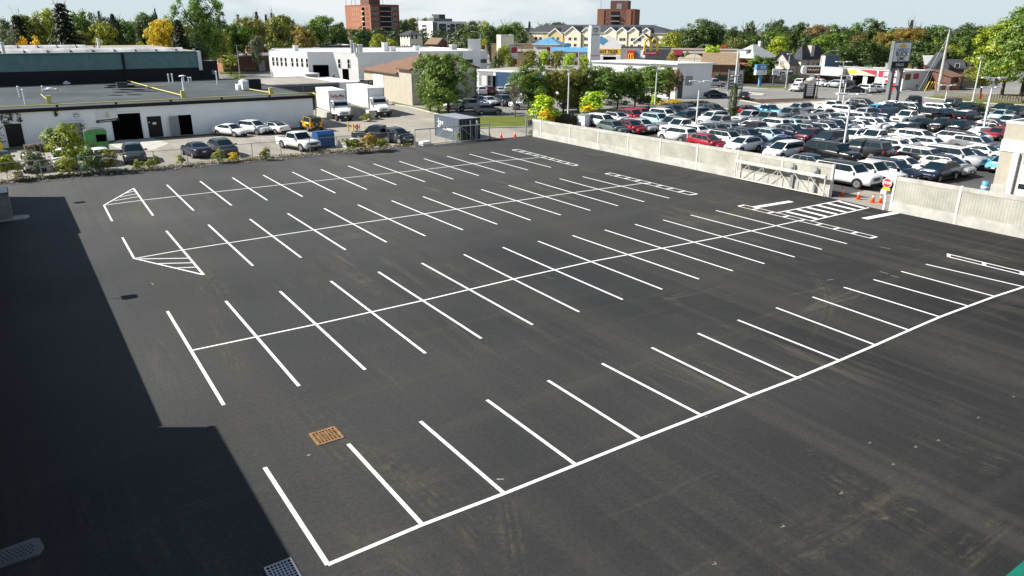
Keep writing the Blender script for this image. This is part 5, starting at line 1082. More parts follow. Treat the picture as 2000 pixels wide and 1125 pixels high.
# wood/concrete utility pole with guy wires
p = W(1832, 178); h = HT(1832, 178, 58); t = thing('utility_pole', 'tall pale utility pole with two crossarms and guy wires', 'utility pole', (p[0], p[1], 0), CAMDIR)
b = MB(); b.tube((0, 0, 0), (0, 0, h), .42, 'concrete_pale', .2, 10); b.build('pole', t)
for z, w in ((h-.1, 1.0), (h-3.6, .8)): b = MB(); b.box(-w, w, -.1, .1, z-.08, z+.08, 'white'); b.build('crossarm', t)
b = MB()
for x in (-4.2, -3.4, -2.6): b.tube((x, 0, .1), (-.1, 0, h-1.2), .03, 'galv', n=5)
b.build('guy_wire', t)
for i, px in enumerate((1805.5, 1811.5, 1816)):
    p = W(px, 178); t = thing('guy_guard', 'yellow slanted guy wire guard, %s beside the oil change garage' % ('leftmost', 'middle', 'rightmost')[i], 'guy guard', (p[0], p[1], 0), CAMDIR, 'yellow guards by the utility pole'); b = MB(); b.tube((0, 0, 0), (.75, 0, 2.0), .09, 'yellow'); b.build('guard', t)
# dealership pylon
p = W(1725, 206); h = HT(1725, 206, 82); t = thing('dealer_pylon', 'tall grey two legged pylon sign with a gold emblem above a black panel', 'pylon sign', (p[0], p[1], 0), 0.0)
w = 5.3; z1 = h; z0 = HT(1725, 206, 134); zm = z0+(z1-z0)*.27
b = MB()
for x in (1.0, 3.6): b.box(x-.45, x+.45, -.3, .3, 0, z0, 'midgrey')
b.box(1.45, 3.15, -.2, .2, 3.0, 3.3, 'midgrey'); b.box(.2, 4.4, -.5, .5, 0, .25, 'concrete'); b.build('leg', t)
b = MB(); b.box(-.15, w, -.3, .3, z0, z1+.15, 'midgrey'); b.build('cabinet', t)
b = MB(); b.box(.0, w-.3, -.36, -.3, zm, z1-.15, 'white'); b.build('sign_face', t); b = MB(); b.box(-.1, w-.2, -.36, -.3, z0+.1, zm-.03, 'black'); b.build('name_panel', t)
hz = z1-.15-zm; cx = (w-.3)/2
text('lettering', 'CHEVROLET', .72, 'text_blue', t, (cx, -.37, zm+hz*.6), ext=.004, bold=.015, sx=1.0); text('lettering', 'BUICK', 1.0, 'text_black', t, (cx, -.37, zm+hz*.38), ext=.004, bold=.02, sx=1.3); text('lettering', 'GMC', .9, 'text_black', t, (cx, -.37, zm+hz*.13), ext=.004, bold=.02, sx=1.35); text('lettering', 'FALLS', .66, 'text_white', t, (cx-.1, -.37, (z0+zm)/2), ext=.004, bold=.005, sx=1.5)
b = MB(); zc = zm+hz*.82; k = .42; b.face([(cx+x*1.7, -.365, zc+z) for x, z in ((-.75, -k*.45), (-.3, -k*.45), (-.3, -k), (.3, -k), (.3, -k*.45), (.75, -k*.45), (.62, k*.45), (.3, k*.45), (.3, k), (-.3, k), (-.3, k*.45), (-.62, k*.45))], 'gold'); b.build('emblem', t)
b = MB(); b.box(.1, w-.4, -.365, -.36, zm+hz*.49, zm+hz*.5, 'grey'); b.build('divider', t)
# white dealer tower sign
p = WY(1155, 205); h = ZY(50, 205, 1160); t = thing('tower_sign', 'tall white tower sign with a black oval emblem and red stripe', 'tower sign', (p[0], p[1], 0), -.12)
b = MB(); b.box(0, 2.9, 0, 1.2, 0, h, 'white'); b.build('cabinet', t); b = MB(); zs = ZY(109, 205, 1160); b.box(-.02, 2.92, -.02, .02, zs-.12, zs+.06, 'crimson'); b.build('stripe', t)
b = MB()
def ell(m, cx, cz, rx, rz, r=.05):
    pts = [(cx+rx*math.cos(2*math.pi*k/22), -.03, cz+rz*math.sin(2*math.pi*k/22)) for k in range(23)]; m.path(pts, r, 'text_grey', 5)
ec = h-1.1; ell(b, 1.45, ec, .85, .58, .06); ell(b, 1.45, ec+.02, .3, .52, .06); ell(b, 1.45, ec+.22, .62, .22, .05); b.build('emblem', t)
text('lettering', 'TOYOTA', .52, 'text_black', t, (1.45, -.03, h-2.25), ext=.004, bold=.014, sx=1.05)
# smaller roadside signs
c = W(1483, 169); t = thing('blue_sign', 'blue and white boxed sign on a bright blue post', 'sign', (c[0], c[1], 0), -.25); h = HT(1483, 169, 126); z0 = HT(1483, 169, 146)
b = MB(); b.box(-.3, .3, -.25, .25, 0, z0, 'sky_blue'); b.build('post', t); b = MB(); b.box(-1.6, 1.3, -.4, .4, z0+1.05, h, 'sky_blue'); b.box(-1.6, 1.3, -.4, .4, z0, z0+1.05, 'white'); b.build('cabinet', t)
b = MB(); b.box(-1.0, 1.2, -.42, -.4, h-1.0, h-.1, 'sign_blue'); b.box(-1.0, 1.2, -.43, -.4, z0+1.1, h-1.05, 'midgrey'); b.box(.5, .62, -.42, -.4, z0+.3, z0+.8, 'text_black'); b.box(.4, .9, -.42, -.4, z0+.75, z0+.85, 'text_black'); b.build('sign_face', t); b = MB(); b.box(-.6, .9, -.435, -.42, h-.5, h-.3, 'text_white'); b.box(-.7, 1.0, -.435, -.42, h-.85, h-.68, 'text_white'); b.build('sign_lines', t)
c = W(1509, 166); t = thing('panel_sign', 'pair of small boards, one pale blue and one black and white', 'sign', (c[0], c[1], 0), CAMDIR); b = MB(); b.box(-.1, .1, -.1, .1, 0, 2.4, 'midgrey'); b.box(3.3, 3.5, -.1, .1, 0, 2.4, 'midgrey'); b.build('post', t)
b = MB(); b.box(-.4, 1.0, -.2, .1, 2.3, 3.7, 'white'); b.box(-.3, .9, -.22, -.2, 2.9, 3.1, 'sign_blue'); b.box(1.0, 1.2, -.2, .1, 2.3, 3.7, 'sky_blue'); b.build('blue_board', t); b = MB(); b.box(1.4, 4.4, -.2, .1, 2.2, 3.6, 'darkgrey'); b.box(1.55, 4.2, -.22, -.2, 3.0, 3.35, 'text_white'); b.box(2.5, 3.2, -.22, -.2, 2.4, 3.0, 'text_white'); b.box(1.6, 2.3, -.22, -.2, 2.4, 2.6, 'text_white'); b.build('black_board', t)
c = W(1421, 179); t = thing('billboard', 'dark framed board with pale teal stripes by the street', 'billboard', (c[0], c[1], 0), -.35); h = HT(1421, 179, 136); b = MB(); b.box(-.15, .15, -.15, .15, 0, h, 'midgrey'); b.box(3.2, 3.4, -.15, .15, 0, h, 'midgrey'); b.box(.15, 3.2, -.1, .1, h-.2, h, 'darkgrey'); b.box(.15, 3.2, -.1, .1, h-4, h-3.8, 'darkgrey'); b.build('frame', t)
b = MB(); b.box(.15, 3.2, -.05, .05, h-3.8, h-.2, 'offwhite'); b.build('sign_face', t); b = MB(); b.box(.5, 2.9, -.07, -.05, h-1.6, h-.95, 'text_black'); b.box(1.2, 2.0, -.07, -.05, h-.8, h-.5, 'text_grey')
for k in range(3): quadbox(b, [(.2, -.07, h-3.7+.6*k), (3.1, -.07, h-3.2+.6*k), (3.1, -.06, h-3.2+.6*k), (.2, -.06, h-3.7+.6*k)], [(.2, -.07, h-3.4+.6*k), (3.1, -.07, h-2.9+.6*k), (3.1, -.06, h-2.9+.6*k), (.2, -.06, h-3.4+.6*k)], 'navy_panel')
b.build('artwork', t)
c = W(1579, 193); t = thing('plaza_sign', 'stacked plaza sign with a rounded brown script board on top', 'sign', (c[0], c[1], 0), CAMDIR); h = HT(1579, 193, 128)
b = MB(); b.box(-1.0, -.75, -.3, .3, 0, 3.4, 'black'); b.box(.75, 1.0, -.3, .3, 0, 3.4, 'black'); b.box(-.75, .75, -.3, .3, 0, .5, 'black'); b.build('frame', t); b = MB(); b.box(-.75, .75, -.2, .2, .5, 3.3, 'grey'); b.build('tenant_board', t); b = MB()
for k in range(7): b.box(-.6, .6, -.22, -.2, .65+.38*k, .85+.38*k, 'text_white')
b.build('tenant_lines', t); b = MB(); b.box(-1.0, 1.0, -.4, .4, 3.4, h-3.3, 'offwhite'); b.box(-.4, .4, -.3, .3, h-3.3, h-1.5, 'offwhite'); b.build('pedestal', t); b = MB(); b.lathe([(.5, h-3.0), (.85, h-2.8), (.85, h-2.3), (.5, h-2.1)], 'offwhite', 10); b.build('lobe', t)
b = MB(); b.idx([(-1.7+.35*math.cos(math.pi/2+math.pi*k/8), y, h-.8+.75*math.sin(math.pi/2+math.pi*k/8)) for y in (-.4, .4) for k in range(9)], [tuple(range(9)), tuple(range(17, 8, -1))]+[(k+1, k, k+9, k+10) for k in range(8)], 'white'); b.box(-1.7, 1.4, -.4, .4, h-1.55, h-.05, 'white'); b.build('top_board', t)
b = MB(); b.box(-1.2, 1.35, -.43, -.4, h-1.4, h-.25, 'wood_brown'); b.build('script_board', t); b = MB(); b.path([(-1.0+.16*k, -.45, h-.8+.22*math.sin(k*2.1)) for k in range(14)], .05, 'cream', 5); b.build('script_line', t)
# banners on poles
for l, px, Y, pt, pb in (('red and white banner on a lamp pole near the cedar', 948, 215, 89, 112), ('tall red and white banner in a grey frame', 1010, 205, 92, 126), ('pale red banner on a pole behind the young trees', 1076, 205, 92, 128), ('red and white banner left of the white tower sign', 1131, 205, 103, 128)):
    p = WY(px, Y); h = ZY(pt, Y, px); hb = ZY(pb, Y, px); t = thing('banner_pole', l, 'banner', (p[0], p[1], 0), CAMDIR); b = MB(); b.tube((.1, 0, 0), (.1, 0, h+.2), .09, 'pole_white'); b.build('pole', t); wid = 1.0 if 'grey frame' not in l else 1.5
    b = MB(); b.box(-wid, 0, -.03, .03, hb+(h-hb)*.66, h, 'crimson'); b.box(-wid, 0, -.03, .03, hb+(h-hb)*.33, hb+(h-hb)*.66, 'white'); b.box(-wid, 0, -.03, .03, hb, hb+(h-hb)*.33, 'crimson'); b.build('banner', t)
    if 'grey frame' in l: b = MB(); b.box(-1.9, -1.7, -.1, .1, 0, h+.6, 'grey'); b.box(1.2, 1.4, -.1, .1, 0, h+.6, 'grey'); b.box(-1.7, 1.2, -.1, .1, h+.2, h+.6, 'grey'); b.build('frame', t)
p = W(1913, 200); t = thing('marker_sign', 'small orange marker sign at the wooden fence', 'sign', (p[0], p[1], 0), CAMDIR); b = MB(); b.box(-.25, .25, -.02, .02, .6, 1.6, 'cone_orange'); b.build('sign_face', t); b = MB(); b.tube((0, .05, 0), (0, .05, 1.6), .04, 'galv'); b.build('post', t)
x, y = W(1155, 247); t = thing('equipment_cabinet', 'pale grey metal cabinet behind the far end of the concrete wall', 'cabinet', (x-1.2, y, 0), 0.1); b = MB(); b.box(0, .9, 0, 2, 0, 1.5, 'white_metal'); b.box(.9, 3.1, .02, 1.98, 0, 1.5, 'grey'); b.build('case', t); b = MB(); b.box(-.05, 3.15, -.05, 2.05, 1.5, 1.56, 'galv'); b.build('lid', t)
# low rail along the lot edge
p0, p1 = W(1490, 224), W(1560, 219); t = thing('guard_rail', 'low dark rail along the planting bed at the lot edge', 'rail', (p0[0], p0[1], 0), math.atan2(p1[1]-p0[1], p1[0]-p0[0])); L = math.hypot(p1[0]-p0[0], p1[1]-p0[1]); b = MB(); b.box(0, L, -.05, .05, .6, .7, 'wood_brown'); b.build('rail', t)
b = MB()
for k in range(8): b.box(L*k/7-.06, L*k/7+.06, -.06, .06, 0, .6, 'wood_brown')
b.build('post', t)
# ---------------------------------------------------------------- vehicles (nose towards local +x)
KIND = {  # L, W, H, hood z, belt z, tail z, windscreen base/top x, rear window base/top x, wheel r, axle x front/rear
 'sedan': (4.8, 1.85, 1.46, .92, .97, 1.04, 1.15, .25, -1.85, -.95, .34, 1.43, -1.38),
 'hatchback': (4.3, 1.8, 1.52, .96, 1.02, 1.05, 1.18, .3, -2.0, -1.35, .33, 1.3, -1.28),
 'crossover': (4.65, 1.9, 1.68, 1.08, 1.15, 1.18, 1.3, .35, -2.18, -1.55, .37, 1.4, -1.36),
 'SUV': (5.0, 2.0, 1.82, 1.18, 1.26, 1.28, 1.42, .6, -2.42, -2.0, .4, 1.54, -1.48),
 'large SUV': (5.65, 2.06, 1.95, 1.26, 1.33, 1.33, 1.5, .85, -2.7, -2.42, .43, 1.7, -1.62),
 'minivan': (5.1, 2.0, 1.76, 1.02, 1.1, 1.12, 1.62, .5, -2.44, -2.05, .36, 1.56, -1.45),
 'pickup': (5.85, 2.05, 1.92, 1.2, 1.26, 1.22, 1.25, .55, -1.0, -.8, .43, 1.88, -1.75),
 'off roader': (4.3, 1.88, 1.86, 1.12, 1.14, 1.14, .72, .5, -2.0, -1.94, .42, 1.25, -1.2),
}
def ring(b, hw, zb, zt, x):
    return [(x, -y, z) for y, z in ((.80*hw, zb), (.965*hw, zb+.12), (hw, zb+(zt-zb)*.5), (.975*hw, zt-.12), (.9*hw, zt-.02), (.5*hw, zt+.02))]+[(x, y, z) for y, z in ((.5*hw, zt+.02), (.9*hw, zt-.02), (.975*hw, zt-.12), (hw, zb+(zt-zb)*.5), (.965*hw, zb+.12), (.80*hw, zb))]
def loft(b, rings, m, sm=True):
    n = len(rings[0]); vs = [p for r in rings for p in r]
    fs = [(k*n+i, k*n+(i+1) % n, (k+1)*n+(i+1) % n, (k+1)*n+i) for k in range(len(rings)-1) for i in range(n)]
    b.idx(vs, fs, m, sm); b.face(rings[0][::-1], m); b.face(rings[-1], m)
def bil(q, u, v): return tuple((q[0][i]*(1-u)+q[1][i]*u)*(1-v)+(q[3][i]*(1-u)+q[2][i]*u)*v for i in range(3))
def pane_on(b, q, u0, u1, v0, v1, off, m='carglass'):
    p = [Vector(bil(q, u, v)) for u, v in ((u0, v0), (u1, v0), (u1, v1), (u0, v1))]
    n = (p[1]-p[0]).cross(p[3]-p[0]).normalized()*off
    b.face([tuple(x+n) for x in p], m)
def make_car(kind, label='car', roof_black=False):
    L, Wd, H, zh, zb, zt, xw, xwt, xr, xrt, wr, xf, xa = KIND[kind]; hw = Wd/2; h2 = L/2
    t = link(kind.lower().replace(' ', '_'), None); t['label'] = label; t['category'] = kind if kind in ('pickup', 'minivan', 'off roader', 'SUV') else 'car'
    boxy = kind in ('off roader', 'pickup', 'large SUV'); nz = .86 if boxy else .7; P = {}
    b = MB(); g = .26 if not boxy else .36
    tail = -.95 if kind == 'pickup' else -h2
    if boxy: rs = [ring(b, hw*.84, g+.1, zh*.84, h2), ring(b, hw*.95, g+.02, zh*.93, h2-.1), ring(b, hw*.99, g, zh*.975, h2-.5), ring(b, hw, g, zh, xw+.05)]
    else: rs = [ring(b, hw*.70, g+.14, zh*.66, h2), ring(b, hw*.84, g+.06, zh*.76, h2-.07), ring(b, hw*.93, g+.02, zh*.85, h2-.25), ring(b, hw*.975, g, zh*.925, h2-.6), ring(b, hw*.995, g, zh*.975, xw+.5), ring(b, hw, g, zh*1.01, xw+.02)]
    if kind == 'pickup': rs += [ring(b, hw, g, zb, -.2), ring(b, hw, g, zb, -.95)]
    else: rs += [ring(b, hw, g, zb, 0), ring(b, hw, g, zt, xr+.15), ring(b, hw*.98, g+.03, zt*.985, -h2+.3), ring(b, hw*.93, g+.08, zt*.93, -h2+.1), ring(b, hw*.82, g+.14, zt*(.84 if kind != 'sedan' else .8), -h2)]
    loft(b, rs[::-1], 'paint')
    # cabin shell
    wb, wt = hw*.91, hw*(.8 if boxy else .7)
    lo = [(xw, -wb, zh-.02), (xw, wb, zh-.02), (xr, wb, zb-.02), (xr, -wb, zb-.02)]
    if kind != 'pickup': lo[2] = (xr, wb, zt-.02); lo[3] = (xr, -wb, zt-.02)
    hi = [(xwt, -wt, H-.07), (xwt, wt, H-.07), (xrt, wt, H-.08), (xrt, -wt, H-.08)]
    Qf, Qr = [lo[0], lo[1], hi[1], hi[0]], [lo[2], lo[3], hi[3], hi[2]]; Ql, Qs = [lo[1], lo[2], hi[2], hi[1]], [lo[3], lo[0], hi[0], hi[3]]
    for q in (Qf, Qr, Ql, Qs): b.face(q, 'paint')
    if kind == 'pickup':
        for s in (-1, 1): b.box(-h2+.08, -.95, min(s*hw*.99, s*(hw-.12)), max(s*hw*.99, s*(hw-.12)), g+.05, zt, 'paint')
        b.box(-h2, -h2+.08, -hw*.97, hw*.97, g+.12, zt-.01, 'paint'); b.box(-h2+.08, -.95, -hw+.12, hw-.12, g+.05, .72, 'black_trim')
    P['body'] = b
    b = MB(); xs = [xwt, xwt-.18, xwt+(xrt-xwt)*.4, xrt+.3, xrt]; zz = [H-.07, H-.015, H+.01, H-.015, H-.08]; rg = []
    for x, z in zip(xs, zz): e = .02 if x in (xwt, xrt) else .055; rg.append([(x, -wt, min(z, H-.07) if x in (xwt, xrt) else H-.072), (x, -wt*.88, z), (x, 0, z+e*.6), (x, wt*.88, z), (x, wt, min(z, H-.07) if x in (xwt, xrt) else H-.072)])
    vs = [p for r in rg for p in r]; b.idx(vs, [(k*5+i, k*5+i+1, (k+1)*5+i+1, (k+1)*5+i) for k in range(4) for i in range(4)], 'paint', True); P['roof'] = b
    b = MB(); pane_on(b, Qf, .05, .95, .07, .96, .012); P['windscreen'] = b
    b = MB(); pane_on(b, Qr, .08, .92, .2 if kind != 'sedan' else .1, .93, .012); P['rear_window'] = b
    for q, nm in ((Ql, 'side_window'), (Qs, 'side_window.b')):
        b = MB(); pane_on(b, q, *((.035, .9) if q is Ql else (.1, .965)), .1, .93, .006, 'black_trim'); cuts = ((.06, .46), (.49, .96)) if kind in ('sedan', 'pickup', 'hatchback') else ((.05, .34), (.37, .64), (.67, .95))
        for u0, u1 in cuts:
            if q is Qs: u0, u1 = 1-u1, 1-u0
            if boxy or (q is Ql and u1 < .9) or (q is Qs and u0 > .1): pane_on(b, q, u0, u1, .13, .9, .012)
            else:
                uv = [(u0, .13), (u1-.07, .2), (u1, .55), (u1-.02, .9), (u0, .9)] if q is Ql else [(u0, .55), (u0+.07, .2), (u1, .13), (u1, .9), (u0+.02, .9)]
                p_ = [Vector(bil(q, u, v)) for u, v in uv]; n_ = (Vector(q[1])-Vector(q[0])).cross(Vector(q[3])-Vector(q[0])).normalized()*.012; b.face([tuple(x+n_) for x in p_], 'carglass')
        P[nm] = b
    b = MB()   # dark wheel openings and sill
    for s in (-1, 1):
        for x in (xf, xa):
            pts = [(x+wr*1.2*math.cos(a), s*(hw+.006), max(.24, wr+wr*1.2*math.sin(a))) for a in [math.pi*k/10 for k in range(11)]]
            b.face(pts if s < 0 else pts[::-1], 'black_trim')
        b.box(xa+wr*1.2, xf-wr*1.2, min(s*hw*.9, s*(hw*.97)), max(s*hw*.9, s*(hw*.97)), g-.06, g+.1, 'black_trim')
    b.box(h2-.12, h2+.01, -hw*.78, hw*.78, g+.06, g+.22, 'black_trim'); b.box(-h2-.01, -h2+.12, -hw*.8, hw*.8, g+.06, g+.24, 'black_trim'); P['lower_trim'] = b
    b = MB(); gz = zh*(nz if boxy else .66); b.box(h2-.05, h2+.012, -hw*.46, hw*.46, gz-.3, gz-.05, 'black_trim')
    b.box(h2-.05, h2+.02, -hw*.47, hw*.47, gz-.18, gz-.15, 'rim'); P['grille'] = b
    for s in (-1, 1):
        b = MB(); y0, y1 = sorted((s*hw*.5, s*hw*.84)); b.box(h2-(.16 if boxy else .34), h2-(0 if boxy else .075), y0, y1, gz-(.13 if boxy else .05), gz-(.01 if boxy else -.07), 'headlight'); P['headlight'+('' if s < 0 else '.b')] = b
        b = MB(); y0, y1 = sorted((s*hw*.66, s*hw*.9)); tz = zt*.86; b.box(-h2-.012, -h2+.2, y0, y1, tz-.16-(.14 if boxy else 0), tz, 'taillight'); P['taillight'+('' if s < 0 else '.b')] = b
        b = MB(); y0, y1 = sorted((s*(hw-.04), s*(hw+.2))); b.box(xw-.42, xw-.22, y0, y1, zh+.02, zh+.18, 'paint'); P['mirror'+('' if s < 0 else '.b')] = b
    b = MB(); b.box(h2+.011, h2+.03, -.16, .16, g+.2, g+.32, 'plate'); P['number_plate'] = b
    b = MB(); b.box(-h2-.03, -h2-.012, -.18, .18, zt*.62, zt*.62+.13, 'plate'); P['number_plate.b'] = b
    for s in (-1, 1):
        for x in (xf, xa):
            b = MB(); y = s*(hw-.1); b.tube((x, y-s*.12, wr), (x, y+s*.115, wr), wr, 'tyre', n=18)
            yy = y+s*.118; st = [(x+wr*(.66 if k % 2 == 0 else .28)*math.cos(math.pi*k/5), yy, wr+wr*(.66 if k % 2 == 0 else .28)*math.sin(math.pi*k/5)) for k in range(10)]
            rim = [(x+wr*.66*math.cos(math.pi*k/8), yy-s*.001, wr+wr*.66*math.sin(math.pi*k/8)) for k in range(16)]
            b.face(st if s < 0 else st[::-1], 'rim'); b.face(rim if s < 0 else rim[::-1], 'midgrey'); P['wheel%d%d' % (s, x > 0)] = b
    if kind == 'off roader':
        b = MB(); b.tube((-h2-.26, .1, 1.0), (-h2-.02, .1, 1.0), .4, 'tyre', n=18); b.tube((-h2-.28, .1, 1.0), (-h2-.265, .1, 1.0), .24, 'midgrey', n=14); P['spare_wheel'] = b
        b = MB()
        for s in (-1, 1):
            for x in (xf, xa): y0, y1 = sorted((s*(hw-.05), s*(hw+.16))); b.box(x-.55, x+.55, y0, y1, .9, .97, 'black_trim')
        P['fender'] = b
    if kind in ('SUV', 'large SUV', 'crossover'):
        for s in (-1, 1): b = MB(); b.tube((xwt-.25, s*wt*.9, H+.015), (xrt+.25, s*wt*.9, H+.015), .025, 'black_trim', n=5); P['roof_rail'+('' if s < 0 else '.b')] = b
    for nm, b in P.items():
        n = nm.split('.')[0]; n = 'wheel' if n.startswith('wheel') else n; b.build(n, t)
    note_kids(t); return t
PAINT = {'white': (.78, .78, .77), 'silver': (.42, .44, .46), 'grey': (.16, .17, .18), 'dark grey': (.045, .05, .055), 'black': (.006, .0065, .008), 'navy': (.008, .016, .045), 'red': (.3, .012, .02), 'maroon': (.07, .008, .012),
         'sky blue': (.1, .42, .68), 'pale blue': (.36, .5, .55), 'green grey': (.11, .14, .13), 'yellow': (.72, .42, .005), 'blue': (.01, .06, .25), 'dark blue': (.01, .028, .06), 'light grey': (.3, .31, .32)}
PROTO = {}
def put_car(kind, color, x, y, deg, label, group, roof=None, z=0.0):
    if kind not in PROTO:
        r = make_car(kind, label); PROTO[kind] = r; r.location = (x, y, z); r.rotation_euler = (0, 0, math.radians(deg)); r['group'] = group; kids = KIDS[r.name]
    else:
        r = dup(PROTO[kind], (x, y, z), math.radians(deg), label, group); kids = list(r.children)
    r['label'] = label; USED[label] = 1
    c = PAINT[color]
    for k in kids:
        if k.name.split('.')[0] in ('body', 'mirror', 'roof'): k.color = rgb(PAINT[roof] if roof and k.name.startswith('roof') and not k.name.startswith('roof_rail') else c)
    return r
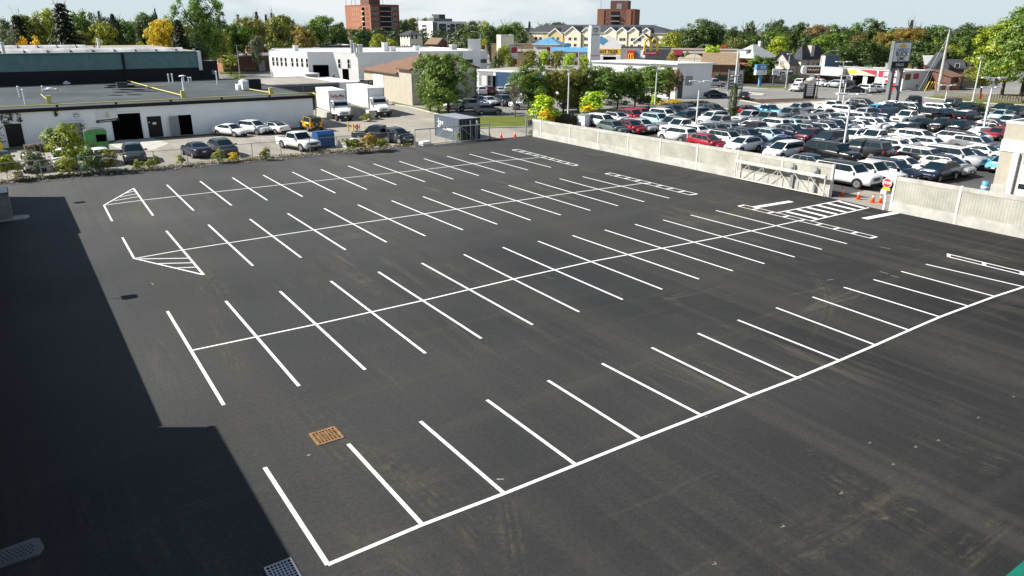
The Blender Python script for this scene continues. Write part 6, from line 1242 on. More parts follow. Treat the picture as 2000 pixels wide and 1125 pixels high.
CARS = [
('minivan', 'white', 66.99, 77.15, -90, 'white minivan, nose to the right, at the hedge end of the wall', 'cars parked in the dealer lot', None),
('crossover', 'white', 70.95, 78.58, -90, 'white crossover with black roof, nose to the right, between white minivan and red SUV', 'cars parked in the dealer lot', 'black'),
('SUV', 'red', 73.94, 79.03, -90, 'red SUV, nose to the right, between white crossover and red SUV', 'cars parked in the dealer lot', None),
('SUV', 'red', 76.30, 79.61, -90, 'red SUV, nose to the right, between red SUV and grey SUV', 'cars parked in the dealer lot', None),
('SUV', 'grey', 81.02, 79.65, -90, 'grey SUV, nose to the right, between red SUV and white SUV', 'cars parked in the dealer lot', None),
('SUV', 'black', 83.57, 80.49, -90, 'black SUV, nose to the right, between white SUV and black SUV', 'cars parked in the dealer lot', None),
('SUV', 'black', 85.99, 79.76, -90, 'black SUV, nose to the right, between black SUV and silver SUV', 'cars parked in the dealer lot', None),
('crossover', 'green grey', 63.60, 71.25, -90, 'green grey crossover, nose to the right, between white minivan and red crossover', 'cars parked in the dealer lot', None),
('crossover', 'red', 65.83, 70.41, -90, 'red crossover with black roof, nose to the right, between green grey crossover and silver crossover', 'cars parked in the dealer lot', 'black'),
('crossover', 'silver', 68.06, 70.67, -90, 'silver crossover, nose to the right, between red crossover and grey pickup', 'cars parked in the dealer lot', None),
('SUV', 'pale blue', 73.61, 73.62, -90, 'pale blue SUV, nose to the right, between silver crossover and grey SUV', 'cars parked in the dealer lot', None),
('SUV', 'white', 78.66, 77.29, -90, 'white SUV, nose to the right, between grey SUV and black SUV', 'cars parked in the dealer lot', None),
('pickup', 'grey', 72.22, 69.27, 180, 'grey pickup, nose to the left, between silver crossover and white pickup', 'cars parked in the dealer lot', None),
('pickup', 'white', 71.19, 66.88, 180, 'white pickup, nose to the left, between grey pickup and white crossover', 'cars parked in the dealer lot', None),
('SUV', 'dark grey', 79.05, 73.44, 180, 'dark grey SUV, nose to the left, between white SUV and black SUV', 'cars parked in the dealer lot', None),
('SUV', 'white', 65.53, 61.99, 90, 'white SUV, tail towards the wall, between grey pickup and white crossover', 'cars parked in the dealer lot', None),
('crossover', 'white', 69.22, 63.27, 90, 'white crossover, tail towards the wall, between white pickup and dark grey crossover', 'cars parked in the dealer lot', None),
('SUV', 'black', 89.79, 78.18, -90, 'black SUV, nose to the right, between white SUV and red crossover', 'cars parked in the dealer lot', None),
('SUV', 'silver', 83.49, 75.80, 180, 'silver SUV, nose to the left, between dark grey SUV and white SUV', 'cars parked in the dealer lot', None),
('SUV', 'white', 82.01, 71.08, 180, 'white SUV, nose to the left, between silver SUV and black SUV', 'cars parked in the dealer lot', None),
('pickup', 'light grey', 78.54, 66.76, 180, 'light grey pickup, nose to the left, between white SUV and grey crossover', 'cars parked in the dealer lot', None),
('pickup', 'silver', 86.86, 68.71, 180, 'silver pickup, nose to the left, between white crossover and red crossover', 'cars parked in the dealer lot', None),
('pickup', 'grey', 87.60, 66.32, 180, 'grey pickup, nose to the left, between silver pickup and sky blue pickup', 'cars parked in the dealer lot', None),
('crossover', 'red', 93.48, 74.28, -90, 'red crossover with black roof, nose to the right, between silver pickup and sky blue pickup', 'cars parked in the dealer lot', 'black'),
('pickup', 'sky blue', 96.02, 72.70, -90, 'sky blue pickup with white roof, nose to the right, between red crossover and silver SUV', 'cars parked in the dealer lot', 'white'),
('pickup', 'grey', 94.85, 67.98, 180, 'grey pickup, nose to the left, between pale blue crossover and grey crossover', 'cars parked in the dealer lot', None),
('crossover', 'dark grey', 72.06, 62.91, 90, 'dark grey crossover, tail towards the wall, between white crossover and grey crossover', 'cars parked in the dealer lot', None),
('crossover', 'grey', 74.44, 62.71, 90, 'grey crossover, tail towards the wall, between light grey pickup and white crossover', 'cars parked in the dealer lot', None),
('crossover', 'white', 79.06, 62.25, 90, 'white crossover, tail towards the wall, between grey crossover and maroon pickup', 'cars parked in the dealer lot', None),
('pickup', 'maroon', 76.75, 59.60, 90, 'maroon pickup, tail towards the wall, between white crossover and white SUV', 'cars parked in the dealer lot', None),
('SUV', 'white', 82.54, 61.73, 90, 'white SUV, tail towards the wall, between grey pickup and pale blue crossover', 'cars parked in the dealer lot', None),
('crossover', 'pale blue', 84.83, 61.10, 90, 'pale blue crossover, tail towards the wall, between white SUV and grey crossover', 'cars parked in the dealer lot', None),
('crossover', 'grey', 90.08, 62.70, 90, 'grey crossover, tail towards the wall, between grey pickup and grey crossover', 'cars parked in the dealer lot', None),
('crossover', 'pale blue', 74.44, 55.65, -90, 'pale blue crossover, nose to the right, between navy crossover and navy crossover', 'cars parked in the dealer lot', None),
('crossover', 'navy', 79.32, 56.37, -90, 'navy crossover, nose to the right, between pale blue crossover and maroon crossover', 'cars parked in the dealer lot', None),
('SUV', 'navy', 71.00, 56.36, -90, 'navy SUV, nose to the right, between white SUV and maroon pickup', 'cars parked in the dealer lot', None),
('SUV', 'white', 67.74, 56.46, -90, 'white SUV with black roof, nose to the right, between red crossover and navy SUV', 'cars parked in the dealer lot', 'black'),
('crossover', 'red', 64.24, 56.21, -90, 'red crossover, nose to the right, between dark grey crossover and white SUV', 'cars parked in the dealer lot', None),
('crossover', 'white', 66.06, 52.67, 180, 'white crossover, nose to the left, between white SUV and navy crossover', 'cars parked in the dealer lot', None),
('crossover', 'navy', 69.55, 50.44, 180, 'navy crossover, nose to the left, between white crossover and pale blue crossover', 'cars parked in the dealer lot', None),
('minivan', 'white', 66.70, 47.91, 180, 'white minivan, nose to the left, between navy crossover and black long SUV', 'cars parked in the dealer lot', None),
('pickup', 'white', 110.07, 70.95, -90, 'white pickup, nose to the right, between silver crossover and white SUV', 'cars parked in the dealer lot', None),
('SUV', 'black', 117.65, 70.71, -90, 'black SUV, nose to the right, between white SUV and sky blue hatchback', 'cars parked in the dealer lot', None),
('SUV', 'white', 106.01, 66.24, -90, 'white SUV, nose to the right, between white pickup and white crossover', 'cars parked in the dealer lot', None),
('SUV', 'silver', 105.98, 62.39, 0, 'silver SUV, tail to the left, between white SUV and navy SUV', 'cars parked in the dealer lot', None),
('hatchback', 'sky blue', 114.49, 66.09, 0, 'sky blue hatchback, tail to the left, between silver SUV and dark blue SUV', 'cars parked in the dealer lot', None),
('sedan', 'white', 122.98, 68.33, -90, 'white sedan, nose to the right, between dark blue SUV and black off roader', 'cars parked in the dealer lot', None),
('SUV', 'dark blue', 115.20, 63.84, 0, 'dark blue SUV, tail to the left, between sky blue hatchback and white sedan', 'cars parked in the dealer lot', None),
('SUV', 'navy', 107.20, 60.03, 180, 'navy SUV, nose to the left, between silver SUV and dark blue SUV', 'cars parked in the dealer lot', None),
('SUV', 'silver', 102.73, 72.13, 180, 'silver SUV, nose to the left, between grey pickup and white crossover', 'cars parked in the dealer lot', None),
('crossover', 'white', 99.22, 65.67, 180, 'white crossover, nose to the left, between grey crossover and grey crossover', 'cars parked in the dealer lot', None),
('crossover', 'grey', 92.51, 63.01, 90, 'grey crossover, tail towards the wall, between grey crossover and grey crossover', 'cars parked in the dealer lot', None),
('crossover', 'grey', 95.30, 63.13, 90, 'grey crossover, tail towards the wall, between white crossover and silver crossover', 'cars parked in the dealer lot', None),
('crossover', 'silver', 97.53, 62.13, 90, 'silver crossover, tail towards the wall, between grey crossover and white crossover', 'cars parked in the dealer lot', None),
('crossover', 'white', 99.76, 60.86, 90, 'white crossover, tail towards the wall, between white SUV and white sedan', 'cars parked in the dealer lot', None),
('crossover', 'silver', 82.45, 55.79, -90, 'silver crossover with black roof, nose to the right, between maroon crossover and white crossover', 'cars parked in the dealer lot', 'black'),
('crossover', 'white', 84.90, 55.30, -90, 'white crossover with black roof, nose to the right, between silver crossover and navy crossover', 'cars parked in the dealer lot', 'black'),
('crossover', 'navy', 88.23, 56.52, -90, 'navy crossover, nose to the right, between white crossover and silver crossover', 'cars parked in the dealer lot', None),
('crossover', 'silver', 90.66, 56.90, -90, 'silver crossover with black roof, nose to the right, between navy crossover and white sedan', 'cars parked in the dealer lot', 'black'),
('sedan', 'white', 92.88, 55.51, -90, 'white sedan, nose to the right, between silver crossover and white crossover', 'cars parked in the dealer lot', None),
('crossover', 'white', 95.09, 55.29, -90, 'white crossover, nose to the right, between white sedan and white sedan', 'cars parked in the dealer lot', None),
('sedan', 'white', 98.01, 55.69, -90, 'white sedan, nose to the right, between white crossover and navy SUV', 'cars parked in the dealer lot', None),
('crossover', 'maroon', 78.13, 52.83, 180, 'maroon crossover, nose to the left, between navy crossover and silver crossover', 'cars parked in the dealer lot', None),
('SUV', 'dark blue', 76.93, 49.60, 180, 'dark blue SUV with black roof, nose to the left, between white crossover and white crossover', 'cars parked in the dealer lot', 'black'),
('crossover', 'white', 82.23, 49.91, 180, 'white crossover, nose to the left, between dark blue SUV and white pickup', 'cars parked in the dealer lot', None),
('pickup', 'white', 82.65, 47.51, 180, 'white pickup, nose to the left, between white crossover and white crossover', 'cars parked in the dealer lot', None),
('crossover', 'black', 93.17, 50.05, 180, 'black crossover with white roof, nose to the left, between white sedan and white pickup', 'cars parked in the dealer lot', 'white'),
('large SUV', 'black', 68.76, 43.79, -90, 'long black SUV broadside behind the nearest lamp post', 'cars parked in the dealer lot', None),
('large SUV', 'dark grey', 73.69, 43.50, 90, 'dark grey long SUV, tail towards the wall, between black long SUV and white crossover', 'cars parked in the dealer lot', None),
('large SUV', 'white', 59.52, 36.25, -90, 'white long SUV with black roof seen through the open gate', 'cars parked in the dealer lot', 'black'),
('pickup', 'white', 62.19, 35.69, -90, 'white pickup, nose to the right, between white long SUV and navy SUV', 'cars parked in the dealer lot', None),
('SUV', 'navy', 64.82, 35.28, -90, 'navy SUV, nose to the right, between white pickup and white sedan', 'cars parked in the dealer lot', None),
('crossover', 'dark blue', 61.84, 41.16, -90, 'dark blue crossover, nose to the right, between white minivan and black long SUV', 'cars parked in the dealer lot', None),
('sedan', 'black', 102.07, 52.51, 180, 'black sedan, nose to the left, between white pickup and black crossover', 'cars parked in the dealer lot', None),
('crossover', 'black', 102.34, 49.92, 180, 'black crossover, nose to the left, between black sedan and black crossover', 'cars parked in the dealer lot', None),
('crossover', 'black', 101.97, 47.37, 180, 'black crossover, nose to the left, between black crossover and silver sedan', 'cars parked in the dealer lot', None),
('sedan', 'silver', 103.28, 45.16, 180, 'silver sedan, nose to the left, between black crossover and maroon sedan', 'cars parked in the dealer lot', None),
('sedan', 'red', 100.53, 42.22, 180, 'red sedan, nose to the left, between silver sedan and grey crossover', 'cars parked in the dealer lot', None),
('SUV', 'white', 87.12, 44.93, -90, 'white SUV, nose to the right, between white crossover and white SUV', 'cars parked in the dealer lot', None),
('crossover', 'white', 83.21, 42.47, 90, 'white crossover, tail towards the wall, between white crossover and white SUV', 'cars parked in the dealer lot', None),
('crossover', 'white', 80.98, 43.90, 90, 'white crossover, tail towards the wall, between white crossover and white crossover', 'cars parked in the dealer lot', None),
('SUV', 'white', 89.95, 42.84, 90, 'white SUV with black roof, tail towards the wall, between white SUV and white sedan', 'cars parked in the dealer lot', 'black'),
('sedan', 'white', 94.76, 42.89, 90, 'white sedan, tail towards the wall, between black crossover and grey SUV', 'cars parked in the dealer lot', None),
('SUV', 'grey', 87.59, 38.77, -90, 'grey SUV, nose to the right, between white sedan and white sedan', 'cars parked in the dealer lot', None),
('large SUV', 'silver', 76.65, 35.67, -90, 'silver long SUV with white roof, nose to the right, between black SUV and silver crossover', 'cars parked in the dealer lot', 'white'),
('sedan', 'white', 83.96, 36.16, -90, 'white sedan, nose to the right, between black sedan and sky blue hatchback', 'cars parked in the dealer lot', None),
('sedan', 'black', 79.42, 35.24, -90, 'black sedan, nose to the right, between silver long SUV and white sedan', 'cars parked in the dealer lot', None),
('SUV', 'black', 74.25, 37.21, -90, 'black SUV with white roof, nose to the right, between white sedan and silver long SUV', 'cars parked in the dealer lot', 'white'),
('crossover', 'silver', 71.96, 33.94, -90, 'silver crossover with navy roof, nose to the right, between silver long SUV and black sedan', 'cars parked in the dealer lot', 'navy'),
('sedan', 'white', 69.34, 36.56, -90, 'white sedan, nose to the right, between navy SUV and black SUV', 'cars parked in the dealer lot', None),
('crossover', 'navy', 68.42, 32.92, 180, 'navy crossover with white roof, nose to the left, between navy SUV and silver crossover', 'cars parked in the dealer lot', 'white'),
('hatchback', 'sky blue', 77.99, 31.65, 180, 'sky blue hatchback, nose to the left, between black sedan and grey crossover', 'cars parked in the dealer lot', None),
('crossover', 'white', 78.75, 43.82, 90, 'white crossover, tail towards the wall, between white pickup and white crossover', 'cars parked in the dealer lot', None),
('sedan', 'white', 76.53, 41.13, 90, 'white sedan, tail towards the wall, between white crossover and white crossover', 'cars parked in the dealer lot', None),
('off roader', 'black', 131.67, 69.80, 40, 'black off roader with its spare wheel facing us at the road side', 'cars parked in the dealer lot', None),
('SUV', 'black', 119.05, 63.23, -90, 'black SUV with white roof, nose to the right, between dark blue SUV and white SUV', 'cars parked in the dealer lot', 'white'),
('SUV', 'white', 121.41, 60.02, -90, 'white SUV, nose to the right, between black pickup and dark blue crossover', 'cars parked in the dealer lot', None),
('off roader', 'black', 131.15, 63.25, 180, 'black off roader, nose to the left, between white SUV and black pickup', 'cars parked in the dealer lot', None),
('pickup', 'black', 125.63, 57.90, 180, 'black pickup, nose to the left, between black off roader and black SUV', 'cars parked in the dealer lot', None),
('crossover', 'dark blue', 115.68, 56.20, 0, 'dark blue crossover, tail to the left, between white SUV and black SUV', 'cars parked in the dealer lot', None),
('SUV', 'black', 114.55, 52.54, 0, 'black SUV with white roof, tail to the left, between black pickup and pale blue crossover', 'cars parked in the dealer lot', 'white'),
('pickup', 'white', 105.88, 56.61, 180, 'white pickup, nose to the left, between navy SUV and black sedan', 'cars parked in the dealer lot', None),
('pickup', 'black', 112.06, 56.93, 90, 'black pickup, tail towards the wall, between black sedan and dark blue crossover', 'cars parked in the dealer lot', None),
('SUV', 'black', 128.67, 54.28, 180, 'black SUV, nose to the left, between pale blue crossover and black SUV', 'cars parked in the dealer lot', None),
('SUV', 'black', 126.84, 51.45, 180, 'black SUV, nose to the left, at the right edge of the lot', 'cars parked in the dealer lot', None),
('crossover', 'pale blue', 120.63, 50.86, 180, 'pale blue crossover, nose to the left, between maroon sedan and black SUV', 'cars parked in the dealer lot', None),
('crossover', 'grey', 113.88, 46.94, 180, 'grey crossover with white roof, nose to the left, between maroon sedan and black SUV', 'cars parked in the dealer lot', 'white'),
('sedan', 'maroon', 109.30, 46.72, -90, 'maroon sedan, nose to the right, between silver sedan and grey crossover', 'cars parked in the dealer lot', None),
('sedan', 'dark grey', -1.14, 85.61, -88, 'dark grey sedan at the left edge behind the yellow bush', 'cars along the yard fence and white wall', None),
('hatchback', 'white', 1.22, 81.88, -88, 'white hatchback half hidden by the feathery green bush', 'cars along the yard fence and white wall', None),
('SUV', 'white', 3.76, 81.81, -92, 'white SUV behind the large yellow green bush', 'cars along the yard fence and white wall', None),
('hatchback', 'white', 7.00, 82.03, -88, 'white hatchback with dark bonnet stripes before the green bin', 'cars along the yard fence and white wall', None),
('SUV', 'dark grey', 9.86, 81.91, -95, 'dark grey SUV alone in front of the garage door', 'cars along the yard fence and white wall', None),
('sedan', 'navy', 15.74, 82.16, 98, 'navy sedan parked nose away at the chain link fence', 'cars along the yard fence and white wall', None),
('crossover', 'dark grey', 18.18, 80.98, -84, 'dark grey crossover next to the navy sedan by the fence', 'cars along the yard fence and white wall', None),
('sedan', 'white', 22.61, 95.35, -60, 'white sedan leftmost of three by the white wall', 'cars along the yard fence and white wall', None),
('crossover', 'white', 25.51, 95.67, -62, 'white crossover with roof rails between two white sedans', 'cars along the yard fence and white wall', None),
('sedan', 'white', 27.77, 95.07, 112, 'white sedan parked nose away beside the yellow off roader', 'cars along the yard fence and white wall', 'black'),
('off roader', 'yellow', 32.72, 95.11, 90, 'yellow off roader with spare wheel at the building corner', 'cars along the yard fence and white wall', 'black'),
('pickup', 'white', 26.15, 80.74, -75, 'white pickup facing the fence beside the blue dumpster', 'cars along the yard fence and white wall', None),
('pickup', 'black', 35.79, 81.39, 128, 'black pickup with its tailgate towards the fence', 'cars along the yard fence and white wall', None),
('crossover', 'dark grey', 37.42, 79.39, -75, 'dark grey crossover right of the black pickup', 'cars along the yard fence and white wall', None),
('sedan', 'black', 116.23, 93.75, 35, 'black sedan driving off beside the ivy clad pole', 'cars along the road and garages', None),
('crossover', 'white', 141.27, 100.19, 20, 'white crossover turning on the road near the gabled house', 'cars along the road and garages', None),
('minivan', 'white', 154.29, 108.92, 25, 'white van parked behind the turning crossover', 'cars along the road and garages', None),
('pickup', 'silver', 134.40, 117.35, -20, 'silver pickup half hidden by the white showroom corner', 'cars along the road and garages', None),
('sedan', 'navy', 114.18, 99.32, -25, 'navy sedan parked at the white showroom end wall', 'cars along the road and garages', None),
('crossover', 'white', 157.08, 105.46, -100, 'white crossover parked first under the ribbed canopy', 'cars along the road and garages', None),
('sedan', 'black', 157.56, 103.41, 80, 'black sedan between two pale cars under the ribbed canopy', 'cars along the road and garages', None),
('SUV', 'silver', 156.96, 101.20, 85, 'silver SUV under the ribbed canopy beside the black car', 'cars along the road and garages', None),
('off roader', 'black', 157.80, 99.84, 85, 'black off roader last under the ribbed canopy', 'cars along the road and garages', None),
('sedan', 'black', 146.83, 90.88, 150, 'black sedan in front of the oil change garage', 'cars along the road and garages', None),
('SUV', 'white', 149.47, 89.99, 75, 'white SUV waiting at the open garage bay', 'cars along the road and garages', None),
('hatchback', 'silver', 152.18, 89.82, 75, 'silver hatchback beside the white SUV at the garage', 'cars along the road and garages', None),
('SUV', 'white', 156.25, 91.11, 75, 'white SUV closest to the pylon leg at the garage', 'cars along the road and garages', None),
('SUV', 'white', 78.10, 127.20, 75, 'white SUV first in the row at the blue dealership', 'cars at the blue dealership', None),
('crossover', 'maroon', 80.48, 127.76, 78, 'maroon crossover second in the row at the blue dealership', 'cars at the blue dealership', None),
('sedan', 'silver', 82.81, 127.03, 70, 'grey sedan before the dark blue dealership panel', 'cars at the blue dealership', None),
('SUV', 'white', 86.56, 128.95, 50, 'white SUV at the right end of the dealership row', 'cars at the blue dealership', None),
('SUV', 'dark grey', 71.33, 108.14, -100, 'dark grey SUV in the middle of the dealership yard', 'cars at the blue dealership', None),
('sedan', 'silver', 69.62, 110.22, -95, 'silver sedan left of the dark grey SUV in the yard', 'cars at the blue dealership', None),
('sedan', 'dark blue', 68.80, 111.76, -95, "dark sedan behind the silver pickup's cab", 'cars at the blue dealership', None),
('pickup', 'silver', 62.23, 104.26, 175, 'silver pickup parked under the maple edge', 'cars at the blue dealership', None),
('hatchback', 'grey', 61.96, 98.41, -15, 'grey hatchback in front of the silver pickup', 'cars at the blue dealership', None),
('sedan', 'white', 61.43, 107.49, 170, 'white car hidden behind the maple trunks', 'cars at the blue dealership', None),
('pickup', 'white', 71.38, 101.31, 160, 'white pickup tail showing beside the yellow bush', 'cars at the blue dealership', None),
('sedan', 'white', 80.51, 113.32, -80, 'white sedan under the leafy tree at the dealership', 'cars at the blue dealership', None),
('SUV', 'black', 78.79, 98.60, 165, 'black SUV behind the lime bush under the trees', 'cars at the blue dealership', None),
('SUV', 'white', 87.92, 113.54, -100, 'white SUV between tree trunks left of the lamp post', 'cars at the blue dealership', None),
('crossover', 'white', 89.35, 119.01, -100, 'white crossover deep behind the front trees', 'cars at the blue dealership', None),
('sedan', 'white', 88.43, 98.59, -25, 'white sports car showing through the tree trunks', 'cars at the blue dealership', None),
('sedan', 'black', 94.52, 96.93, -25, 'black car in tree shade left of the yellow shrub', 'cars at the blue dealership', None),
('SUV', 'red', 147.61, 161.12, -10, 'red SUV in the restaurant drive beyond the trees', 'cars at the blue dealership', None),
('sedan', 'black', 159.98, 183.75, 5, 'black car beside the yellow drive sign', 'cars at the blue dealership', None),
('sedan', 'black', 152.82, 225.09, 10, 'black car beyond the cedar by the banner frame', 'cars at the blue dealership', None),
('SUV', 'dark grey', 155.44, 236.70, 10, 'dark grey car half behind the cedar', 'cars at the blue dealership', None),
('sedan', 'white', 153.16, 197.92, 15, 'white car among the young street trees', 'cars at the blue dealership', None),
('SUV', 'black', 161.81, 228.68, 20, 'black car in the shade under the street trees', 'cars at the blue dealership', None),
('sedan', 'white', 57.28, 186.08, -100, "white sedan at the white building's left wing", 'cars along the road and garages', None),
('sedan', 'white', 69.04, 158.36, -60, "white sedan above the second truck's roof", 'cars along the road and garages', None),
('sedan', 'black', 69.27, 161.71, -60, 'black sedan beside the white car behind the truck', 'cars along the road and garages', None),
('sedan', 'silver', 178.51, 85.67, 15, 'silver car parked by the grey board fence', 'cars along the road and garages', None),
]

for a in CARS: put_car(*a)
# box trucks
def box_truck(label, px, py, Lb, deg, txt):
    p = W(px, py); t = thing('box_truck', label, 'box truck', (p[0], p[1], 0), math.radians(deg), 'white box trucks at the loading bay')
    b = MB(); b.box(-Lb-1.2, -1.2, -1.25, 1.25, 1.15, 4.0, 'white'); b.build('cargo_box', t)
    b = MB(); b.box(-Lb-1.25, -1.15, -1.28, 1.28, 4.0, 4.06, 'white_metal'); b.box(-1.26, -1.14, -1.28, 1.28, 1.1, 1.25, 'white_metal'); b.box(-1.26, -1.14, -1.29, -1.2, 1.25, 4.0, 'grey'); b.box(-1.26, -1.14, 1.2, 1.29, 1.25, 4.0, 'grey'); b.build('frame_trim', t)
    if txt:
        text('lettering', 'Bella-Mia', .62, 'text_red', t, (-1.18, 0, 3.25), (math.pi/2, 0, math.pi/2), .004, .012, sx=.9)
        b = MB(); b.box(-1.2, -1.185, -.95, .95, 2.72, 2.8, 'grey'); b.build('small_lettering', t)
    b = MB()
    def R(x, hw, z0, z1): return [(x, -hw, z0), (x, -hw*1.0, z1-.12), (x, -hw*.88, z1), (x, hw*.88, z1), (x, hw*1.0, z1-.12), (x, hw, z0)]
    loft(b, [R(-1.05, 1.1, .9, 2.75), R(-.1, 1.12, .9, 2.78), R(.35, 1.1, .9, 1.9), R(.5, 1.0, .85, 1.75), R(1.75, .85, .8, 1.5), R(1.95, .8, .8, 1.3)], 'white', False); b.build('cab', t)
    b = MB(); b.face([(-.07, -.95, 2.62), (.33, -.98, 1.98), (.33, .98, 1.98), (-.07, .95, 2.62)], 'carglass'); o = b.build('windscreen', t, (.02, 0, .03))
    for s in (-1, 1):
        b = MB(); pts = [(-.85, s*1.128, 1.85), (.12, s*1.128, 1.85), (-.12, s*1.128, 2.55), (-.85, s*1.128, 2.55)]; b.face(pts if s < 0 else pts[::-1], 'carglass'); b.build('side_window', t)
        b = MB(); y0, y1 = sorted((s*1.15, s*1.42)); b.box(.1, .25, y0, y1, 1.7, 2.4, 'white_metal'); b.build('mirror', t)
        b = MB(); y0, y1 = sorted((s*.5, s*.82)); b.box(1.8, 1.97, y0, y1, 1.05, 1.25, 'headlight'); b.build('headlight', t)
    b = MB(); b.box(1.93, 1.98, -.42, .42, .98, 1.28, 'midgrey'); [b.box(1.98, 1.99, -.4, .4, 1.02+.07*k, 1.04+.07*k, 'rim') for k in range(4)]; b.build('grille', t)
    b = MB(); b.box(1.7, 2.1, -1.12, 1.12, .4, .85, 'black_trim'); b.box(.2, 1.7, -.8, .8, .45, .85, 'black_trim'); b.box(-Lb-1, .2, -.5, .5, .6, 1.14, 'black_trim'); b.build('chassis', t); b = MB(); b.box(2.1, 2.12, -.18, .18, .5, .65, 'plate'); b.build('number_plate', t)
    for x, ys in ((1.1, (-1, 1)), (-Lb+.8, (-1, 1))):
        for s in ys:
            b = MB(); b.tube((x, s*.8, .5), (x, s*1.1, .5), .5, 'tyre', n=20); b.tube((x, s*1.1, .5), (x, s*1.105, .5), .28, 'rim', n=14); b.build('wheel', t)
box_truck('shorter white box truck with red lettering above its cab', 667, 234, 7.0, -95, True)
box_truck('longer plain white box truck farther right at the loading bay', 742, 226.5, 9.5, -93, False)
p = W(640, 215); 
# ---------------------------------------------------------------- vegetation
def leaf_mat():
    m = bpy.data.materials.new('leaves'); m.use_nodes = True; nt = m.node_tree; nt.nodes.remove(nt.nodes['Principled BSDF']); out = nt.nodes['Material Output']
    oi = nt.nodes.new('ShaderNodeObjectInfo'); ge = nt.nodes.new('ShaderNodeNewGeometry')
    hs = nt.nodes.new('ShaderNodeHueSaturation'); nt.links.new(oi.outputs['Color'], hs.inputs['Color'])
    r = nt.nodes.new('ShaderNodeMapRange'); r.inputs[3].default_value = .5; r.inputs[4].default_value = 1.6; nt.links.new(ge.outputs['Random Per Island'], r.inputs[0]); nt.links.new(r.outputs[0], hs.inputs['Value'])
    r2 = nt.nodes.new('ShaderNodeMapRange'); r2.inputs[3].default_value = .475; r2.inputs[4].default_value = .525
    mm = nt.nodes.new('ShaderNodeMath'); mm.operation = 'MULTIPLY'; mm.inputs[1].default_value = 7.31; nt.links.new(ge.outputs['Random Per Island'], mm.inputs[0]); fr = nt.nodes.new('ShaderNodeMath'); fr.operation = 'FRACT'; nt.links.new(mm.outputs[0], fr.inputs[0])
    nt.links.new(fr.outputs[0], r2.inputs[0]); nt.links.new(r2.outputs[0], hs.inputs['Hue'])
    d = nt.nodes.new('ShaderNodeBsdfDiffuse'); t = nt.nodes.new('ShaderNodeBsdfTranslucent'); g = nt.nodes.new('ShaderNodeBsdfGlossy'); g.inputs['Roughness'].default_value = .45
    nt.links.new(hs.outputs[0], d.inputs[0]); nt.links.new(hs.outputs[0], t.inputs[0]); mx = nt.nodes.new('ShaderNodeMixShader'); mx.inputs[0].default_value = .28
    nt.links.new(d.outputs[0], mx.inputs[1]); nt.links.new(t.outputs[0], mx.inputs[2]); m2 = nt.nodes.new('ShaderNodeMixShader'); m2.inputs[0].default_value = .035
    nt.links.new(mx.outputs[0], m2.inputs[1]); nt.links.new(g.outputs[0], m2.inputs[2]); nt.links.new(m2.outputs[0], out.inputs[0]); return m
M['leaves'] = leaf_mat()
def leaf(b, c, n, s, rnd):
    a = n.orthogonal().normalized(); a = (Matrix.Rotation(rnd.uniform(0, 6.28), 3, n) @ a); q = n.cross(a); w = s*rnd.uniform(.5, 1.0); h = s*rnd.uniform(.7, 1.2)
    p = [c+a*h, c+q*w*.6, c-a*h*.8, c-q*w*.6]; b.face([tuple(x) for x in p], 'leaves')
def crown(seed, kind):
    R = random.Random(seed); b = MB()
    def rv(): return Vector((R.gauss(0, 1), R.gauss(0, 1), R.gauss(0, 1))).normalized()
    if kind in ('round', 'tall', 'loose', 'bush', 'fine'):
        nl, per, cr, s = {'round': (125, 46, .115, .03), 'tall': (125, 46, .105, .03), 'loose': (60, 40, .085, .03), 'bush': (60, 40, .12, .04), 'fine': (230, 62, .08, .0185)}[kind]
        lobes = [(Vector((R.uniform(-.22, .22), R.uniform(-.22, .22), R.uniform(.28, .8))), R.uniform(.2, .34)) for _ in range(9)]+[(Vector((0, 0, .5)), .36)]
        for k in range(nl):
            o, r = R.choice(lobes); d = rv()
            if d.z < -.3 and R.random() < .5: d.z *= -1
            c = o+Vector((d.x, d.y, d.z*.95))*r*R.uniform(.6, 1.0)**.7
            if kind == 'tall': c.x *= .95
            c.x = max(-.5, min(.5, c.x)); c.y = max(-.5, min(.5, c.y)); c.z = max(.06, min(.97, c.z))
            cc = cr*R.uniform(.6, 1.25); up = (c-Vector((0, 0, .42))).normalized()
            for j in range(per):
                v = rv()*cc*R.uniform(.25, 1)**.6; p = c+Vector((v.x, v.y, v.z*.75))
                leaf(b, p, (up*.7+v.normalized()*.8+rv()*.55+Vector((0, 0, .25))).normalized(), s*R.uniform(.7, 1.3), R)
    elif kind == 'spruce':
        tiers = 17
        for k in range(tiers):
            z = .02+.96*(k/tiers)**.95; r0 = .5*(1-z)**.85*(.8+.2*R.random())+.012; nb = max(6, int(16*(1-z)+6))
            for q in range(nb):
                a = 6.283*q/nb+R.uniform(-.2, .2)+k; L = r0*R.uniform(.72, 1.08)
                for j in range(26):
                    t = R.uniform(.15, 1); wob = R.gauss(0, .018+.03*(1-t)); p = Vector((math.cos(a)*L*t-math.sin(a)*wob, math.sin(a)*L*t+math.cos(a)*wob, z+.035*(1-t)-.055*t*t*(1-z)+R.uniform(-.012, .012)))
                    leaf(b, p, (Vector((math.cos(a)*.5, math.sin(a)*.5, .8))+rv()*.5).normalized(), .026*R.uniform(.7, 1.3), R)
    elif kind == 'cypress':
        for k in range(2600):
            z = R.uniform(.0, 1); r = .5*math.sin(math.pi*min(.98, z*.82+.2))**.7*R.uniform(.72, 1.02); a = R.uniform(0, 6.283); r *= 1+.12*math.sin(a*5+z*9)
            n = Vector((math.cos(a), math.sin(a), .5)); leaf(b, Vector((math.cos(a)*r, math.sin(a)*r, z)), (n+rv()*.5).normalized(), .035*R.uniform(.7, 1.3), R)
    return b.mesh('crown')
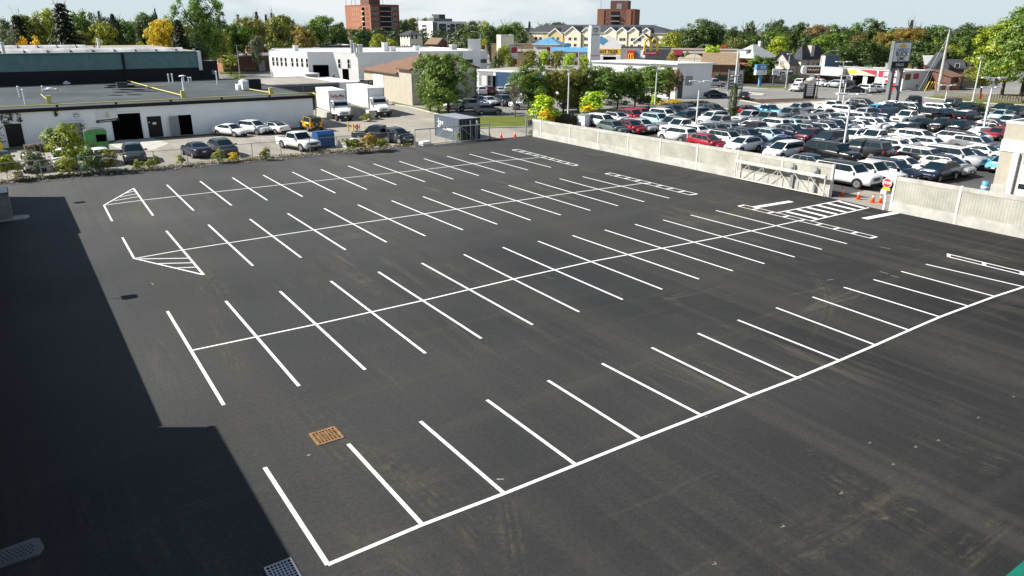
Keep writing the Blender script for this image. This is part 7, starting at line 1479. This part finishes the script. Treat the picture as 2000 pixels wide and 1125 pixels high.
def trunk_mesh(seed, m='bark', bare=False):
    R = random.Random(seed); b = MB(); b.tube((0, 0, 0), (.01, 0, .3), .022, m, .018, 9); b.tube((.01, 0, .3), (-.01, .01, .62), .018, m, .009, 8)
    n = 9 if not bare else 26
    for k in range(n):
        z = R.uniform(.26, .62); a = R.uniform(0, 6.28); L = R.uniform(.18, .36); p = Vector((0, 0, z)); q = p+Vector((math.cos(a)*L*.8, math.sin(a)*L*.8, L*.9)); b.tube(p, q, .012, m, .004, 5)
        for j in range(2 if not bare else 5):
            t = R.uniform(.4, .9); s = p.lerp(q, t); e = s+Vector((R.uniform(-.12, .12), R.uniform(-.12, .12), R.uniform(.05, .17))); b.tube(s, e, .005, m, .0015, 4)
    return b.mesh('trunk')
CRW = {k: [crown(100+i*7+hash(k) % 1 if False else 100+i*7+len(k), k) for i in range(n)] for k, n in (('round', 5), ('tall', 3), ('loose', 3), ('bush', 3), ('fine', 3), ('spruce', 3), ('cypress', 1))}
TR = [trunk_mesh(5+i) for i in range(3)]; TRB = trunk_mesh(44, 'bark_pale', True); TRL = trunk_mesh(45, 'bark_pale')
COLR = {'dg': (.042, .078, .018), 'g': (.075, .14, .02), 'yg': (.19, .24, .022), 'y': (.48, .38, .012), 'ol': (.13, .15, .024), 'or': (.36, .11, .025), 'br': (.13, .085, .03), 'sp': (.022, .036, .014), 'gg': (.12, .15, .09), 'lime': (.27, .4, .018), 'bl': (.035, .06, .035), 'gold': (.185, .155, .03)}
COLN = {'dg': 'dark green', 'g': 'mid green', 'yg': 'yellow green', 'y': 'bright yellow', 'ol': 'olive', 'or': 'orange red', 'br': 'rusty brown', 'sp': 'blackish green', 'gg': 'grey green', 'lime': 'lime green', 'bl': 'bluish green', 'gold': 'golden brown'}
KN = {'round': 'round tree', 'tall': 'tall tree', 'loose': 'loose tree', 'bush': 'bush', 'fine': 'leafy tree', 'spruce': 'spruce', 'cypress': 'columnar cedar', 'bare': 'bare tree'}
ct = [0]; TC = [random.Random(11)]
def tree(label, x, y, h, w, kind, col, clear=.18, group=None, wy=None, z=0.0):
    ct[0] += 1; R = TC[0]; name = {'spruce': 'spruce_tree', 'cypress': 'cedar_tree', 'bush': 'bush'}.get(kind, 'tree')
    cat = {'spruce': 'tree', 'cypress': 'tree', 'bush': 'bush'}.get(kind, 'tree')
    t = thing(name, label, cat, (x, y, z), R.uniform(0, 6.28), group)
    if kind != 'bare':
        c = link('crown' if kind != 'bush' else 'foliage', R.choice(CRW[kind]), t, (0, 0, h*clear)); c.scale = (w, wy or w, h*(1-clear)); k = COLR[col]; v = R.uniform(.88, 1.14); v *= 1.4 if kind not in ('spruce', 'cypress') else 1.0; c.color = (k[0]*v*R.uniform(1.0, 1.18), k[1]*v, k[2]*v*.9, 1)
    tr = link('trunk' if kind != 'bush' else 'stem', {'bare': TRB}.get(kind, R.choice(TR)), t); sc = h*(1.1 if kind != 'bare' else 1.35); tr.scale = (min(sc, h), min(sc, h), sc)
    if kind in ('bush',): tr.scale = (h*.5, h*.5, h*.9)
    if kind in ('spruce', 'cypress'): tr.scale = (h*.45, h*.45, h*1.2)
    return t
ORD = ['first', 'second', 'third', 'fourth', 'fifth', 'sixth', 'seventh', 'eighth', 'ninth']
def region(place, group, lst):
    seen = {}
    for it in lst: seen.setdefault((it[4], it[5]), []).append(it)
    for key in seen: seen[key].sort(key=lambda q: q[0])
    for it in lst:
        px, yt, wp, Y, kind, col = it[:6]; q = seen[(kind, col)]; i = q.index(it)
        lab = f"{COLN[col]} {KN[kind]} {place}" + (f", {ORD[i]} from left" if len(q) > 1 else '')
        if Y < 0: p = W(px, -Y); d = depth(p)
        else: d = Y; p = WY(px, Y)
        h = ZY(yt, d, px); w = wp*d/FPX/CP*(1.1 if kind not in ('spruce', 'cypress') else 1.5 if kind == 'spruce' else 1.1)
        tree(lab, p[0], p[1], h, w, kind, col, it[6] if len(it) > 6 else ({'spruce': .03, 'cypress': .02, 'bush': .0}.get(kind, .16)), group)
region('above the left part of the ridged roof', 'trees beyond the green hall', [
    (3, 58, 52, 165, 'fine', 'gg', .1), (10, 38, 50, 200, 'round', 'dg'), (35, 25, 66, 175, 'spruce', 'sp'), (64, 32, 60, 205, 'round', 'ol'), (100, 17, 56, 215, 'tall', 'yg'), (125, 1, 84, 172, 'spruce', 'sp'), (156, 19, 54, 210, 'round', 'g'),
    (177, 40, 40, 215, 'round', 'dg'), (46, 74, 34, 168, 'bush', 'y'), (70, 73, 30, 168, 'bush', 'y'), (98, 66, 40, 230, 'round', 'g'), (20, 60, 40, 215, 'round', 'dg'), (148, 62, 40, 200, 'round', 'ol')])
region('above the middle of the ridged roof', 'trees beyond the green hall', [
    (197, 18, 18, 230, 'spruce', 'bl'), (203, 42, 46, 178, 'round', 'yg'), (222, 29, 40, 182, 'cypress', 'sp'), (190, 34, 50, 220, 'round', 'dg'), (254, 19, 64, 205, 'round', 'g'), (277, 34, 36, 188, 'round', 'dg'), (307, 18, 12, 230, 'cypress', 'bl'), (290, 27, 44, 240, 'round', 'g'),
    (308, 38, 56, 180, 'fine', 'y'), (347, 34, 52, 176, 'spruce', 'sp'), (330, 40, 50, 235, 'round', 'dg'), (265, 80, 26, 178, 'bush', 'yg'), (240, 50, 40, 230, 'round', 'ol')])
region('above the right end of the ridged roof', 'trees beyond the green hall', [
    (391, -14, 92, 190, 'fine', 'g', .1), (365, 50, 44, 185, 'round', 'ol'), (412, 56, 46, 200, 'round', 'ol'), (380, 62, 40, 180, 'round', 'dg'), (430, 36, 44, 225, 'round', 'dg'), (400, 40, 60, 215, 'round', 'dg')])
region('behind the brick buildings', 'trees behind the brick buildings', [
    (455, 44, 60, 225, 'round', 'g'), (490, 31, 56, 235, 'round', 'ol'), (467, 25, 16, 260, 'spruce', 'bl'), (503, 19, 22, 255, 'spruce', 'bl'), (521, 25, 16, 260, 'spruce', 'bl'), (532, 22, 14, 265, 'spruce', 'bl'), (540, 31, 54, 245, 'round', 'ol'), (567, 37, 38, 255, 'round', 'dg'),
    (592, 35, 36, 270, 'round', 'gg'), (622, 33, 54, 260, 'round', 'g'), (598, 47, 54, 240, 'fine', 'gold'), (650, 49, 46, 270, 'round', 'dg'), (664, 44, 30, 300, 'round', 'dg'), (495, 70, 30, 222, 'round', 'gg'), (544, 82, 30, 235, 'bush', 'yg'), (430, 64, 34, 220, 'round', 'yg'), (520, 50, 50, 290, 'round', 'dg')])
region('in front of the red brick tower', 'trees at the red brick tower', [(707, 48, 56, 330, 'round', 'dg'), (738, 67, 34, 310, 'round', 'yg'), (757, 77, 34, 290, 'bush', 'yg'), (685, 72, 24, 300, 'bush', 'lime')])
region('between the red tower and the white block', 'trees beside the white apartment block', [(788, 37, 34, 480, 'round', 'dg'), (806, 36, 40, 500, 'round', 'ol'), (845, 28, 20, 620, 'loose', 'g'), (808, 34, 10, 490, 'spruce', 'bl'), (840, 72, 26, 320, 'round', 'dg'), (832, 36, 22, 560, 'round', 'g')])
region('right of the white apartment block', 'trees beside the white apartment block', [(923, 42, 46, 320, 'round', 'dg'), (950, 42, 40, 340, 'round', 'yg'), (957, 52, 52, 290, 'round', 'dg'), (988, 36, 50, 360, 'round', 'g'), (1012, 41, 26, 370, 'round', 'g'), (902, 48, 30, 380, 'round', 'dg'), (893, 73, 52, 275, 'round', 'ol'), (918, 66, 40, 270, 'round', 'dg'), (940, 74, 26, 240, 'round', 'yg'), (973, 58, 30, 300, 'round', 'dg'), (1018, 60, 28, 330, 'round', 'dg')])
region('above the condominium roof', 'trees behind the condominium', [(1034, 40, 14, 450, 'spruce', 'bl'), (1063, 39, 46, 440, 'round', 'g'), (1092, 44, 32, 440, 'round', 'dg'), (1100, 42, 10, 450, 'spruce', 'bl'), (1266, 47, 20, 460, 'round', 'dg'), (1278, 50, 16, 460, 'round', 'dg')])
region('right of the condominium', 'trees on the wooded rise', [(1314, 64, 50, 270, 'round', 'yg'), (1325, 54, 24, 330, 'round', 'dg'), (1308, 62, 10, 330, 'spruce', 'bl'), (1352, 48, 54, 300, 'round', 'dg'), (1378, 38, 62, 310, 'round', 'dg'), (1402, 43, 40, 320, 'round', 'dg'), (1429, 52, 26, 300, 'round', 'dg'), (1416, 80, 22, 255, 'round', 'or'), (1400, 88, 40, 215, 'bush', 'lime'), (1440, 74, 30, 260, 'round', 'ol'), (1318, 99, 24, 205, 'bush', 'gold'), (1345, 100, 14, 230, 'bush', 'ol')])
region('behind the ivy house', 'trees on the wooded rise', [(1467, 42, 28, 300, 'tall', 'dg'), (1470, 55, 66, 270, 'round', 'dg'), (1516, 39, 50, 310, 'round', 'dg'), (1533, 52, 36, 300, 'round', 'dg'), (1512, 60, 40, 280, 'round', 'g'), (1527, 72, 50, 245, 'round', 'yg'), (1500, 78, 30, 250, 'round', 'dg'), (1530, 93, 66, 215, 'bush', 'yg')])
region('behind the pink chimney house', 'trees on the wooded rise', [(1560, 45, 32, 310, 'round', 'dg'), (1545, 62, 34, 290, 'round', 'dg'), (1592, 50, 48, 280, 'round', 'br'), (1582, 66, 40, 250, 'round', 'dg'), (1612, 70, 60, 235, 'round', 'g'), (1628, 49, 38, 300, 'round', 'g'), (1649, 44, 44, 290, 'round', 'dg'), (1640, 66, 50, 250, 'round', 'g')])
region('above the oil change garage', 'trees on the wooded rise', [(1675, 56, 48, 270, 'round', 'br'), (1672, 45, 34, 310, 'tall', 'g'), (1710, 36, 46, 290, 'tall', 'dg'), (1690, 76, 64, 215, 'round', 'dg'), (1655, 92, 50, 212, 'round', 'dg'), (1718, 82, 50, 218, 'round', 'dg'), (1747, 50, 40, 300, 'round', 'g'), (1738, 62, 50, 235, 'fine', 'gold'), (1772, 52, 70, 240, 'fine', 'gold'), (1758, 88, 60, 220, 'round', 'dg'), (1778, 122, 26, 205, 'bush', 'gold'),
    (1797, 38, 62, 250, 'round', 'dg'), (1780, 36, 20, 300, 'spruce', 'sp'), (1808, 70, 56, 225, 'round', 'dg')])
region('behind the utility pole', 'trees on the wooded rise', [(1818, 84, 54, 222, 'round', 'dg'), (1856, 98, 46, 226, 'round', 'dg'), (1886, 112, 44, 228, 'round', 'dg'), (1836, 52, 50, 260, 'round', 'g'), (1878, 45, 54, 280, 'tall', 'dg'), (1868, 88, 50, 230, 'round', 'yg'), (1915, 49, 66, 270, 'round', 'dg'), (1945, 55, 50, 290, 'round', 'dg'), (1850, 70, 40, 270, 'round', 'dg'), (1895, 72, 40, 250, 'round', 'g')])
for l, px, pb, yt, wp, kind, col, cl in (('largest bright green maple at the right edge, nearest the fence', 1992, 197, 4, 150, 'fine', 'g', .12), ('sunlit maple beside the largest one, its trunk leaning', 1955, 192, 34, 124, 'fine', 'yg', .14), ('big maple cut off by the right edge of the picture', 2070, 192, 6, 150, 'fine', 'g', .2), ('small rusty edged maple left of the big maples', 1914, 188, 106, 84, 'fine', 'ol', .18)):
    p = W(px, pb); d = depth(p); tree(l, p[0], p[1], ZY(yt, d, px), wp*d/FPX/CP*1.1, kind, col, cl, 'maples by the wooden fence')
# maples at the beige shed, trees along the dealership
for l, px, pb, yt, wp, col in (('maple nearest the beige shed corner, left of three', 840, 218, 110, 58, 'g'), ('middle maple of three at the beige shed gable', 857, 221, 104, 64, 'g'), ('right hand maple of three at the beige shed gable', 876, 223, 106, 82, 'g')):
    p = W(px, pb); d = depth(p); tree(l, p[0], p[1], ZY(yt, d, px), wp*d/FPX*1.3, 'fine', col, .06, 'maples at the beige shed')
for l, px, pb, yt, wp, kind, col, cl in (('large mid green tree left of the lamp post before the showroom', 1032, 221, 122, 74, 'fine', 'g', .12), ('thin crowned tree just left of the lamp post before the showroom', 1076, 219, 135, 46, 'fine', 'ol', .1), ('olive tree just right of the lamp post before the showroom', 1100, 218, 136, 48, 'fine', 'ol', .1), ('brownish tree behind the lime bush before the showroom', 1129, 216, 130, 54, 'fine', 'ol', .08),
        ('tallest green tree below the white tower sign', 1170, 214, 127, 70, 'fine', 'g', .08), ('green tree over the white sports car', 1206, 211, 138, 58, 'fine', 'g', .12), ('narrow upright tree in front of the red pylon', 1240, 209.5, 128, 44, 'fine', 'g', .08), ('broad tree in front of the white showroom wall', 1277, 208, 126, 82, 'fine', 'g', .08), ('small brown tinged tree tight to the showroom wall', 1306, 200, 134, 36, 'fine', 'br', .15)):
    p = W(px, pb); d = depth(p); tree(l, p[0], p[1], ZY(yt, d, px), wp*d/FPX*1.45, kind, col, cl, 'trees along the dealership front')
p = W(1006, 229); tree('small leafless tree on the grass verge', p[0], p[1], HT(1006, 229, 170), 3, 'bare', 'g')
# young street trees by the shops
region('along the shops beyond the showroom', 'young trees along the shops', [(976, 95, 22, 215, 'fine', 'ol'), (984, 88, 30, 225, 'fine', 'yg', .3), (999, 104, 22, 205, 'fine', 'yg', .3), (1040, 99, 40, 200, 'fine', 'ol', .3), (1064, 97, 24, 200, 'fine', 'lime', .3), (1088, 99, 34, 200, 'fine', 'ol', .3), (1113, 104, 28, 198, 'fine', 'lime', .3), (1144, 106, 22, 198, 'fine', 'lime', .3), (1025, 112, 22, 195, 'fine', 'ol', .3), (1230, 92, 18, 250, 'bush', 'yg'), (1044, 77, 14, 260, 'round', 'gg')])
p = W(967, 134); tree('dense dark cedar shrub at the white building corner', *WY(967, 190), ZY(110, 190, 967), 3.6, 'cypress', 'dg', .02)
p = W(452, 147); tree('young street tree on the round grass island', p[0], p[1], HT(452, 147, 101), 36*depth(p)/FPX*1.1, 'loose', 'yg', .22); p = W(527, 143); tree('thin young tree against the white building corner', *WY(529, 215), ZY(83, 215, 529), 3.6, 'loose', 'g', .3)
# shrubs with real feet
def shrub(label, px, pb, pt, wp, col, group=None, kind='bush', wyk=1.0):
    p = W(px, pb); d = depth(p); h = HT(px, pb, pt); w = wp*d/FPX*1.3; h *= 1.08; return tree(label, p[0], p[1], h, w, kind, col, 0.0, group, w*wyk)
for a in (('bright yellow green bush at the end of the concrete wall', 1063, 249, 190, 56, 'lime'), ('yellow lower bush under the bright one at the wall end', 1070, 252, 216, 34, 'y'), ('round lime bush before the hedge, below the white tower sign', 1158, 226, 182, 56, 'lime'), ('yellow shrub at the foot of the round lime bush', 1150, 228, 206, 34, 'y'),
          ('yellow shrub behind the red cars, left one', 1294, 217, 198, 26, 'y'), ('yellow shrub behind the red cars, right one', 1323, 216, 196, 36, 'y'), ('narrow lime shrub beside the lamp post at the hedge', 1278, 216, 184, 14, 'lime')): shrub(*a, 'ornamental shrubs along the hedge')
for a in (('yellow green bush at the left end of the fence', 16, 352, 306, 52, 'yg'), ('feathery grey green bush before the white hatchback', 75, 345, 298, 58, 'gg'), ('tall yellow green bush beside the green bin', 142, 334, 248, 66, 'yg'), ('low yellow bush between feathery bush and tall bush', 137, 341, 306, 44, 'yg'), ('dark green bush in front of the striped hatchback', 182, 340, 296, 40, 'g'), ('sprawling green bush right of the striped hatchback', 212, 338, 296, 44, 'ol'),
          ('small bush below the dark grey SUV bumper', 271, 333, 315, 18, 'yg'), ('small bush right of the dark grey SUV', 293, 332, 312, 20, 'yg'), ('little yellow weed bush by the third fence post', 308, 330, 305, 14, 'yg'), ('little bush beyond the dark grey SUV, near the navy sedan', 358, 325, 303, 16, 'yg'), ('green weed bush at the navy sedan tail', 428, 318, 293, 24, 'yg'), ('yellow weed clump before the dark crossover', 458, 316, 299, 18, 'y'), ('thin weed clump in the gap before the white pickup', 518, 313, 290, 20, 'ol'),
          ('low brush left of the black pickup', 690, 299, 272, 40, 'ol'), ('tall dry brush at the black pickup tailgate', 722, 296, 262, 34, 'gold'), ('brush at the right of the black pickup tailgate', 745, 294, 272, 30, 'ol'), ('climbing vine bush on the truss gate', 896, 275.5, 256, 13, 'yg'), ('second vine bush low on the truss gate', 907, 275, 263, 14, 'g'), ('low weed clump at the framed gate stub', 1040, 264, 254, 16, 'ol'), ('vine spilling over the concrete wall end', 1063, 262, 234, 22, 'lime')):
    shrub(*a, 'brush along the chain link fence')
for a in (('dark shrub mass beside the white showroom wall', 1400, 161, 124, 52, 'dg'), ('dark shrub mass left of the billboard', 1423, 160, 130, 36, 'dg'), ('ivy mass climbing the pale roofed house, upper', 1470, 161, 113, 46, 'g'), ('ivy mass climbing the pale roofed house, shaded right part', 1496, 162, 116, 40, 'dg'), ('rusty shrub at the foot of the ivy house', 1453, 161, 142, 30, 'br'), ('olive shrub right of the rusty shrub', 1476, 162, 143, 34, 'ol'), ('shrub in the shade between the two houses', 1558, 163, 148, 26, 'dg'),
          ('yellow green shrub on the planting bed by the ivy pole', 1452, 228, 214, 16, 'ol'), ('low dry planting on the bed near the white pickup', 1592, 214, 205, 40, 'ol'), ('round clipped green shrub at the dealer lot road side', 1906, 214, 200, 34, 'g'), ('second clipped shrub before the round one', 1921, 222, 209, 30, 'g'), ('tiny clipped shrub by the pylon foot', 1759, 208, 202, 10, 'ol'), ('weedy shrub on the truck ramp wall', 715, 222, 207, 18, 'y'), ('weeds at the end of the truck ramp wall', 712, 237, 223, 24, 'ol')): shrub(*a, 'shrubs along the road')
t = thing('ivy_pole', 'dark wooden pole wrapped in ivy up to a small double arm', 'utility pole', (*W(1429, 230), 0)); h = HT(1429, 230, 97); b = MB(); b.tube((0, 0, 0), (0, 0, h), .2, 'offwhite', .14); b.tube((.9, .3, 0), (.9, .3, h*.8), .16, 'midgrey', .12); b.build('pole', t); b = MB(); b.box(-.9, .9, -.08, .08, h*.62, h*.62+.15, 'pole_white'); b.build('arm', t)
o = link('ivy', CRW['cypress'][0], t); o.scale = (1.5, 1.5, h*.56); o.color = (.06, .085, .02, 1); o = link('ivy', CRW['bush'][0], t); o.scale = (2.6, 2.6, 1.6); o.color = (.07, .09, .02, 1)
# clipped hedge behind the dealer lot
hp = [W(1078, 249), W(1140, 243), W(1200, 237), W(1290, 226), W(1376, 216)]
b = MB(); R = random.Random(9)
for (x0, y0), (x1, y1) in zip(hp[:-1], hp[1:]):
    L = math.hypot(x1-x0, y1-y0); d = Vector(((x1-x0)/L, (y1-y0)/L, 0)); n = Vector((-d.y, d.x, 0))
    for k in range(int(L*190)):
        u = R.uniform(0, L); f = R.random(); z = R.uniform(.05, 1.5); o = R.choice((-1, 1))*.75
        if f < .4: z = 1.5+R.uniform(-.12, .12); o = R.uniform(-.75, .75)
        p = Vector((x0, y0, 0))+d*u+n*(o+R.uniform(-.12, .12)); p.z = z
        nn = Vector((0, 0, 1)) if f < .4 else n*(1 if o > 0 else -1)
        leaf(b, p, (nn+Vector((R.gauss(0, .5), R.gauss(0, .5), R.gauss(0, .5)))).normalized(), R.uniform(.1, .2), R)
h_ = thing('hedge', 'long clipped dark hedge behind the first row of dealer cars', 'hedge'); o = b.build('foliage', h_); o.color = (.03, .048, .012, 1)
b = MB()
for (x0, y0), (x1, y1) in zip(hp[:-1], hp[1:]):
    L = math.hypot(x1-x0, y1-y0); n = (-(y1-y0)/L*.6, (x1-x0)/L*.6); b.prism([(x0+n[0], y0+n[1]), (x0-n[0], y0-n[1]), (x1-n[0], y1-n[1]), (x1+n[0], y1+n[1])], 0, 1.38, 'wood_brown')
b.build('stems', h_)
# weeds, ivy on the wall, leaf litter
b = MB(); R = random.Random(21)
for k in range(9000):
    x = R.uniform(-52, 38)+R.gauss(0, .2); y = 76.0+abs(R.gauss(0, .55)); den = .35+.65*(math.sin(x*.7)+math.sin(x*.31+1)+2)/4
    if R.random() > den: continue
    leaf(b, Vector((x, y, R.uniform(.02, .28))), Vector((R.gauss(0, .6), R.gauss(0, .6), .8)).normalized(), R.uniform(.05, .16), R)
o = b.build('weeds'); o.color = (.13, .125, .035, 1); stuff(o, 'strip of weeds and dry leaves along the foot of the chain link fence', 'weeds')
b = MB()
for k in range(420):
    x = R.uniform(-52, 38); y = 75.75+R.gauss(0, .35); s = R.uniform(.02, .12); b.box(x-s, x+s, y-s, y+s, -.01, s*.9, 'grey')
o = b.build('rubble'); stuff(o, 'grey rubble and stones along the fence line', 'rubble')
b = MB()
for px, zt, zl, wd in ((18, 3.7, 2.4, .4), (26, 3.7, 2.1, .5), (34, 3.7, 2.8, .3), (48, 3.7, 2.7, .3), (122, 3.7, 3.1, .25), (170, 2.2, .3, .45), (6, 2.4, .6, .8)):
    x = W(px, 283)[0]
    for k in range(42): z = R.uniform(zl, zt); leaf(b, Vector((x+R.gauss(0, wd*.35), 98.62-R.uniform(0, .12), z)), Vector((R.gauss(0, .4), -1, R.gauss(0, .4))).normalized(), R.uniform(.07, .16), R)
v = thing('wall_ivy', 'thin ivy tendrils hanging on the white metal wall', 'ivy'); o = b.build('leaves', v); o.color = (.05, .075, .03, 1)
# far wood that closes the horizon
b = MB(); R = random.Random(33)
for k in range(330):
    px = R.uniform(-250, 2300); Y = R.uniform(330, 600); x, y = WY(px, Y); yt = R.uniform(50, 61); h = max(6, ZY(yt, Y, px)); w = R.uniform(9, 16)
    if 1010 < px < 1310 and Y < 440: continue
    for j in range(150):
        d = Vector((R.gauss(0, 1), R.gauss(0, 1), R.gauss(0, 1))).normalized(); c = Vector((x, y, h*.55))+Vector((d.x*w*.5, d.y*w*.5, d.z*h*.45))*R.uniform(.75, 1.05); leaf(b, c, (d+Vector((R.gauss(0, .4), R.gauss(0, .4), .3+R.gauss(0, .4)))).normalized(), R.uniform(.7, 1.3), R)
o = b.build('woods'); o.color = (.05, .075, .025, 1); stuff(o, 'distant mass of mixed green woods on the horizon', 'woods')
# ---------------------------------------------------------------- light, sky, camera
EL, SAZ = math.radians(40), (-.835, .55)         # sun stands to the left of the view
sun = bpy.data.lights.new('sun', 'SUN'); sun.energy = 4.7; sun.angle = math.radians(.53); sun.color = (1, .95, .87)
so = bpy.data.objects.new('sun', sun); COL.objects.link(so)
L_ = math.hypot(*SAZ); sd = Vector((SAZ[0]/L_*math.cos(EL), SAZ[1]/L_*math.cos(EL), math.sin(EL))); so.rotation_euler = sd.to_track_quat('Z', 'Y').to_euler(); so.location = (-60, 60, 90)
w = bpy.data.worlds.new('World'); SC.world = w; w.use_nodes = True; nt = w.node_tree; bg = nt.nodes['Background']
sky = nt.nodes.new('ShaderNodeTexSky'); sky.sky_type = 'NISHITA'; sky.sun_disc = False; sky.sun_elevation = EL; sky.sun_rotation = math.atan2(SAZ[0], SAZ[1]); sky.altitude = 100; sky.air_density = 1.0; sky.dust_density = .5; sky.ozone_density = 1.5
tc = nt.nodes.new('ShaderNodeTexCoord'); sp_ = nt.nodes.new('ShaderNodeSeparateXYZ'); nt.links.new(tc.outputs['Generated'], sp_.inputs[0])
mp = nt.nodes.new('ShaderNodeMapping'); mp.inputs['Scale'].default_value = (1, 1, 3.2); nt.links.new(tc.outputs['Generated'], mp.inputs[0])
nz = nt.nodes.new('ShaderNodeTexNoise'); nz.inputs['Scale'].default_value = 3.4; nz.inputs['Detail'].default_value = 7; nz.inputs['Roughness'].default_value = .58; nz.inputs['Distortion'].default_value = .25; nt.links.new(mp.outputs[0], nz.inputs['Vector'])
r = nt.nodes.new('ShaderNodeMapRange'); r.inputs[1].default_value = .52; r.inputs[2].default_value = .66; nt.links.new(nz.outputs['Fac'], r.inputs[0])
ml = nt.nodes.new('ShaderNodeMath'); ml.operation = 'MULTIPLY'; ml.inputs[1].default_value = .75; nt.links.new(r.outputs[0], ml.inputs[0])
mx = nt.nodes.new('ShaderNodeMix'); mx.data_type = 'RGBA'; nt.links.new(ml.outputs[0], mx.inputs[0]); nt.links.new(sky.outputs[0], mx.inputs[6]); mx.inputs[7].default_value = (8.6, 8.8, 8.9, 1)
hz = nt.nodes.new('ShaderNodeMapRange'); hz.inputs[1].default_value = .42; hz.inputs[2].default_value = .02; hz.inputs[3].default_value = 0; hz.inputs[4].default_value = .92; nt.links.new(sp_.outputs[2], hz.inputs[0])
m0 = nt.nodes.new('ShaderNodeMix'); m0.data_type = 'RGBA'; nt.links.new(hz.outputs[0], m0.inputs[0]); nt.links.new(sky.outputs[0], m0.inputs[6]); m0.inputs[7].default_value = (6.0, 7.15, 7.7, 1); nt.links.new(m0.outputs[2], mx.inputs[6])
nt.links.new(mx.outputs[2], bg.inputs[0]); bg.inputs[1].default_value = .06
cam = bpy.data.cameras.new('camera'); co = bpy.data.objects.new('camera', cam); COL.objects.link(co); SC.camera = co
cam.sensor_width = 36; cam.sensor_fit = 'HORIZONTAL'; cam.lens = FPX/2000*36; cam.clip_end = 6000; cam.clip_start = .1
co.matrix_world = Matrix.Translation((0, 0, CAMH)) @ Matrix.Rotation(-YAW, 4, 'Z') @ Matrix.Rotation(math.pi/2-PIT, 4, 'X') @ Matrix.Rotation(ROL, 4, 'Z')
vs = SC.view_settings; vs.view_transform = 'Standard'; vs.look = 'None'; vs.exposure = .85; vs.gamma = 1; vs.use_curve_mapping = False
SC.cycles.max_bounces = 6; SC.cycles.diffuse_bounces = 3; SC.cycles.glossy_bounces = 3; SC.cycles.transparent_max_bounces = 8; SC.cycles.transmission_bounces = 2
SC.cycles.use_denoising = True
